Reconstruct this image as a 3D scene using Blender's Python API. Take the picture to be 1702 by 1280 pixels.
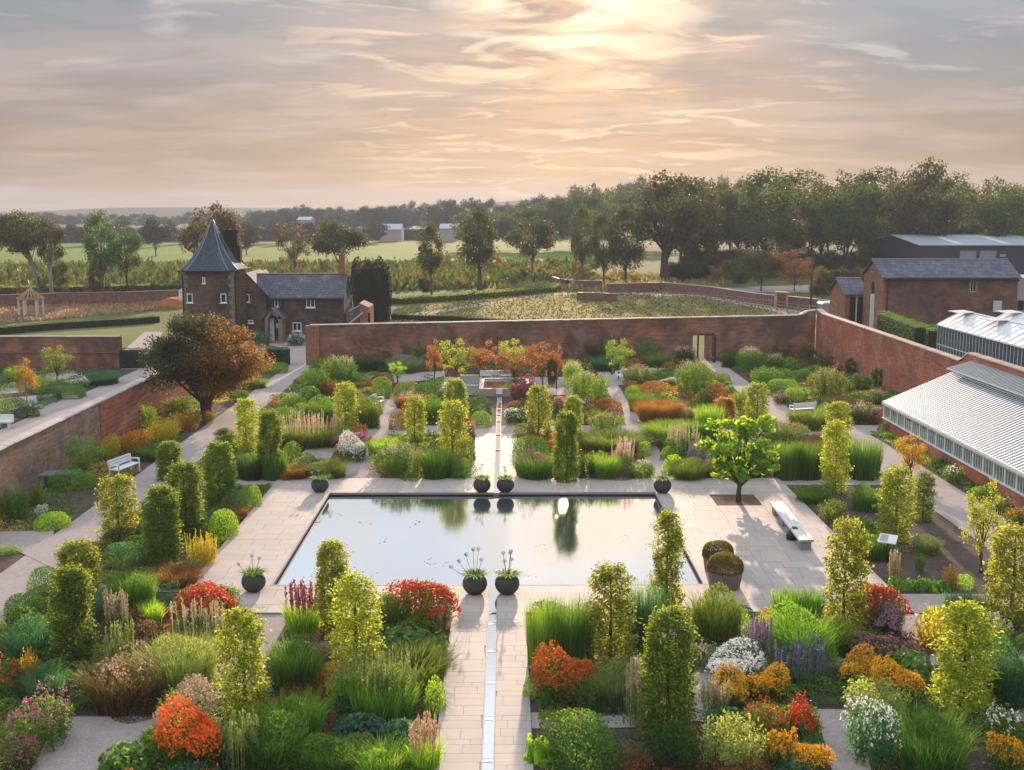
import bpy, math, random
import numpy as np
from mathutils import Vector
R = math.radians
for o in list(bpy.data.objects):
    bpy.data.objects.remove(o)
scene = bpy.context.scene
COL = scene.collection

# ------------------------------------------------------------------ camera
EYE = 12.5
PITCH = 8.33
YAW = 0.31
FOC = 2000.0                     # focal length in pixels of a 1702 px wide frame
cd = bpy.data.cameras.new('camera')
cd.sensor_width = 36.0
cd.lens = 36.0 * FOC / 1702.0
cd.clip_start = 0.1
cd.clip_end = 6000
cam = bpy.data.objects.new('camera', cd)
cam.location = (0, 0, EYE)
cam.rotation_euler = (R(90 - PITCH), 0, R(-YAW))
COL.objects.link(cam)
scene.camera = cam

# ------------------------------------------------------------------ sun and sky
SUN_EL, SUN_AZ = 12.3, 2.95       # degrees; azimuth measured from +Y towards +X
sd = bpy.data.lights.new('sun', 'SUN')
sd.energy = 5.0
sd.angle = R(0.7)
sd.color = (1.0, 0.73, 0.52)
sun = bpy.data.objects.new('sun', sd)
COL.objects.link(sun)
sdir = Vector((math.sin(R(SUN_AZ)) * math.cos(R(SUN_EL)), math.cos(R(SUN_AZ)) * math.cos(R(SUN_EL)), math.sin(R(SUN_EL))))
sun.rotation_euler = sdir.to_track_quat('Z', 'Y').to_euler()

world = bpy.data.worlds.new('World')
scene.world = world
world.use_nodes = True


class NT:
    """tiny helper to write node trees"""
    def __init__(self, tree):
        self.t = tree
        tree.nodes.clear()

    def n(self, kind, **kw):
        nd = self.t.nodes.new(kind)
        for k, v in kw.items():
            if k.startswith('i_'):
                key = k[2:]
                key = int(key) if key.isdigit() else key.replace('_', ' ')
                self.set(nd.inputs[key], v)
            else:
                setattr(nd, k, v)
        return nd

    def set(self, sock, v):
        if isinstance(v, bpy.types.NodeSocket):
            self.t.links.new(v, sock)
        elif isinstance(v, (tuple, list)) and sock.type == 'RGBA' and len(v) == 3:
            sock.default_value = (*v, 1)
        else:
            sock.default_value = v

    def math(self, op, a, b=0.0, c=0.0, clamp=False):
        nd = self.n('ShaderNodeMath', operation=op, use_clamp=clamp)
        self.set(nd.inputs[0], a)
        self.set(nd.inputs[1], b)
        self.set(nd.inputs[2], c)
        return nd.outputs[0]

    def mix(self, fac, a, b, mode='MIX'):
        nd = self.n('ShaderNodeMix', data_type='RGBA', blend_type=mode)
        self.set(nd.inputs[0], fac)
        self.set(nd.inputs[6], a)
        self.set(nd.inputs[7], b)
        return nd.outputs[2]

    def ramp(self, fac, stops, interp='LINEAR'):
        nd = self.n('ShaderNodeValToRGB')
        self.set(nd.inputs[0], fac)
        cr = nd.color_ramp
        cr.interpolation = interp
        while len(cr.elements) > 1:
            cr.elements.remove(cr.elements[-1])
        cr.elements[0].position = stops[0][0]
        c = stops[0][1]
        cr.elements[0].color = (*c, 1) if isinstance(c, tuple) else (c, c, c, 1)
        for p, c in stops[1:]:
            e = cr.elements.new(p)
            e.color = (*c, 1) if isinstance(c, tuple) else (c, c, c, 1)
        return nd.outputs[0]

    def noise(self, vec, scale, detail=3.0, rough=0.55, dist=0.0):
        nd = self.n('ShaderNodeTexNoise')
        if vec is not None:
            self.set(nd.inputs['Vector'], vec)
        nd.inputs['Scale'].default_value = scale
        nd.inputs['Detail'].default_value = detail
        nd.inputs['Roughness'].default_value = rough
        nd.inputs['Distortion'].default_value = dist
        return nd.outputs['Fac']

    def mapping(self, vec, loc=(0, 0, 0), rot=(0, 0, 0), scale=(1, 1, 1)):
        nd = self.n('ShaderNodeMapping')
        self.set(nd.inputs[0], vec)
        nd.inputs[1].default_value = loc
        nd.inputs[2].default_value = rot
        nd.inputs[3].default_value = scale
        return nd.outputs[0]


def build_world():
    g = NT(world.node_tree)
    tc = g.n('ShaderNodeTexCoord').outputs['Generated']
    sp = g.n('ShaderNodeSeparateXYZ')
    g.set(sp.inputs[0], tc)
    X, Y, Z = sp.outputs
    el = g.math('MAXIMUM', Z, 0.0)
    # body of the sky: peach haze at the horizon, grey blue above, bright thin cloud higher up
    base = g.ramp(el, [(0.0, (0.245, 0.155, 0.105)), (0.02, (0.235, 0.145, 0.102)), (0.05, (0.235, 0.150, 0.118)),
                       (0.09, (0.255, 0.180, 0.160)), (0.13, (0.215, 0.182, 0.188)), (0.175, (0.155, 0.180, 0.228)),
                       (0.205, (0.46, 0.50, 0.56)), (0.24, (0.84, 0.91, 1.0)), (0.31, (1.02, 1.12, 1.24)), (0.42, (1.50, 1.64, 1.82)), (1.0, (1.25, 1.44, 1.76))])
    # wide warm lobe round the sun's side of the sky
    azd = g.math('ABSOLUTE', g.math('SUBTRACT', X, 0.05))
    lobe = g.math('MULTIPLY', g.ramp(azd, [(0.0, 1.0), (0.09, 0.75), (0.28, 0.0)], 'EASE'), g.ramp(el, [(0.0, 0.25), (0.06, 0.9), (0.12, 1.0), (0.19, 0.5), (0.24, 0.0)]))
    base = g.mix(g.math('MULTIPLY', lobe, 0.75), base, (0.50, 0.262, 0.165))
    # streaks of cloud, laid on a level sheet high overhead
    den = g.math('ADD', el, 0.11)
    u = g.math('DIVIDE', X, den)
    v = g.math('DIVIDE', Y, den)
    cb = g.n('ShaderNodeCombineXYZ')
    g.set(cb.inputs[0], u)
    g.set(cb.inputs[1], v)
    P = cb.outputs[0]
    m1 = g.mapping(P, (3.1, 0.4, 0), (0, 0, R(-7)), (0.42, 0.62, 1))
    n1 = g.noise(m1, 1.8, 7.0, 0.55, 0.6)
    m2 = g.mapping(P, (7.7, 2.2, 0), (0, 0, R(9)), (0.95, 1.7, 1))
    n2 = g.noise(m2, 1.9, 6.0, 0.52, 0.7)
    m3 = g.mapping(P, (1.3, 5.2, 0), (0, 0, R(4)), (1.3, 1.5, 1))
    n3 = g.noise(m3, 1.5, 6.0, 0.55, 0.5)
    # sun glow
    dv = g.n('ShaderNodeVectorMath', operation='DOT_PRODUCT')
    g.set(dv.inputs[0], tc)
    dv.inputs[1].default_value = (math.sin(R(3.2)) * math.cos(R(11.3)), math.cos(R(3.2)) * math.cos(R(11.8)), math.sin(R(11.8)))
    dot = dv.outputs['Value']
    glow = g.ramp(dot, [(0.98, 0.0), (0.992, 0.12), (0.9968, 0.42), (0.9988, 0.85), (0.9996, 1.0), (1.0, 1.0)], 'EASE')
    # light cloud
    bright = g.ramp(n1, [(0.44, 0.0), (0.60, 1.0)])
    c1 = g.mix(g.math('MULTIPLY', bright, 0.45), base, (0.47, 0.345, 0.30))
    dark = g.ramp(n2, [(0.36, 1.0), (0.56, 0.0)])
    c2 = g.mix(g.math('MULTIPLY', g.math('MULTIPLY', dark, g.ramp(el, [(0.0, 0.5), (0.2, 1.0), (0.24, 0.0)])), 0.62), c1, (0.135, 0.12, 0.138))
    # right hand blue gaps with small white cloud
    side = g.math('MULTIPLY', g.ramp(X, [(-1.0, 0.6), (-0.30, 0.45), (-0.12, 0.0), (0.05, 0.0), (0.26, 1.0)]), g.ramp(el, [(0.06, 0.0), (0.16, 1.0)]))
    c3 = g.mix(g.math('MULTIPLY', side, 0.55), c2, (0.215, 0.265, 0.33))
    puff = g.math('MULTIPLY', g.ramp(n3, [(0.55, 0.0), (0.64, 1.0)]), side)
    c3 = g.mix(g.math('MULTIPLY', puff, 0.6), c3, (0.66, 0.58, 0.55))
    # crisp bright streaks near the sun
    m4 = g.mapping(P, (4.4, 1.9, 0), (0, 0, R(6)), (0.8, 1.35, 1))
    n4 = g.noise(m4, 2.6, 7.0, 0.55, 0.9)
    st = g.math('MULTIPLY', g.ramp(n4, [(0.54, 0.0), (0.62, 1.0)]), g.ramp(dot, [(0.965, 0.0), (0.992, 1.0)]))
    c3 = g.mix(g.math('MULTIPLY', st, 0.65), c3, (0.85, 0.60, 0.40))
    # clouds lit by the sun behind them
    gl = g.math('MULTIPLY', glow, g.math('ADD', g.math('MULTIPLY', g.ramp(n2, [(0.42, 0.0), (0.58, 1.0)]), 0.85), 0.15))
    c4 = g.mix(g.math('MINIMUM', gl, 1.0), c3, (0.86, 0.52, 0.29))
    core = g.math('MULTIPLY', g.ramp(dot, [(0.9935, 0.0), (0.9990, 0.9), (1.0, 1.0)]), g.ramp(n3, [(0.42, 0.0), (0.56, 1.0)]))
    c5 = g.mix(core, c4, (1.35, 1.05, 0.72))
    sky = g.n('ShaderNodeTexSky', sky_type='NISHITA', sun_disc=False)
    sky.sun_elevation = R(SUN_EL)
    sky.sun_rotation = R(SUN_AZ)
    sky.air_density = 1.0
    sky.dust_density = 0.4
    sk = g.mix(1.0, sky.outputs[0], (0.1, 0.1, 0.1), 'MULTIPLY')
    fin = g.mix(0.92, sk, c5)
    bg = g.n('ShaderNodeBackground')
    g.set(bg.inputs[0], fin)
    bg.inputs[1].default_value = 1.0
    out = g.n('ShaderNodeOutputWorld')
    g.set(out.inputs[0], bg.outputs[0])


build_world()

scene.render.engine = 'CYCLES'
scene.view_settings.view_transform = 'Standard'
scene.view_settings.look = 'None'
scene.view_settings.gamma = 1.0
scene.view_settings.exposure = 0.45
scene.view_settings.use_curve_mapping = False
cy = scene.cycles
cy.max_bounces = 7
cy.diffuse_bounces = 3
cy.glossy_bounces = 3
cy.transmission_bounces = 4
cy.transparent_max_bounces = 8
cy.volume_bounces = 0
cy.use_denoising = True
cy.sample_clamp_indirect = 6.0
cy.caustics_reflective = False
cy.caustics_refractive = False
try:
    cy.denoiser = 'OPENIMAGEDENOISE'
except Exception:
    pass

# ------------------------------------------------------------------ surveying: a photo point to a place on the ground / on a plane
_F = Vector((math.sin(R(YAW)) * math.cos(R(PITCH)), math.cos(R(YAW)) * math.cos(R(PITCH)), -math.sin(R(PITCH))))
_Rt = Vector((math.cos(R(YAW)), -math.sin(R(YAW)), 0))
_U = _Rt.cross(_F)


def ray(px, py):
    return (_F + _Rt * ((px - 851) / FOC) + _U * ((640 - py) / FOC))


def at(px, py, z=0.0):
    d = ray(px, py)
    t = (z - EYE) / d.z
    return Vector((0, 0, EYE)) + d * t


def atY(px, py, Y):
    d = ray(px, py)
    t = Y / d.y
    return Vector((0, 0, EYE)) + d * t


def mpp(p):
    """metres per photo pixel at a point"""
    return (Vector(p) - Vector((0, 0, EYE))).dot(_F) / FOC


# ------------------------------------------------------------------ object helpers
def tag(o, label=None, cat=None, group=None, kind=None):
    if label: o['label'] = label
    if cat: o['category'] = cat
    if group: o['group'] = group
    if kind: o['kind'] = kind
    return o


def empty(name, loc=(0, 0, 0), rz=0.0, label=None, cat=None, group=None):
    o = bpy.data.objects.new(name, None)
    o.empty_display_size = 0.2
    o.location = loc
    o.rotation_euler = (0, 0, rz)
    COL.objects.link(o)
    return tag(o, label, cat, group)


def link(name, me, mats, parent=None, loc=None, kind=None, per_object=False):
    o = bpy.data.objects.new(name, me)
    COL.objects.link(o)
    if not isinstance(mats, (list, tuple)):
        mats = [mats]
    while len(me.materials) < len(mats):
        me.materials.append(None)
    for i, m in enumerate(mats):
        if per_object:
            o.material_slots[i].link = 'OBJECT'
            o.material_slots[i].material = m
        else:
            me.materials[i] = m
    if parent is not None: o.parent = parent
    if loc is not None: o.location = loc
    if kind: o['kind'] = kind
    return o


def np_mesh(name, V, F, mi=None, smooth=False):
    """V (n,3), F (m,k) with k 3 or 4"""
    me = bpy.data.meshes.new(name)
    V = np.asarray(V, dtype=np.float32)
    F = np.asarray(F, dtype=np.int32)
    k = F.shape[1]
    me.vertices.add(len(V))
    me.vertices.foreach_set('co', V.ravel())
    me.loops.add(F.size)
    me.loops.foreach_set('vertex_index', F.ravel())
    me.polygons.add(len(F))
    me.polygons.foreach_set('loop_start', np.arange(0, F.size, k, dtype=np.int32))
    me.polygons.foreach_set('loop_total', np.full(len(F), k, dtype=np.int32))
    if mi is not None:
        me.polygons.foreach_set('material_index', np.asarray(mi, dtype=np.int32))
    if smooth:
        me.polygons.foreach_set('use_smooth', np.ones(len(F), dtype=bool))
    me.update(calc_edges=True)
    return me


class MB:
    """collects shapes and links them as ONE mesh object"""
    def __init__(s):
        s.v = []; s.f = []; s.m = []; s.sm = []

    def face(s, pts, m=0, smooth=False):
        i = len(s.v)
        s.v += [tuple(p) for p in pts]
        s.f.append(tuple(range(i, i + len(pts)))); s.m.append(m); s.sm.append(smooth)

    def box(s, x0, x1, y0, y1, z0, z1, m=0):
        i = len(s.v)
        s.v += [(x0, y0, z0), (x1, y0, z0), (x1, y1, z0), (x0, y1, z0), (x0, y0, z1), (x1, y0, z1), (x1, y1, z1), (x0, y1, z1)]
        for q in ((0, 3, 2, 1), (4, 5, 6, 7), (0, 1, 5, 4), (1, 2, 6, 5), (2, 3, 7, 6), (3, 0, 4, 7)):
            s.f.append(tuple(i + a for a in q)); s.m.append(m); s.sm.append(False)

    def bar(s, a, b, w, h, m=0):
        """box beam from a to b, w sideways and h up"""
        a = Vector(a); b = Vector(b); d = (b - a).normalized()
        up = Vector((0, 0, 1)) if abs(d.z) < 0.95 else Vector((0, 1, 0))
        r = d.cross(up).normalized(); u = r.cross(d).normalized()
        i = len(s.v)
        for p in (a, b):
            for sx, sz in ((-1, -1), (1, -1), (1, 1), (-1, 1)):
                s.v.append(tuple(p + r * (sx * w / 2) + u * (sz * h / 2)))
        for q in ((0, 1, 2, 3), (7, 6, 5, 4), (0, 4, 5, 1), (1, 5, 6, 2), (2, 6, 7, 3), (3, 7, 4, 0)):
            s.f.append(tuple(i + a_ for a_ in q)); s.m.append(m); s.sm.append(False)

    def prism(s, poly, d, m=0):
        """poly: list of 3d points (planar), extruded by vector d"""
        d = Vector(d); n = len(poly); i = len(s.v)
        s.v += [tuple(p) for p in poly] + [tuple(Vector(p) + d) for p in poly]
        s.f.append(tuple(i + k for k in range(n))); s.m.append(m); s.sm.append(False)
        s.f.append(tuple(i + n + k for k in reversed(range(n)))); s.m.append(m); s.sm.append(False)
        for k in range(n):
            k2 = (k + 1) % n
            s.f.append((i + k2, i + k, i + n + k, i + n + k2)); s.m.append(m); s.sm.append(False)

    def tube(s, pts, rad, seg=6, m=0, cap=True):
        pts = [Vector(p) for p in pts]
        if not isinstance(rad, (list, tuple)): rad = [rad] * len(pts)
        i = len(s.v)
        for k, p in enumerate(pts):
            d = (pts[min(k + 1, len(pts) - 1)] - pts[max(k - 1, 0)]).normalized()
            ref = Vector((0, 1, 0)) if abs(d.y) < 0.9 else Vector((1, 0, 0))
            r = d.cross(ref).normalized(); u = r.cross(d)
            for j in range(seg):
                a = 2 * math.pi * j / seg
                s.v.append(tuple(p + (r * math.cos(a) + u * math.sin(a)) * rad[k]))
        for k in range(len(pts) - 1):
            for j in range(seg):
                j2 = (j + 1) % seg
                s.f.append((i + k * seg + j, i + k * seg + j2, i + (k + 1) * seg + j2, i + (k + 1) * seg + j)); s.m.append(m); s.sm.append(True)
        if cap:
            s.f.append(tuple(i + j for j in reversed(range(seg)))); s.m.append(m); s.sm.append(False)
            k = len(pts) - 1
            s.f.append(tuple(i + k * seg + j for j in range(seg))); s.m.append(m); s.sm.append(False)

    def lathe(s, prof, seg=20, m=0, c=(0, 0)):
        i = len(s.v)
        for r, z in prof:
            for j in range(seg):
                a = 2 * math.pi * j / seg
                s.v.append((c[0] + r * math.cos(a), c[1] + r * math.sin(a), z))
        for k in range(len(prof) - 1):
            for j in range(seg):
                j2 = (j + 1) % seg
                s.f.append((i + k * seg + j, i + k * seg + j2, i + (k + 1) * seg + j2, i + (k + 1) * seg + j)); s.m.append(m); s.sm.append(True)

    def mesh(s, name):
        me = bpy.data.meshes.new(name)
        me.from_pydata(s.v, [], s.f)
        me.polygons.foreach_set('material_index', s.m)
        me.polygons.foreach_set('use_smooth', s.sm)
        me.update()
        return me

    def build(s, name, mats, parent=None, loc=None, kind=None, off=None):
        if off is not None:
            s.v = [(a - off[0], b - off[1], c - off[2]) for a, b, c in s.v]
        return link(name, s.mesh(name), mats, parent, loc, kind)


# ------------------------------------------------------------------ materials
def new_mat(name):
    m = bpy.data.materials.new(name)
    m.use_nodes = True
    return m, NT(m.node_tree)


def finish(g, shader):
    o = g.n('ShaderNodeOutputMaterial')
    g.set(o.inputs[0], shader)


def pbsdf(g, col, rough=0.8, spec=0.3, metal=0.0, bump=None, bs=0.3, bd=0.02):
    b = g.n('ShaderNodeBsdfPrincipled')
    g.set(b.inputs['Base Color'], col)
    g.set(b.inputs['Roughness'], rough)
    g.set(b.inputs['Specular IOR Level'], spec)
    g.set(b.inputs['Metallic'], metal)
    if bump is not None:
        bp = g.n('ShaderNodeBump')
        bp.inputs['Strength'].default_value = bs
        bp.inputs['Distance'].default_value = bd
        g.set(bp.inputs['Height'], bump)
        g.set(b.inputs['Normal'], bp.outputs[0])
    return b.outputs[0]


def world_pos(g):
    return g.n('ShaderNodeNewGeometry').outputs['Position']


def mat_plain(name, col, rough=0.7, spec=0.3, metal=0.0, var=0.15, scale=3.0):
    m, g = new_mat(name)
    n = g.noise(world_pos(g), scale, 4.0, 0.6)
    lo = tuple(c * (1 - var) for c in col); hi = tuple(c * (1 + var) for c in col)
    finish(g, pbsdf(g, g.ramp(n, [(0.3, lo), (0.7, hi)]), rough, spec, metal))
    return m


def mat_leaf(name, col, trans=None, var=0.42, tw=0.5, rough=0.55):
    """leaf: diffuse + translucent, colour varies leaf by leaf and plant by plant"""
    m, g = new_mat(name)
    if trans is None:
        trans = (min(1, col[0] * 2.8 + 0.05), min(1, col[1] * 2.7 + 0.05), col[2] * 1.2)
    ge = g.n('ShaderNodeNewGeometry')
    rnd = ge.outputs['Random Per Island']
    oi = g.n('ShaderNodeObjectInfo').outputs['Random']
    v = g.math('ADD', g.math('MULTIPLY', rnd, 2 * var), g.math('ADD', g.math('MULTIPLY', oi, 0.3), 1 - var - 0.15))
    vc = g.n('ShaderNodeCombineXYZ')
    for i in range(3): g.set(vc.inputs[i], v)
    c1 = g.mix(1.0, col, vc.outputs[0], 'MULTIPLY')
    c1 = g.mix(g.math('MULTIPLY', rnd, 0.25), c1, (col[0] * 1.9 + 0.01, col[1] * 1.15, col[2] * 0.8))
    c2 = g.mix(1.0, trans, vc.outputs[0], 'MULTIPLY')
    p = g.n('ShaderNodeBsdfPrincipled')
    g.set(p.inputs['Base Color'], c1)
    p.inputs['Roughness'].default_value = rough
    p.inputs['Specular IOR Level'].default_value = 0.25
    t = g.n('ShaderNodeBsdfTranslucent')
    g.set(t.inputs[0], c2)
    mx = g.n('ShaderNodeMixShader')
    mx.inputs[0].default_value = tw
    g.set(mx.inputs[1], p.outputs[0])
    g.set(mx.inputs[2], t.outputs[0])
    finish(g, mx.outputs[0])
    return m


def mat_bark(name, col):
    m, g = new_mat(name)
    v = g.mapping(g.n('ShaderNodeTexCoord').outputs['Object'], scale=(8, 8, 1.5))
    n = g.noise(v, 3.0, 5.0, 0.7)
    finish(g, pbsdf(g, g.ramp(n, [(0.3, tuple(c * 0.5 for c in col)), (0.7, tuple(c * 1.3 for c in col))]), 0.9, 0.2, bump=n, bs=0.5))
    return m


def mat_brick(name, c1, c2, mortar, run='X', stain=0.5, pale=(0.42, 0.38, 0.34), paleamt=0.25, bw=0.23, bh=0.075):
    """weathered brickwork; run tells along which world axis the courses run"""
    m, g = new_mat(name)
    pos = world_pos(g)
    sp = g.n('ShaderNodeSeparateXYZ'); g.set(sp.inputs[0], pos)
    cb = g.n('ShaderNodeCombineXYZ')
    g.set(cb.inputs[0], sp.outputs[0] if run == 'X' else (sp.outputs[1] if run == 'Y' else g.math('ADD', sp.outputs[0], sp.outputs[1])))
    g.set(cb.inputs[1], sp.outputs[2])
    b = g.n('ShaderNodeTexBrick', offset=0.5)
    g.set(b.inputs['Vector'], cb.outputs[0])
    b.inputs['Scale'].default_value = 1.0
    b.inputs['Brick Width'].default_value = bw
    b.inputs['Row Height'].default_value = bh
    b.inputs['Mortar Size'].default_value = 0.008
    b.inputs['Bias'].default_value = 0.0
    g.set(b.inputs['Color1'], c1); g.set(b.inputs['Color2'], c2); g.set(b.inputs['Mortar'], mortar)
    # coarse course by course variation, so that it still reads from afar
    mp = g.mapping(pos, scale=(0.9, 0.9, 9.0))
    n2 = g.noise(mp, 1.0, 5.0, 0.75)
    n1 = g.noise(pos, 0.35, 5.0, 0.65, 0.5)
    n3 = g.noise(pos, 1.1, 6.0, 0.7, 0.3)
    n4 = g.noise(g.mapping(pos, (9, 4, 2), scale=(0.5, 0.5, 1.6)), 0.5, 5.0, 0.65, 0.6)
    c = g.mix(g.math('MULTIPLY', g.ramp(n4, [(0.42, 0.0), (0.58, 1.0)]), 0.7), b.outputs['Color'], (min(1, c1[0] * 1.55), c1[1] * 1.2, c1[2] * 0.95))
    c = g.mix(g.ramp(n2, [(0.36, 0.7), (0.62, 0.0)]), c, tuple(x * 0.38 for x in c1))
    c = g.mix(g.math('MULTIPLY', g.ramp(n3, [(0.52, 0.0), (0.72, 1.0)]), paleamt), c, pale)
    c = g.mix(g.math('MULTIPLY', g.ramp(n1, [(0.42, 1.0), (0.60, 0.0)]), stain), c, tuple(x * 0.30 + 0.012 for x in c2))
    finish(g, pbsdf(g, c, 0.9, 0.15, bump=b.outputs['Fac'], bs=0.4, bd=-0.01))
    return m


def mat_slab(name, col, var=0.10, warm=(1.06, 1.0, 0.93)):
    """sawn stone paving; every slab its own shade"""
    m, g = new_mat(name)
    oi = g.n('ShaderNodeObjectInfo').outputs['Random']
    rnd = g.n('ShaderNodeNewGeometry').outputs['Random Per Island']
    r = g.math('FRACT', g.math('ADD', oi, g.math('MULTIPLY', rnd, 3.7)))
    pos = world_pos(g)
    n = g.noise(pos, 1.3, 5.0, 0.65)
    n2 = g.noise(pos, 14.0, 3.0, 0.6)
    c = g.ramp(r, [(0.0, tuple(a * (1 - var) for a in col)), (0.5, col), (1.0, tuple(a * (1 + var * 0.7) * w for a, w in zip(col, warm)))])
    c = g.mix(g.math('MULTIPLY', g.ramp(n, [(0.45, 1.0), (0.7, 0.0)]), 0.16), c, tuple(a * 0.70 for a in col))
    c = g.mix(g.math('MULTIPLY', n2, 0.14), c, tuple(a * 0.72 for a in col))
    n5 = g.noise(pos, 0.45, 6.0, 0.7, 0.8)
    c = g.mix(g.math('MULTIPLY', g.ramp(n5, [(0.50, 0.0), (0.64, 1.0)]), 0.28), c, tuple(a * 0.62 for a in col))
    finish(g, pbsdf(g, c, 0.72, 0.28, bump=n2, bs=0.12, bd=0.01))
    return m


def mat_ground(name, cols, scales=(0.05, 0.6, 6.0), rough=0.95, bump=0.5):
    m, g = new_mat(name)
    pos = world_pos(g)
    n1 = g.noise(pos, scales[0], 5.0, 0.6, 0.3)
    n2 = g.noise(pos, scales[1], 5.0, 0.7, 0.3)
    n3 = g.noise(pos, scales[2], 4.0, 0.75)
    c = g.mix(g.ramp(n1, [(0.38, 0.0), (0.62, 1.0)]), cols[0], cols[1])
    c = g.mix(g.ramp(n2, [(0.40, 0.0), (0.66, 0.85)]), c, cols[2])
    c = g.mix(g.ramp(n3, [(0.35, 0.55), (0.6, 0.0)]), c, tuple(a * 0.45 for a in cols[0]))
    finish(g, pbsdf(g, c, rough, 0.1, bump=n3, bs=bump, bd=0.05))
    return m


def mat_slate(name, c1, c2, axis='X', lichen=(0.36, 0.36, 0.35), row=0.22, bw=0.3):
    m, g = new_mat(name)
    pos = world_pos(g)
    sp = g.n('ShaderNodeSeparateXYZ'); g.set(sp.inputs[0], pos)
    cb = g.n('ShaderNodeCombineXYZ')
    g.set(cb.inputs[0], sp.outputs[0] if axis == 'X' else g.math('ADD', sp.outputs[0], g.math('MULTIPLY', sp.outputs[1], 0.7)))
    g.set(cb.inputs[1], sp.outputs[2])
    b = g.n('ShaderNodeTexBrick', offset=0.5)
    g.set(b.inputs['Vector'], cb.outputs[0])
    b.inputs['Scale'].default_value = 1.0
    b.inputs['Brick Width'].default_value = bw
    b.inputs['Row Height'].default_value = row
    b.inputs['Mortar Size'].default_value = 0.012
    g.set(b.inputs['Color1'], c1); g.set(b.inputs['Color2'], c2); g.set(b.inputs['Mortar'], tuple(x * 0.35 for x in c1))
    n = g.noise(pos, 0.8, 6.0, 0.75, 0.6)
    n2 = g.noise(pos, 5.0, 3.0, 0.7)
    c = g.mix(g.math('MULTIPLY', g.ramp(n, [(0.52, 0.0), (0.66, 1.0)]), 0.55), b.outputs['Color'], lichen)
    c = g.mix(g.ramp(n2, [(0.35, 0.5), (0.55, 0.0)]), c, tuple(x * 0.5 for x in c1))
    finish(g, pbsdf(g, c, 0.8, 0.18, bump=b.outputs['Fac'], bs=0.5, bd=-0.02))
    return m

# ================================================================== setting
M = {}
M['soil'] = mat_ground('soil', [(0.075, 0.055, 0.045), (0.11, 0.085, 0.07), (0.14, 0.11, 0.09)], (0.3, 2.0, 12.0))
M['gravel'] = mat_ground('gravel', [(0.38, 0.325, 0.30), (0.44, 0.375, 0.345), (0.48, 0.41, 0.38)], (0.3, 3.0, 22.0), bump=0.3)
M['grass_rough'] = mat_ground('grass_rough', [(0.065, 0.10, 0.022), (0.11, 0.135, 0.028), (0.15, 0.15, 0.036)], (0.02, 0.35, 2.5))
M['meadow'] = mat_ground('meadow', [(0.19, 0.175, 0.045), (0.29, 0.22, 0.075), (0.11, 0.135, 0.035)], (0.05, 0.5, 3.0))
M['meadow_pink'] = mat_ground('meadow_pink', [(0.30, 0.21, 0.12), (0.36, 0.25, 0.15), (0.15, 0.13, 0.06)], (0.06, 0.25, 2.0))
M['lawn'] = mat_ground('lawn', [(0.12, 0.155, 0.035), (0.18, 0.19, 0.05), (0.14, 0.165, 0.04)], (0.05, 0.4, 3.0), bump=0.1)
M['field'] = mat_ground('field', [(0.10, 0.185, 0.015), (0.14, 0.22, 0.018), (0.20, 0.235, 0.025)], (0.01, 0.05, 0.5), bump=0.1)
M['field_dark'] = mat_ground('field_dark', [(0.07, 0.11, 0.04), (0.10, 0.13, 0.05), (0.14, 0.14, 0.06)], (0.02, 0.15, 1.0))
M['stone'] = mat_slab('stone', (0.45, 0.395, 0.355), 0.07)
M['stone_pale'] = mat_slab('stone_pale', (0.42, 0.41, 0.385))
M['coping'] = mat_slab('coping', (0.46, 0.41, 0.34), 0.22)
M['coping_dark'] = mat_slab('coping_dark', (0.34, 0.27, 0.20), 0.3)
M['dark_stone'] = mat_plain('dark_stone', (0.055, 0.05, 0.045), 0.6)
M['foam'] = mat_plain('foam', (0.85, 0.87, 0.88), 0.4)


def sheet(name, poly, z, mat, label=None, parent=None):
    """flat sheet; poly = list of (x, y)"""
    b = MB()
    b.face([(x, y, z) for x, y in poly])
    o = b.build(name, mat, parent)
    o['kind'] = 'structure'
    if label: o['label'] = label
    return o


def gpoly(pts):
    """photo points on the ground -> plan"""
    return [(at(x, y).x, at(x, y).y) for x, y in pts]


def ring_sheet(name, outer, hole, z, mat):
    x0, x1, y0, y1 = outer; a0, a1, b0, b1 = hole
    b = MB()
    for q in ((x0, a0, y0, y1), (a1, x1, y0, y1), (a0, a1, y0, b0), (a0, a1, b1, y1)):
        b.face([(q[0], q[2], z), (q[1], q[2], z), (q[1], q[3], z), (q[0], q[3], z)])
    o = b.build(name, mat); o['kind'] = 'structure'
    return o


PX0, PX1 = -7.88, 6.72                      # pool
PY0, PY1 = at(700, 976.4).y, at(700, 820.6).y
DX0, DX1, DY0, DY1 = -10.6, 12.75, at(851, 1021).y, at(851, 797).y
RX0, RX1 = -1.66, 0.62                      # paved walk along the rill
RL0, RL1 = -0.53, -0.29                     # the rill itself
hole = (PX0, PX1, PY0, PY1)
ring_sheet('ground', (-1900, 1900, -60, 2650), hole, -0.02, M['grass_rough'])
ring_sheet('soil', (-60, 34, 8, 101), hole, -0.008, M['soil'])

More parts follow.
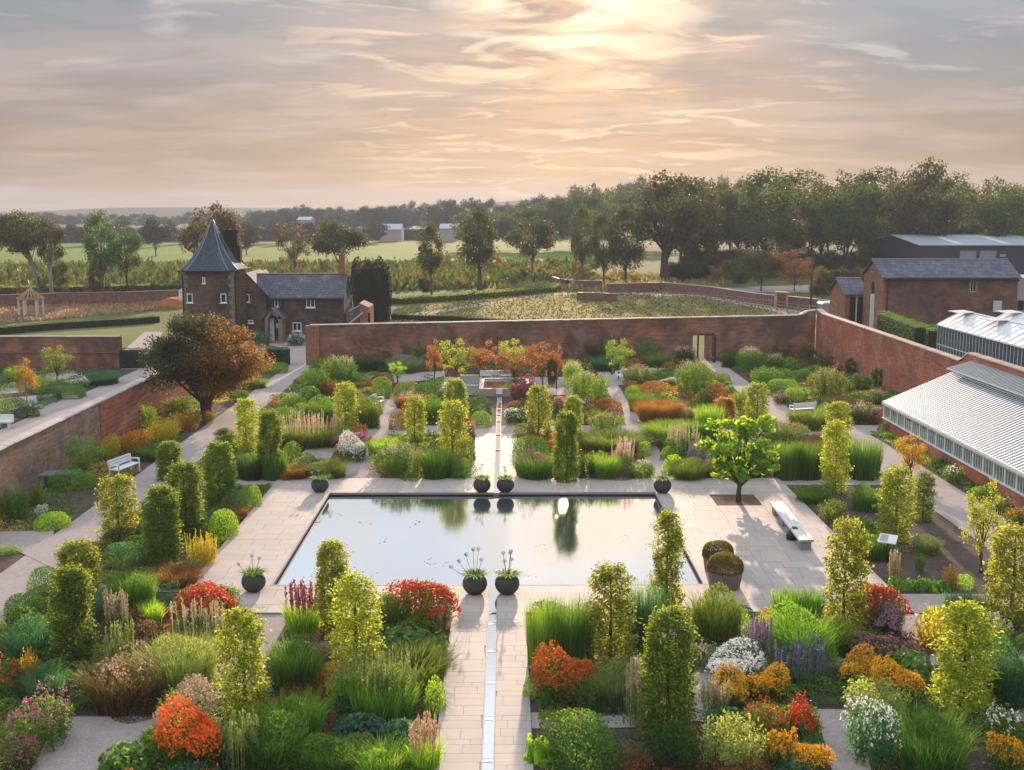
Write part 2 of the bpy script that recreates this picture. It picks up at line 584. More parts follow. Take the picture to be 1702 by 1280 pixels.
# gravel paths, a few mm apart in height where they cross
for i, (x0, x1, y0, y1) in enumerate([
        (-17.5, -15.4, 8, 99), (-7.85, -6.7, 29.6, DY0), (7.05, 8.05, DY1, 95), (16.1, 17.7, 66, 99),
        (17.95, 20.4, 38, 67), (-8.6, -5.9, DY1, 60)]):
    sheet('gravel_path', [(x0, y0), (x1, y0), (x1, y1), (x0, y1)], 0.006, M['gravel'])
for i, (x0, x1, y0, y1) in enumerate([
        (-17.5, 22, 66.2, 69.0), (-17.5, DX0, DY1 - 1.3, DY1), (DX1, 20.4, DY1 - 1.3, DY1), (DX1, 24, DY0, DY0 + 1.9),
        (-15.4, DX0, 38.3, 39.1), (-6.7, RX0, 33.0, 33.7), (-6.7, RX0, 30.0, 31.0), (RX1, 18, 31.6, 32.4), (RX1, 7.3, 30.0, 30.6)]):
    sheet('gravel_path', [(x0, y0), (x1, y0), (x1, y1), (x0, y1)], 0.011, M['gravel'])
for pts in ([(0, 884), (89, 882), (89, 946), (28, 916), (0, 918)],
            [(590, 797), (618, 797), (650, 718), (672, 664), (630, 664), (607, 718)],
            [(474, 712), (505, 712), (541, 664), (506, 664)],
            [(497, 764), (549, 764), (560, 745), (510, 744)],
            [(586, 640), (608, 640), (630, 618), (600, 618)],
            [(100, 1192), (372, 1192), (362, 1225), (255, 1222), (150, 1300), (40, 1300)],
            [(1040, 1052), (1250, 1030), (1275, 1050), (1170, 1085), (1060, 1080)],
            [(1130, 1150), (1180, 1080), (1215, 1080), (1190, 1150), (1180, 1200), (1130, 1200)],
            [(1355, 1180), (1425, 1180), (1450, 1290), (1385, 1290)],
            [(1310, 701), (1324, 701), (1298, 655), (1276, 659)],
            [(1490, 1022), (1560, 1022), (1562, 1070), (1500, 1060)],
            [(870, 1185), (1060, 1185), (1060, 1210), (875, 1212)],
            [(1660, 1172), (1702, 1172), (1720, 1200), (1650, 1200)],
            [(740, 617), (640, 622), (625, 640), (670, 636), (740, 630)],
            [(1000, 640), (1040, 640), (1110, 612), (1030, 612)]):
    sheet('gravel_path', gpoly(pts), 0.016, M['gravel'])

# lower plain paving bed that shows in the joints between the slabs
M['joint'] = mat_plain('joint', (0.36, 0.315, 0.285), 0.9)
TOP = 0.07
_slab_mesh = {}


def slab_unit():
    if 'u' not in _slab_mesh:
        b = MB(); b.box(0, 1, 0, 1, 0, 1)
        _slab_mesh['u'] = b.mesh('slab')
    return _slab_mesh['u']


def paving(name, label, rects, mat, course, widths, limit, seed):
    """rects of paving laid in courses; the nearest slabs are objects, the rest one mesh"""
    rg = random.Random(seed)
    base = MB()
    slabs = []
    for (x0, x1, y0, y1) in rects:
        base.box(x0, x1, y0, y1, 0.018, TOP - 0.014)
        y = y0
        while y < y1 - 0.05:
            h = min(rg.choice(course), y1 - y)
            x = x0 - rg.random() * widths[0]
            while x < x1:
                w = rg.choice(widths)
                a, b_ = max(x, x0), min(x + w, x1)
                if b_ - a > 0.06:
                    slabs.append((y, a, b_, h))
                x += w
            y += h
    root = base.build(name, M['joint'])
    root['kind'] = 'structure'; root['label'] = label
    slabs.sort()
    jt = 0.011
    rest = MB()
    for i, (y, a, b_, h) in enumerate(slabs):
        zt = TOP + rg.uniform(-0.002, 0.002)
        if i < limit:
            o = bpy.data.objects.new('slab', slab_unit())
            if not o.data.materials: o.data.materials.append(mat)
            COL.objects.link(o); o.parent = root
            o.location = (a + jt / 2, y + jt / 2, 0.03)
            o.scale = (b_ - a - jt, h - jt, zt - 0.03)
        else:
            rest.box(a + jt / 2, b_ - jt / 2, y + jt / 2, y + h - jt / 2, 0.03, zt)
    if rest.v:
        o = rest.build('slabs', mat, root); o['kind'] = 'stuff'
    return root


paving('rill_walk', 'pale sawn stone walk on both sides of the narrow rill, leading down from the pool',
       [(RX0, RL0 - 0.03, 18, DY0 - 0.002), (RL1 + 0.03, RX1, 18, DY0 - 0.002)], M['stone'], (0.45, 0.6, 0.45, 0.3), (0.9, 0.6, 1.1), 240, 3)
TX0, TX1, TY0, TY1 = at(1194, 843).x - 0.05, at(1268, 843).x, at(1194, 843).y, at(1182, 824.5).y
paving('pool_terrace', 'broad pale stone terrace round the reflecting pool',
       [(DX0, RL0 - 0.03, DY0, PY0), (RL1 + 0.03, DX1, DY0, PY0), (DX0, PX0, PY0, PY1), (PX1, TX0, PY0, PY1), (TX1, DX1, PY0, PY1), (TX0, TX1, PY0, TY0), (TX0, TX1, TY1, PY1),
        (DX0, RL0 - 0.03, PY1, DY1), (RL1 + 0.03, DX1, PY1, DY1)], M['stone'], (0.6, 0.75), (1.2, 0.9, 1.0), 290, 5)
paving('rill_walk', 'pale stone walk beside the rill behind the pool',
       [(RX0, RL0 - 0.03, DY1 + 0.002, 66.2), (RL1 + 0.03, RX1, DY1 + 0.002, 66.2)], M['stone'], (0.6, 0.75), (0.7, 0.5, 1.1), 120, 7)

# pool
def build_water_mat():
    m, g = new_mat('water')
    pos = world_pos(g)
    n1 = g.noise(g.mapping(pos, scale=(1.0, 2.6, 1)), 1.6, 4.0, 0.6, 0.4)
    n2 = g.noise(g.mapping(pos, scale=(1.6, 7.0, 1)), 3.5, 3.0, 0.6, 0.2)
    h = g.math('ADD', g.math('MULTIPLY', n1, 0.7), g.math('MULTIPLY', n2, 0.3))
    bp = g.n('ShaderNodeBump')
    bp.inputs['Strength'].default_value = 0.16
    bp.inputs['Distance'].default_value = 0.016
    g.set(bp.inputs['Height'], h)
    gl = g.n('ShaderNodeBsdfGlossy')
    gl.inputs['Roughness'].default_value = 0.008
    gl.inputs['Color'].default_value = (0.93, 0.96, 1.0, 1)
    g.set(gl.inputs['Normal'], bp.outputs[0])
    df = g.n('ShaderNodeBsdfDiffuse')
    df.inputs['Color'].default_value = (0.10, 0.12, 0.13, 1)
    fr = g.n('ShaderNodeFresnel')
    fr.inputs['IOR'].default_value = 3.0
    g.set(fr.inputs['Normal'], bp.outputs[0])
    mx = g.n('ShaderNodeMixShader')
    g.set(mx.inputs[0], g.math('ADD', fr.outputs[0], 0.40, clamp=True))
    g.set(mx.inputs[1], df.outputs[0]); g.set(mx.inputs[2], gl.outputs[0])
    finish(g, mx.outputs[0])
    return m


M['water'] = build_water_mat()
b = MB()
b.box(PX0 - 0.3, PX0, PY0 - 0.3, PY1 + 0.3, -0.9, 0.016)
b.box(PX1, PX1 + 0.3, PY0 - 0.3, PY1 + 0.3, -0.9, 0.016)
b.box(PX0, PX1, PY0 - 0.3, PY0, -0.9, 0.016)
b.box(PX0, PX1, PY1, PY1 + 0.3, -0.9, 0.016)
b.box(PX0, PX1, PY0, PY1, -0.95, -0.85)
o = b.build('pool_basin', M['dark_stone']); o['kind'] = 'structure'
sheet('pool_water', [(PX0, PY0), (PX1, PY0), (PX1, PY1), (PX0, PY1)], -0.075, M['water'])
# stone edging that overhangs the water a little
b = MB()
M['edge'] = mat_slab('edge', (0.36, 0.33, 0.31), 0.05)
b.box(PX0 - 0.003, PX0 + 0.10, PY0 + 0.1, PY1 - 0.1, -0.02, TOP + 0.006)
b.box(PX1 - 0.10, PX1 + 0.003, PY0 + 0.1, PY1 - 0.1, -0.02, TOP + 0.006)
b.box(PX0 - 0.003, RL0 - 0.03, PY0 - 0.003, PY0 + 0.1, -0.02, TOP + 0.006)
b.box(RL1 + 0.03, PX1 + 0.003, PY0 - 0.003, PY0 + 0.1, -0.02, TOP + 0.006)
b.box(PX0 - 0.003, RL0 - 0.03, PY1 - 0.1, PY1 + 0.003, -0.02, TOP + 0.006)
b.box(RL1 + 0.03, PX1 + 0.003, PY1 - 0.1, PY1 + 0.003, -0.02, TOP + 0.006)
o = b.build('pool_edging', M['edge']); o['kind'] = 'structure'

# rill: narrow channel with water, small weirs of stone with white water over them
rills = [('rill_water', 18, PY0 + 0.1), ('rill_water', PY1 - 0.1, at(825, 661).y)]
for nm, y0, y1 in rills:
    b = MB()
    b.box(RL0 - 0.03, RL0, y0, y1, 0.0, TOP + 0.004)
    b.box(RL1, RL1 + 0.03, y0, y1, 0.0, TOP + 0.004)
    b.box(RL0, RL1, y0, y1, -0.06, 0.0)
    o = b.build('rill_channel', M['stone_pale']); o['kind'] = 'structure'
    sheet(nm, [(RL0, y0), (RL1, y0), (RL1, y1), (RL0, y1)], 0.045, M['water'])
for i, py in enumerate((1022, 1038, 1083, 1135, 1195, 1265, 1340)):
    y = at(812, py).y
    b = MB()
    b.box(RL0, RL1, y - 0.05, y + 0.05, 0.01, 0.056)
    o = b.build('weir_stone', M['dark_stone'] if i == 0 else M['stone_pale'])
    tag(o, 'small stone weir across the rill with a line of white water', 'weir', 'weirs along the rill in front of the pool')
    if i:
        f = MB()
        rg = random.Random(i)
        f.box(RL0 + 0.01, RL1 - 0.01, y - 0.16, y - 0.052, 0.03, 0.058)
        f.build('white_water', M['foam'], o)
for i, py in enumerate((682, 691, 702, 724, 750)):
    y = at(824, py).y
    b = MB(); b.box(RL0 - 0.02, RL1 + 0.02, y - 0.07, y + 0.07, 0.03, TOP + 0.012)
    tag(b.build('stone_slab', M['dark_stone']), 'thin dark slab bridging the rill behind the pool', 'slab', 'slabs bridging the far rill')
# tree pit
M['mulch'] = mat_ground('mulch', [(0.13, 0.08, 0.05), (0.18, 0.12, 0.085), (0.20, 0.15, 0.11)], (0.5, 4.0, 20.0))
sheet('tree_pit', [(TX0, TY0), (TX1, TY0), (TX1, TY1), (TX0, TY1)], 0.035, M['mulch'], 'square tree pit of brown mulch cut into the terrace')

# land beyond the walls
def strip(name, pts, z, mat, label=None):
    sheet(name, gpoly(pts), z, mat, label)


strip('field', [(-500, 456), (240, 452), (700, 446), (1000, 444), (1000, 402), (700, 402), (240, 404), (-500, 408)], 0.0, M['field'], 'bright green sunlit field beyond the young orchard')
strip('far_field', [(-500, 400), (900, 398), (900, 372), (-500, 374)], 0.0, M['field_dark'])
strip('far_field', [(600, 397), (672, 397), (690, 378), (610, 378)], 0.01, M['meadow_pink'])
strip('meadow', [(560, 545), (1420, 556), (1420, 512), (1180, 486), (960, 474), (840, 476), (640, 520)], 0.0, M['meadow'], 'golden dry meadow behind the back wall')
strip('track', [(640, 528), (900, 489), (1010, 484), (1180, 491), (1300, 512), (1400, 535), (1350, 535), (1280, 516), (1170, 495), (1010, 487), (900, 492), (640, 534)], 0.012, M['gravel'])
strip('meadow', [(-400, 547), (200, 522), (320, 508), (320, 492), (150, 500), (-400, 512)], 0.0, M['meadow_pink'], 'sunlit pinkish dry meadow behind the low hedge')
strip('lawn', [(-400, 590), (208, 588), (300, 552), (300, 532), (180, 541), (-400, 560)], 0.004, M['lawn'], 'smooth mown lawn with long tree shadows')
strip('drive', [(202, 600), (260, 600), (330, 560), (560, 548), (560, 590), (516, 606), (450, 606), (450, 592), (330, 600), (260, 614), (202, 614)], 0.014, M['gravel'])
strip('path', [(206, 582), (250, 582), (272, 552), (240, 552)], 0.02, M['gravel'])
strip('yard', [(1180, 486), (1500, 486), (1500, 470), (1180, 478)], 0.0, M['gravel'])
strip('yard', [(1360, 534), (1480, 556), (1720, 556), (1720, 470), (1360, 500)], 0.02, M['gravel'])
strip('sand_track', [(930, 466), (1180, 482), (1180, 474), (1090, 462), (960, 458)], 0.02, M['meadow_pink'])
# kitchen garden on the left: paths
sheet('gravel_path', [(-28.9, 30), (-25.6, 30), (-25.6, 96), (-28.9, 96)], 0.0, M['gravel'])
strip('gravel_path', [(-60, 720), (52, 690), (160, 668), (120, 652), (-60, 668)], 0.004, M['gravel'])
strip('gravel_path', [(-60, 660), (40, 652), (130, 622), (90, 618), (0, 640), (-60, 642)], 0.004, M['gravel'])
strip('gravel_path', [(-60, 617), (60, 614), (60, 608), (-60, 609)], 0.006, M['stone_pale'])

# far hills as a low rise behind the woods
b = MB()
pts = [(-2000, 900, 0)]
M['hill'] = mat_ground('hill', [(0.05, 0.07, 0.035), (0.07, 0.09, 0.045), (0.06, 0.07, 0.04)], (0.005, 0.02, 0.1))
N = 60
rowz = []
for j, (Yh, k) in enumerate(((1150, 0.0), (1350, 1.0), (1900, 1.0), (2600, 0.0))):
    rr = []
    for i in range(N + 1):
        x = -1800 + 3600 * i / N
        h = 14 + 8 * math.sin(x * 0.004 + 1.0) + 5 * math.sin(x * 0.011)
        rr.append((x, Yh, -0.5 if k == 0 else max(4.0, h)))
    rowz.append(rr)
for j in range(3):
    for i in range(N):
        b.face([rowz[j][i], rowz[j][i + 1], rowz[j + 1][i + 1], rowz[j + 1][i]], smooth=True)
o = b.build('hill', M['hill']); o['kind'] = 'structure'

# ================================================================== garden walls
M['brick_back'] = mat_brick('brick_back', (0.36, 0.175, 0.11), (0.27, 0.15, 0.11), (0.40, 0.30, 0.23), 'X', 0.75, (0.40, 0.32, 0.27), 0.6)
M['brick_right'] = mat_brick('brick_right', (0.55, 0.20, 0.12), (0.46, 0.155, 0.10), (0.50, 0.32, 0.26), 'Y', 0.40, (0.60, 0.40, 0.34), 0.6)
M['brick_left'] = mat_brick('brick_left', (0.38, 0.24, 0.17), (0.28, 0.20, 0.155), (0.46, 0.42, 0.36), 'Y', 0.45, (0.46, 0.50, 0.46), 0.75)
M['brick_red'] = mat_brick('brick_red', (0.42, 0.15, 0.09), (0.36, 0.14, 0.09), (0.55, 0.40, 0.32), 'Y', 0.1, bw=0.4, bh=0.28)
M['brick_barn'] = mat_brick('brick_barn', (0.26, 0.125, 0.095), (0.17, 0.10, 0.09), (0.32, 0.25, 0.22), 'XY', 0.6, bw=0.3, bh=0.1)
M['brick_gable'] = mat_brick('brick_gable', (0.33, 0.16, 0.10), (0.28, 0.13, 0.09), (0.30, 0.22, 0.18), 'XY', 0.15)
M['stonework'] = mat_brick('stonework', (0.15, 0.11, 0.08), (0.085, 0.065, 0.055), (0.22, 0.175, 0.14), 'XY', 0.7, (0.24, 0.19, 0.15), 0.55, bw=0.42, bh=0.2)
M['quoin'] = mat_plain('quoin', (0.20, 0.165, 0.13), 0.9, var=0.3)
M['slate'] = mat_slate('slate', (0.10, 0.115, 0.14), (0.14, 0.15, 0.17))
M['slate_tower'] = mat_slate('slate_tower', (0.05, 0.088, 0.12), (0.08, 0.11, 0.135), lichen=(0.20, 0.22, 0.22), row=0.2)
M['fence_wood'] = mat_plain('fence_wood', (0.26, 0.22, 0.18), 0.85, 0.1, var=0.25)
M['slate_barn'] = mat_slate('slate_barn', (0.10, 0.11, 0.14), (0.16, 0.17, 0.20), lichen=(0.24, 0.26, 0.30), row=0.3, bw=0.4)
M['white_paint'] = mat_plain('white_paint', (0.78, 0.78, 0.76), 0.5, 0.4, var=0.05)
M['grey_paint'] = mat_plain('grey_paint', (0.55, 0.58, 0.58), 0.5, 0.4, var=0.1)
M['cream_wood'] = mat_plain('cream_wood', (0.62, 0.56, 0.46), 0.6, 0.3, var=0.1)
M['pale_wood'] = mat_plain('pale_wood', (0.55, 0.50, 0.44), 0.75, 0.2, var=0.2, scale=8)
M['oak'] = mat_plain('oak', (0.42, 0.27, 0.14), 0.8, 0.2, var=0.25, scale=6)
M['dark_wood'] = mat_plain('dark_wood', (0.06, 0.035, 0.025), 0.6)
M['iron'] = mat_plain('iron', (0.025, 0.025, 0.028), 0.5)
M['pot_clay'] = mat_plain('pot_clay', (0.16, 0.06, 0.04), 0.8)
M['lead'] = mat_plain('lead', (0.22, 0.25, 0.29), 0.5)
M['dark_in'] = mat_plain('dark_in', (0.012, 0.013, 0.015), 0.9)  # near-black, for flat panels standing in for the shade inside openings


def mat_window():
    m, g = new_mat('window_glass')
    b = g.n('ShaderNodeBsdfPrincipled')
    b.inputs['Base Color'].default_value = (0.02, 0.025, 0.03, 1)
    b.inputs['Roughness'].default_value = 0.06
    b.inputs['Specular IOR Level'].default_value = 0.7
    finish(g, b.outputs[0])
    return m


def mat_glass(name, tint, fac, rough=0.08, solid=(0.62, 0.68, 0.68)):
    """thin old greenhouse glass: part see-through, part hazy, part mirror"""
    m, g = new_mat(name)
    tr = g.n('ShaderNodeBsdfTransparent'); tr.inputs[0].default_value = (*tint, 1)
    p = g.n('ShaderNodeBsdfPrincipled')
    g.set(p.inputs['Base Color'], solid)
    p.inputs['Roughness'].default_value = rough
    p.inputs['Specular IOR Level'].default_value = 0.8
    n = g.noise(world_pos(g), 1.2, 4.0, 0.6)
    f = g.ramp(n, [(0.35, fac - 0.10), (0.65, fac + 0.10)])
    mx = g.n('ShaderNodeMixShader')
    g.set(mx.inputs[0], f)
    g.set(mx.inputs[1], tr.outputs[0]); g.set(mx.inputs[2], p.outputs[0])
    finish(g, mx.outputs[0])
    return m


M['window'] = mat_window()
M['glass_roof'] = mat_glass('glass_roof', (0.75, 0.85, 0.86), 0.55, 0.35, (0.09, 0.15, 0.18))
M['glass_side'] = mat_glass('glass_side', (0.8, 0.88, 0.85), 0.22, 0.1, (0.30, 0.34, 0.33))
M['glass_shaded'] = mat_glass('glass_shaded', (0.9, 0.9, 0.9), 0.82, 0.35, (0.80, 0.82, 0.84))
M['glass_blue'] = mat_glass('glass_blue', (0.6, 0.75, 0.85), 0.45, 0.08, (0.10, 0.16, 0.20))

CAPM = {}


def coped_wall(name, label, a, b_, heights, thick, mat, capmat, stone=0.6, group=None, capw=0.12, caph=0.10, openings=(), seed=1, toprough=0.0):
    """wall from plan point a to b; heights = [(t, z)...] along it, coping stones on top are parts"""
    a = Vector((a[0], a[1], 0)); b_ = Vector((b_[0], b_[1], 0))
    L = (b_ - a).length; d = (b_ - a) / L
    nrm = Vector((-d.y, d.x, 0))
    root = empty(name, a, 0, label, 'wall', group)

    def H(t):
        for (t0, z0), (t1, z1) in zip(heights, heights[1:]):
            if t0 <= t <= t1:
                return z0 + (z1 - z0) * (t - t0) / max(1e-6, t1 - t0)
        return heights[-1][1]
    ts = sorted(set([0.0, 1.0] + [t for t, _ in heights] + [x for o_ in openings for x in o_[:2]]))
    mb = MB()
    for t0, t1 in zip(ts, ts[1:]):
        if t1 - t0 < 1e-5: continue
        z0, z1 = H(t0 + 1e-6), H(t1 - 1e-6)
        zb = 0.0
        for o_ in openings:
            if o_[0] - 1e-6 <= t0 and t1 <= o_[1] + 1e-6: zb = o_[2]
        p0 = d * (t0 * L); p1 = d * (t1 * L)
        mb.prism([p0 - nrm * thick / 2 + Vector((0, 0, zb)), p1 - nrm * thick / 2 + Vector((0, 0, zb)),
                  p1 - nrm * thick / 2 + Vector((0, 0, z1)), p0 - nrm * thick / 2 + Vector((0, 0, z0))], nrm * thick)
    mb.build('brickwork', mat, root)
    rg = random.Random(seed)
    n = int(L / stone)
    meshes = []
    for k in range(4):
        q = MB()
        w = thick / 2 + capw / 2
        j = rg.uniform(-0.012, 0.012)
        q.prism([(0.006, -w + j, 0), (0.006, w + j, 0), (0.006, w * 0.9 + j, caph * 0.65), (0.006, 0, caph), (0.006, -w * 0.9 + j, caph * 0.65)], (1 - 0.012, 0, 0))
        me = q.mesh('coping_stone')
        me.materials.append(capmat)
        meshes.append(me)
    n = min(n, 290)
    ang = math.atan2(d.y, d.x)
    for i in range(n):
        t0, t1 = i / n, (i + 1) / n
        z0, z1 = H(t0), H(t1)
        o = bpy.data.objects.new('coping_stone', rg.choice(meshes))
        COL.objects.link(o); o.parent = root
        o.location = d * (t0 * L) + Vector((0, 0, z0 + 0.002 + rg.uniform(0, 0.012)))
        o.rotation_euler = (rg.uniform(-0.02, 0.02), -math.atan2(z1 - z0, L / n), ang)
        o.scale = (math.hypot(L / n, z1 - z0), 1, 1)
    return root


# back wall, right part: from the gateway to the corner
gl = at(517, 606); cr = Vector((26.7, 102.4, 0))
dr0, dr1 = at(1160, 600), at(1183, 600)
bwL = cr.x - gl.x
yb = lambda x: gl.y + (cr.y - gl.y) * (x - gl.x) / bwL
ztop = lambda x, px, py: None
t_d0 = (dr0.x - gl.x) / bwL; t_d1 = (dr1.x - gl.x) / bwL
zl = atY(516, 541, gl.y).z; zd = atY(1150, 528, yb(dr0.x)).z; zc = atY(1335, 525, 102).z
coped_wall('garden_wall', 'long weathered brick back wall of the garden with a doorway near its right end',
           (gl.x, gl.y), (cr.x - 0.3, cr.y), [(0, zl), (t_d0, zd), (0.968, zc), (0.985, zc + 0.38), (1, zc + 0.42)], 0.5, M['brick_back'], M['coping'], 0.6,
           openings=[(t_d0, t_d1, atY(1170, 557, yb(dr0.x)).z)], seed=2)
# pier at the gateway end
b = MB(); b.box(gl.x - 0.35, gl.x + 0.75, gl.y - 0.36, gl.y + 0.36, 0, zl - 0.02)
tag(b.build('brick_pier', M['brick_gable']), 'brown brick pier at the gateway end of the back wall', 'pier')
# door leaf, open, dark
b = MB(); b.box(dr1.x - 0.02, dr1.x + 0.05, dr1.y - 1.35, dr1.y - 0.26, 0.03, 2.15)
for k in range(6):
    b.box(dr1.x - 0.05, dr1.x - 0.022, dr1.y - 1.33 + k * 0.18, dr1.y - 1.17 + k * 0.18, 0.05, 2.12)
o = empty('garden_door', (0, 0, 0), 0, 'dark plank door standing open in the doorway of the back wall', 'door')
b.build('door_leaf', M['dark_wood'], o)
b = MB(); b.box(dr1.x - 0.07, dr1.x - 0.052, dr1.y - 1.3, dr1.y - 0.3, 1.72, 1.80); b.box(dr1.x - 0.07, dr1.x - 0.052, dr1.y - 1.3, dr1.y - 0.3, 0.35, 0.43)
b.build('hinge', M['lead'], o)
b = MB()
za = atY(1170, 557, dr0.y).z
b.box(dr0.x - 0.12, dr1.x + 0.12, dr0.y - 0.30, dr0.y - 0.252, za, za + 0.18)
b.box(dr0.x - 0.14, dr0.x, dr0.y - 0.29, dr0.y - 0.252, 0, za); b.box(dr1.x, dr1.x + 0.3, dr0.y - 0.29, dr0.y - 0.252, 0, za)
b.build('door_frame', M['dark_wood'], o)

# right wall
XR = 26.75
tj = 68.9
hR = [(0, 4.0), (0.03, 3.75)]
Ltot = 102.4 - 20
ts = lambda y: (102.1 - y) / Ltot
coped_wall('garden_wall', 'tall red brick right wall of the garden, stepped up where the lean-to glasshouse stands',
           (XR, 102.1), (XR, 102.1 - Ltot), [(0, 4.0), (0.02, 3.78), (ts(tj + 0.6), 3.70), (ts(tj + 0.15), 3.82), (ts(tj), 4.26), (1, 4.28)], 0.5,
           M['brick_right'], M['coping_dark'], 0.62, seed=4)
# left wall
coped_wall('garden_wall', 'weathered left wall of the garden with pale flat coping stones, lichened and part repaired in new red brick',
           (-21.4, 18), (-21.4, 87), [(0, 2.5), (1, 2.5)], 0.42, M['brick_left'], M['stone_pale'], 0.75, seed=6, capw=0.16, caph=0.09)
# repaired red stretch: thin facing of new brick in raked courses
b = MB()
ya, yb2 = at(215, 700, 0.6).y, 83
for k in range(9):
    b.box(-21.19 + 0.003, -21.145, 62, 86.8, 0.10 + k * 0.27, 0.10 + k * 0.27 + 0.245)
o = b.build('brick_facing', M['brick_red']); tag(o, 'new red brick facing with pale joints on the left wall near the copper tree', 'facing')
# wall of the kitchen garden at far left
pw = at(203, 612)
coped_wall('garden_wall', 'brown brick wall across the kitchen garden at far left, ending beside the dark hedge',
           (-70, pw.y), (pw.x, pw.y), [(0, 2.55), (1, 2.5)], 0.5, M['brick_back'], M['coping'], 0.6, seed=8)
b = MB(); b.box(-70, at(205, 612).x + 0.0, pw.y - 0.34, pw.y - 0.254, 1.25, 1.32)
tag(b.build('string_course', M['brick_gable']), 'thin ledge of brick along the face of the kitchen garden wall', 'ledge')

# ------------------------------------------------------------------ generic windows
def window(parent, xc, z0, z1, w, y, lights=2, rows=1, reveal=0.10):
    """white framed window on a wall whose face is at y (looking to -Y); frame > panes"""
    f = MB(); t = 0.07
    x0, x1 = xc - w / 2, xc + w / 2
    f.box(x0, x1, y - 0.06, y - 0.003, z0, z0 + t); f.box(x0, x1, y - 0.06, y - 0.003, z1 - t, z1)
    f.box(x0, x0 + t, y - 0.06, y - 0.003, z0 + t, z1 - t); f.box(x1 - t, x1, y - 0.06, y - 0.003, z0 + t, z1 - t)
    for k in range(1, lights):
        xm = x0 + w * k / lights
        f.box(xm - t / 2, xm + t / 2, y - 0.058, y - 0.003, z0 + t, z1 - t)
    f.box(x0 - 0.08, x1 + 0.08, y - 0.12, y - 0.003, z0 - 0.09, z0 - 0.002)
    fr = f.build('window', M['white_paint'], parent)
    for k in range(lights):
        p = MB()
        xa = x0 + w * k / lights + 0.02; xb = x0 + w * (k + 1) / lights - 0.02
        p.box(xa, xb, y - 0.03, y - 0.004, z0 + 0.02, z1 - 0.02)
        p.build('pane', M['window'], fr)
    return fr


# ------------------------------------------------------------------ the lodge house
YH = 115.0
hx = lambda px, Y=YH: atY(px, 500, Y).x
hz = lambda py, Y=YH: atY(500, py, Y).z
house = empty('lodge_house', (hx(500), YH, 0), 0, 'dark stone lodge with a tiled main range, arched porch and tall spire-roofed tower', 'house')
HO = (hx(500), YH, 0)


def hb(b, name, mat, parent=house):
    return b.build(name, mat, parent, off=HO)


x0, x1 = hx(442), hx(571)
ze, zr = hz(494), hz(457, YH + 2.6)
b = MB(); b.box(x0 - 3, x1, YH, YH + 5.4, 0, ze)
b.prism([(x1, YH, ze), (x1, YH + 5.4, ze), (x1, YH + 2.7, zr - 0.12)], (-0.35, 0, 0))
hb(b, 'wall', M['stonework'])
# main roof
b = MB()
for s in (-1, 1):
    ye = YH + 2.7 + s * 3.0; zlo = ze - 0.12
    b.prism([(x0 - 3, ye, zlo), (x0 - 3, YH + 2.7, zr), (x0 - 3, YH + 2.7, zr + 0.1), (x0 - 3, ye, zlo + 0.1)], (x1 + 0.12 - x0 + 3, 0, 0))
roof = hb(b, 'roof', M['slate'])
b = MB(); b.box(x0 - 2.8, x1 + 0.1, YH + 2.6, YH + 2.8, zr + 0.08, zr + 0.17); b.build('ridge_tiles', M['lead'], roof, off=HO)
b = MB(); b.box(x0, x1 + 0.1, YH - 0.40, YH - 0.30, ze - 0.22, ze - 0.10); hb(b, 'gutter', M['iron'])
b = MB(); b.tube([(x0 + 1.6, YH - 0.08, ze - 0.1), (x0 + 1.6, YH - 0.08, 0)], 0.06); hb(b, 'drainpipe', M['iron'])
# slim right hand chimney
b = MB(); cx = hx(570.5, YH + 2.7); b.box(cx - 0.5, cx + 0.32, YH + 2.3, YH + 3.1, 0, zr - 0.3)
ch = hb(b, 'chimney', M['stonework'])
b = MB(); zt = hz(424, YH + 2.7); b.box(cx - 0.3, cx + 0.25, YH + 2.4, YH + 3.0, zr - 0.3, zt); b.box(cx - 0.36, cx + 0.31, YH + 2.34, YH + 3.06, zt, zt + 0.16)
b.build('chimney_stack', M['brick_gable'], ch, off=HO)
b = MB(); b.lathe([(0.13, zt + 0.15), (0.16, zt + 0.4), (0.11, zt + 0.75), (0.14, zt + 0.85)], 10, c=(cx, YH + 2.7)); b.build('chimney_pot', M['quoin'], ch, off=HO)
# cross gable
YG = YH - 0.9
ga, gr, gzr, gze = hx(411, YG), hx(445, YG), hz(455, YG), hz(490, YG)
gl_ = ga - (gr - ga)
b = MB(); b.prism([(gl_, YG, 0), (gr - 0.2, YG, 0), (gr - 0.2, YG, gze), (ga, YG, gzr - 0.12), (gl_, YG, gze)], (0, 6.5, 0))
hb(b, 'gable_wall', M['stonework'])
b = MB()
for s in (-1, 1):
    xe = ga + s * (gr - ga + 0.05); 
    b.prism([(xe, YG - 0.18, gze - 0.1), (ga, YG - 0.18, gzr), (ga, YG - 0.18, gzr + 0.1), (xe, YG - 0.18, gze)], (0, 6.9, 0))
hb(b, 'gable_roof', M['slate'])
# higher back wing whose roof catches the sun
b = MB(); bx0, bx1 = hx(412, YH + 6), hx(446, YH + 6); bz = hz(451, YH + 6)
b.prism([(bx0, YH + 5, 0), (bx1, YH + 5, 0), (bx1, YH + 5, bz - 1.2), (bx1 - 0.9, YH + 5, bz), (bx0 + 0.4, YH + 5, bz - 0.5), (bx0, YH + 5, bz - 1.6)], (0, 5, 0))
hb(b, 'back_wing', M['slate'])
# porch
YP = YH - 1.9
pa, pb, pc = hx(434, YP), hx(451, YP), hx(469, YP)
pzt, pze = hz(513, YP), hz(530, YP)
b = MB()
dw0, dw1 = hx(444, YP), hx(461, YP)
zdoor = hz(532, YP)
b.box(dw0 - 0.28, dw0, YP, YP + 1.9, 0, pze); b.box(dw1, dw1 + 0.42, YP, YP + 1.9, 0, pze)
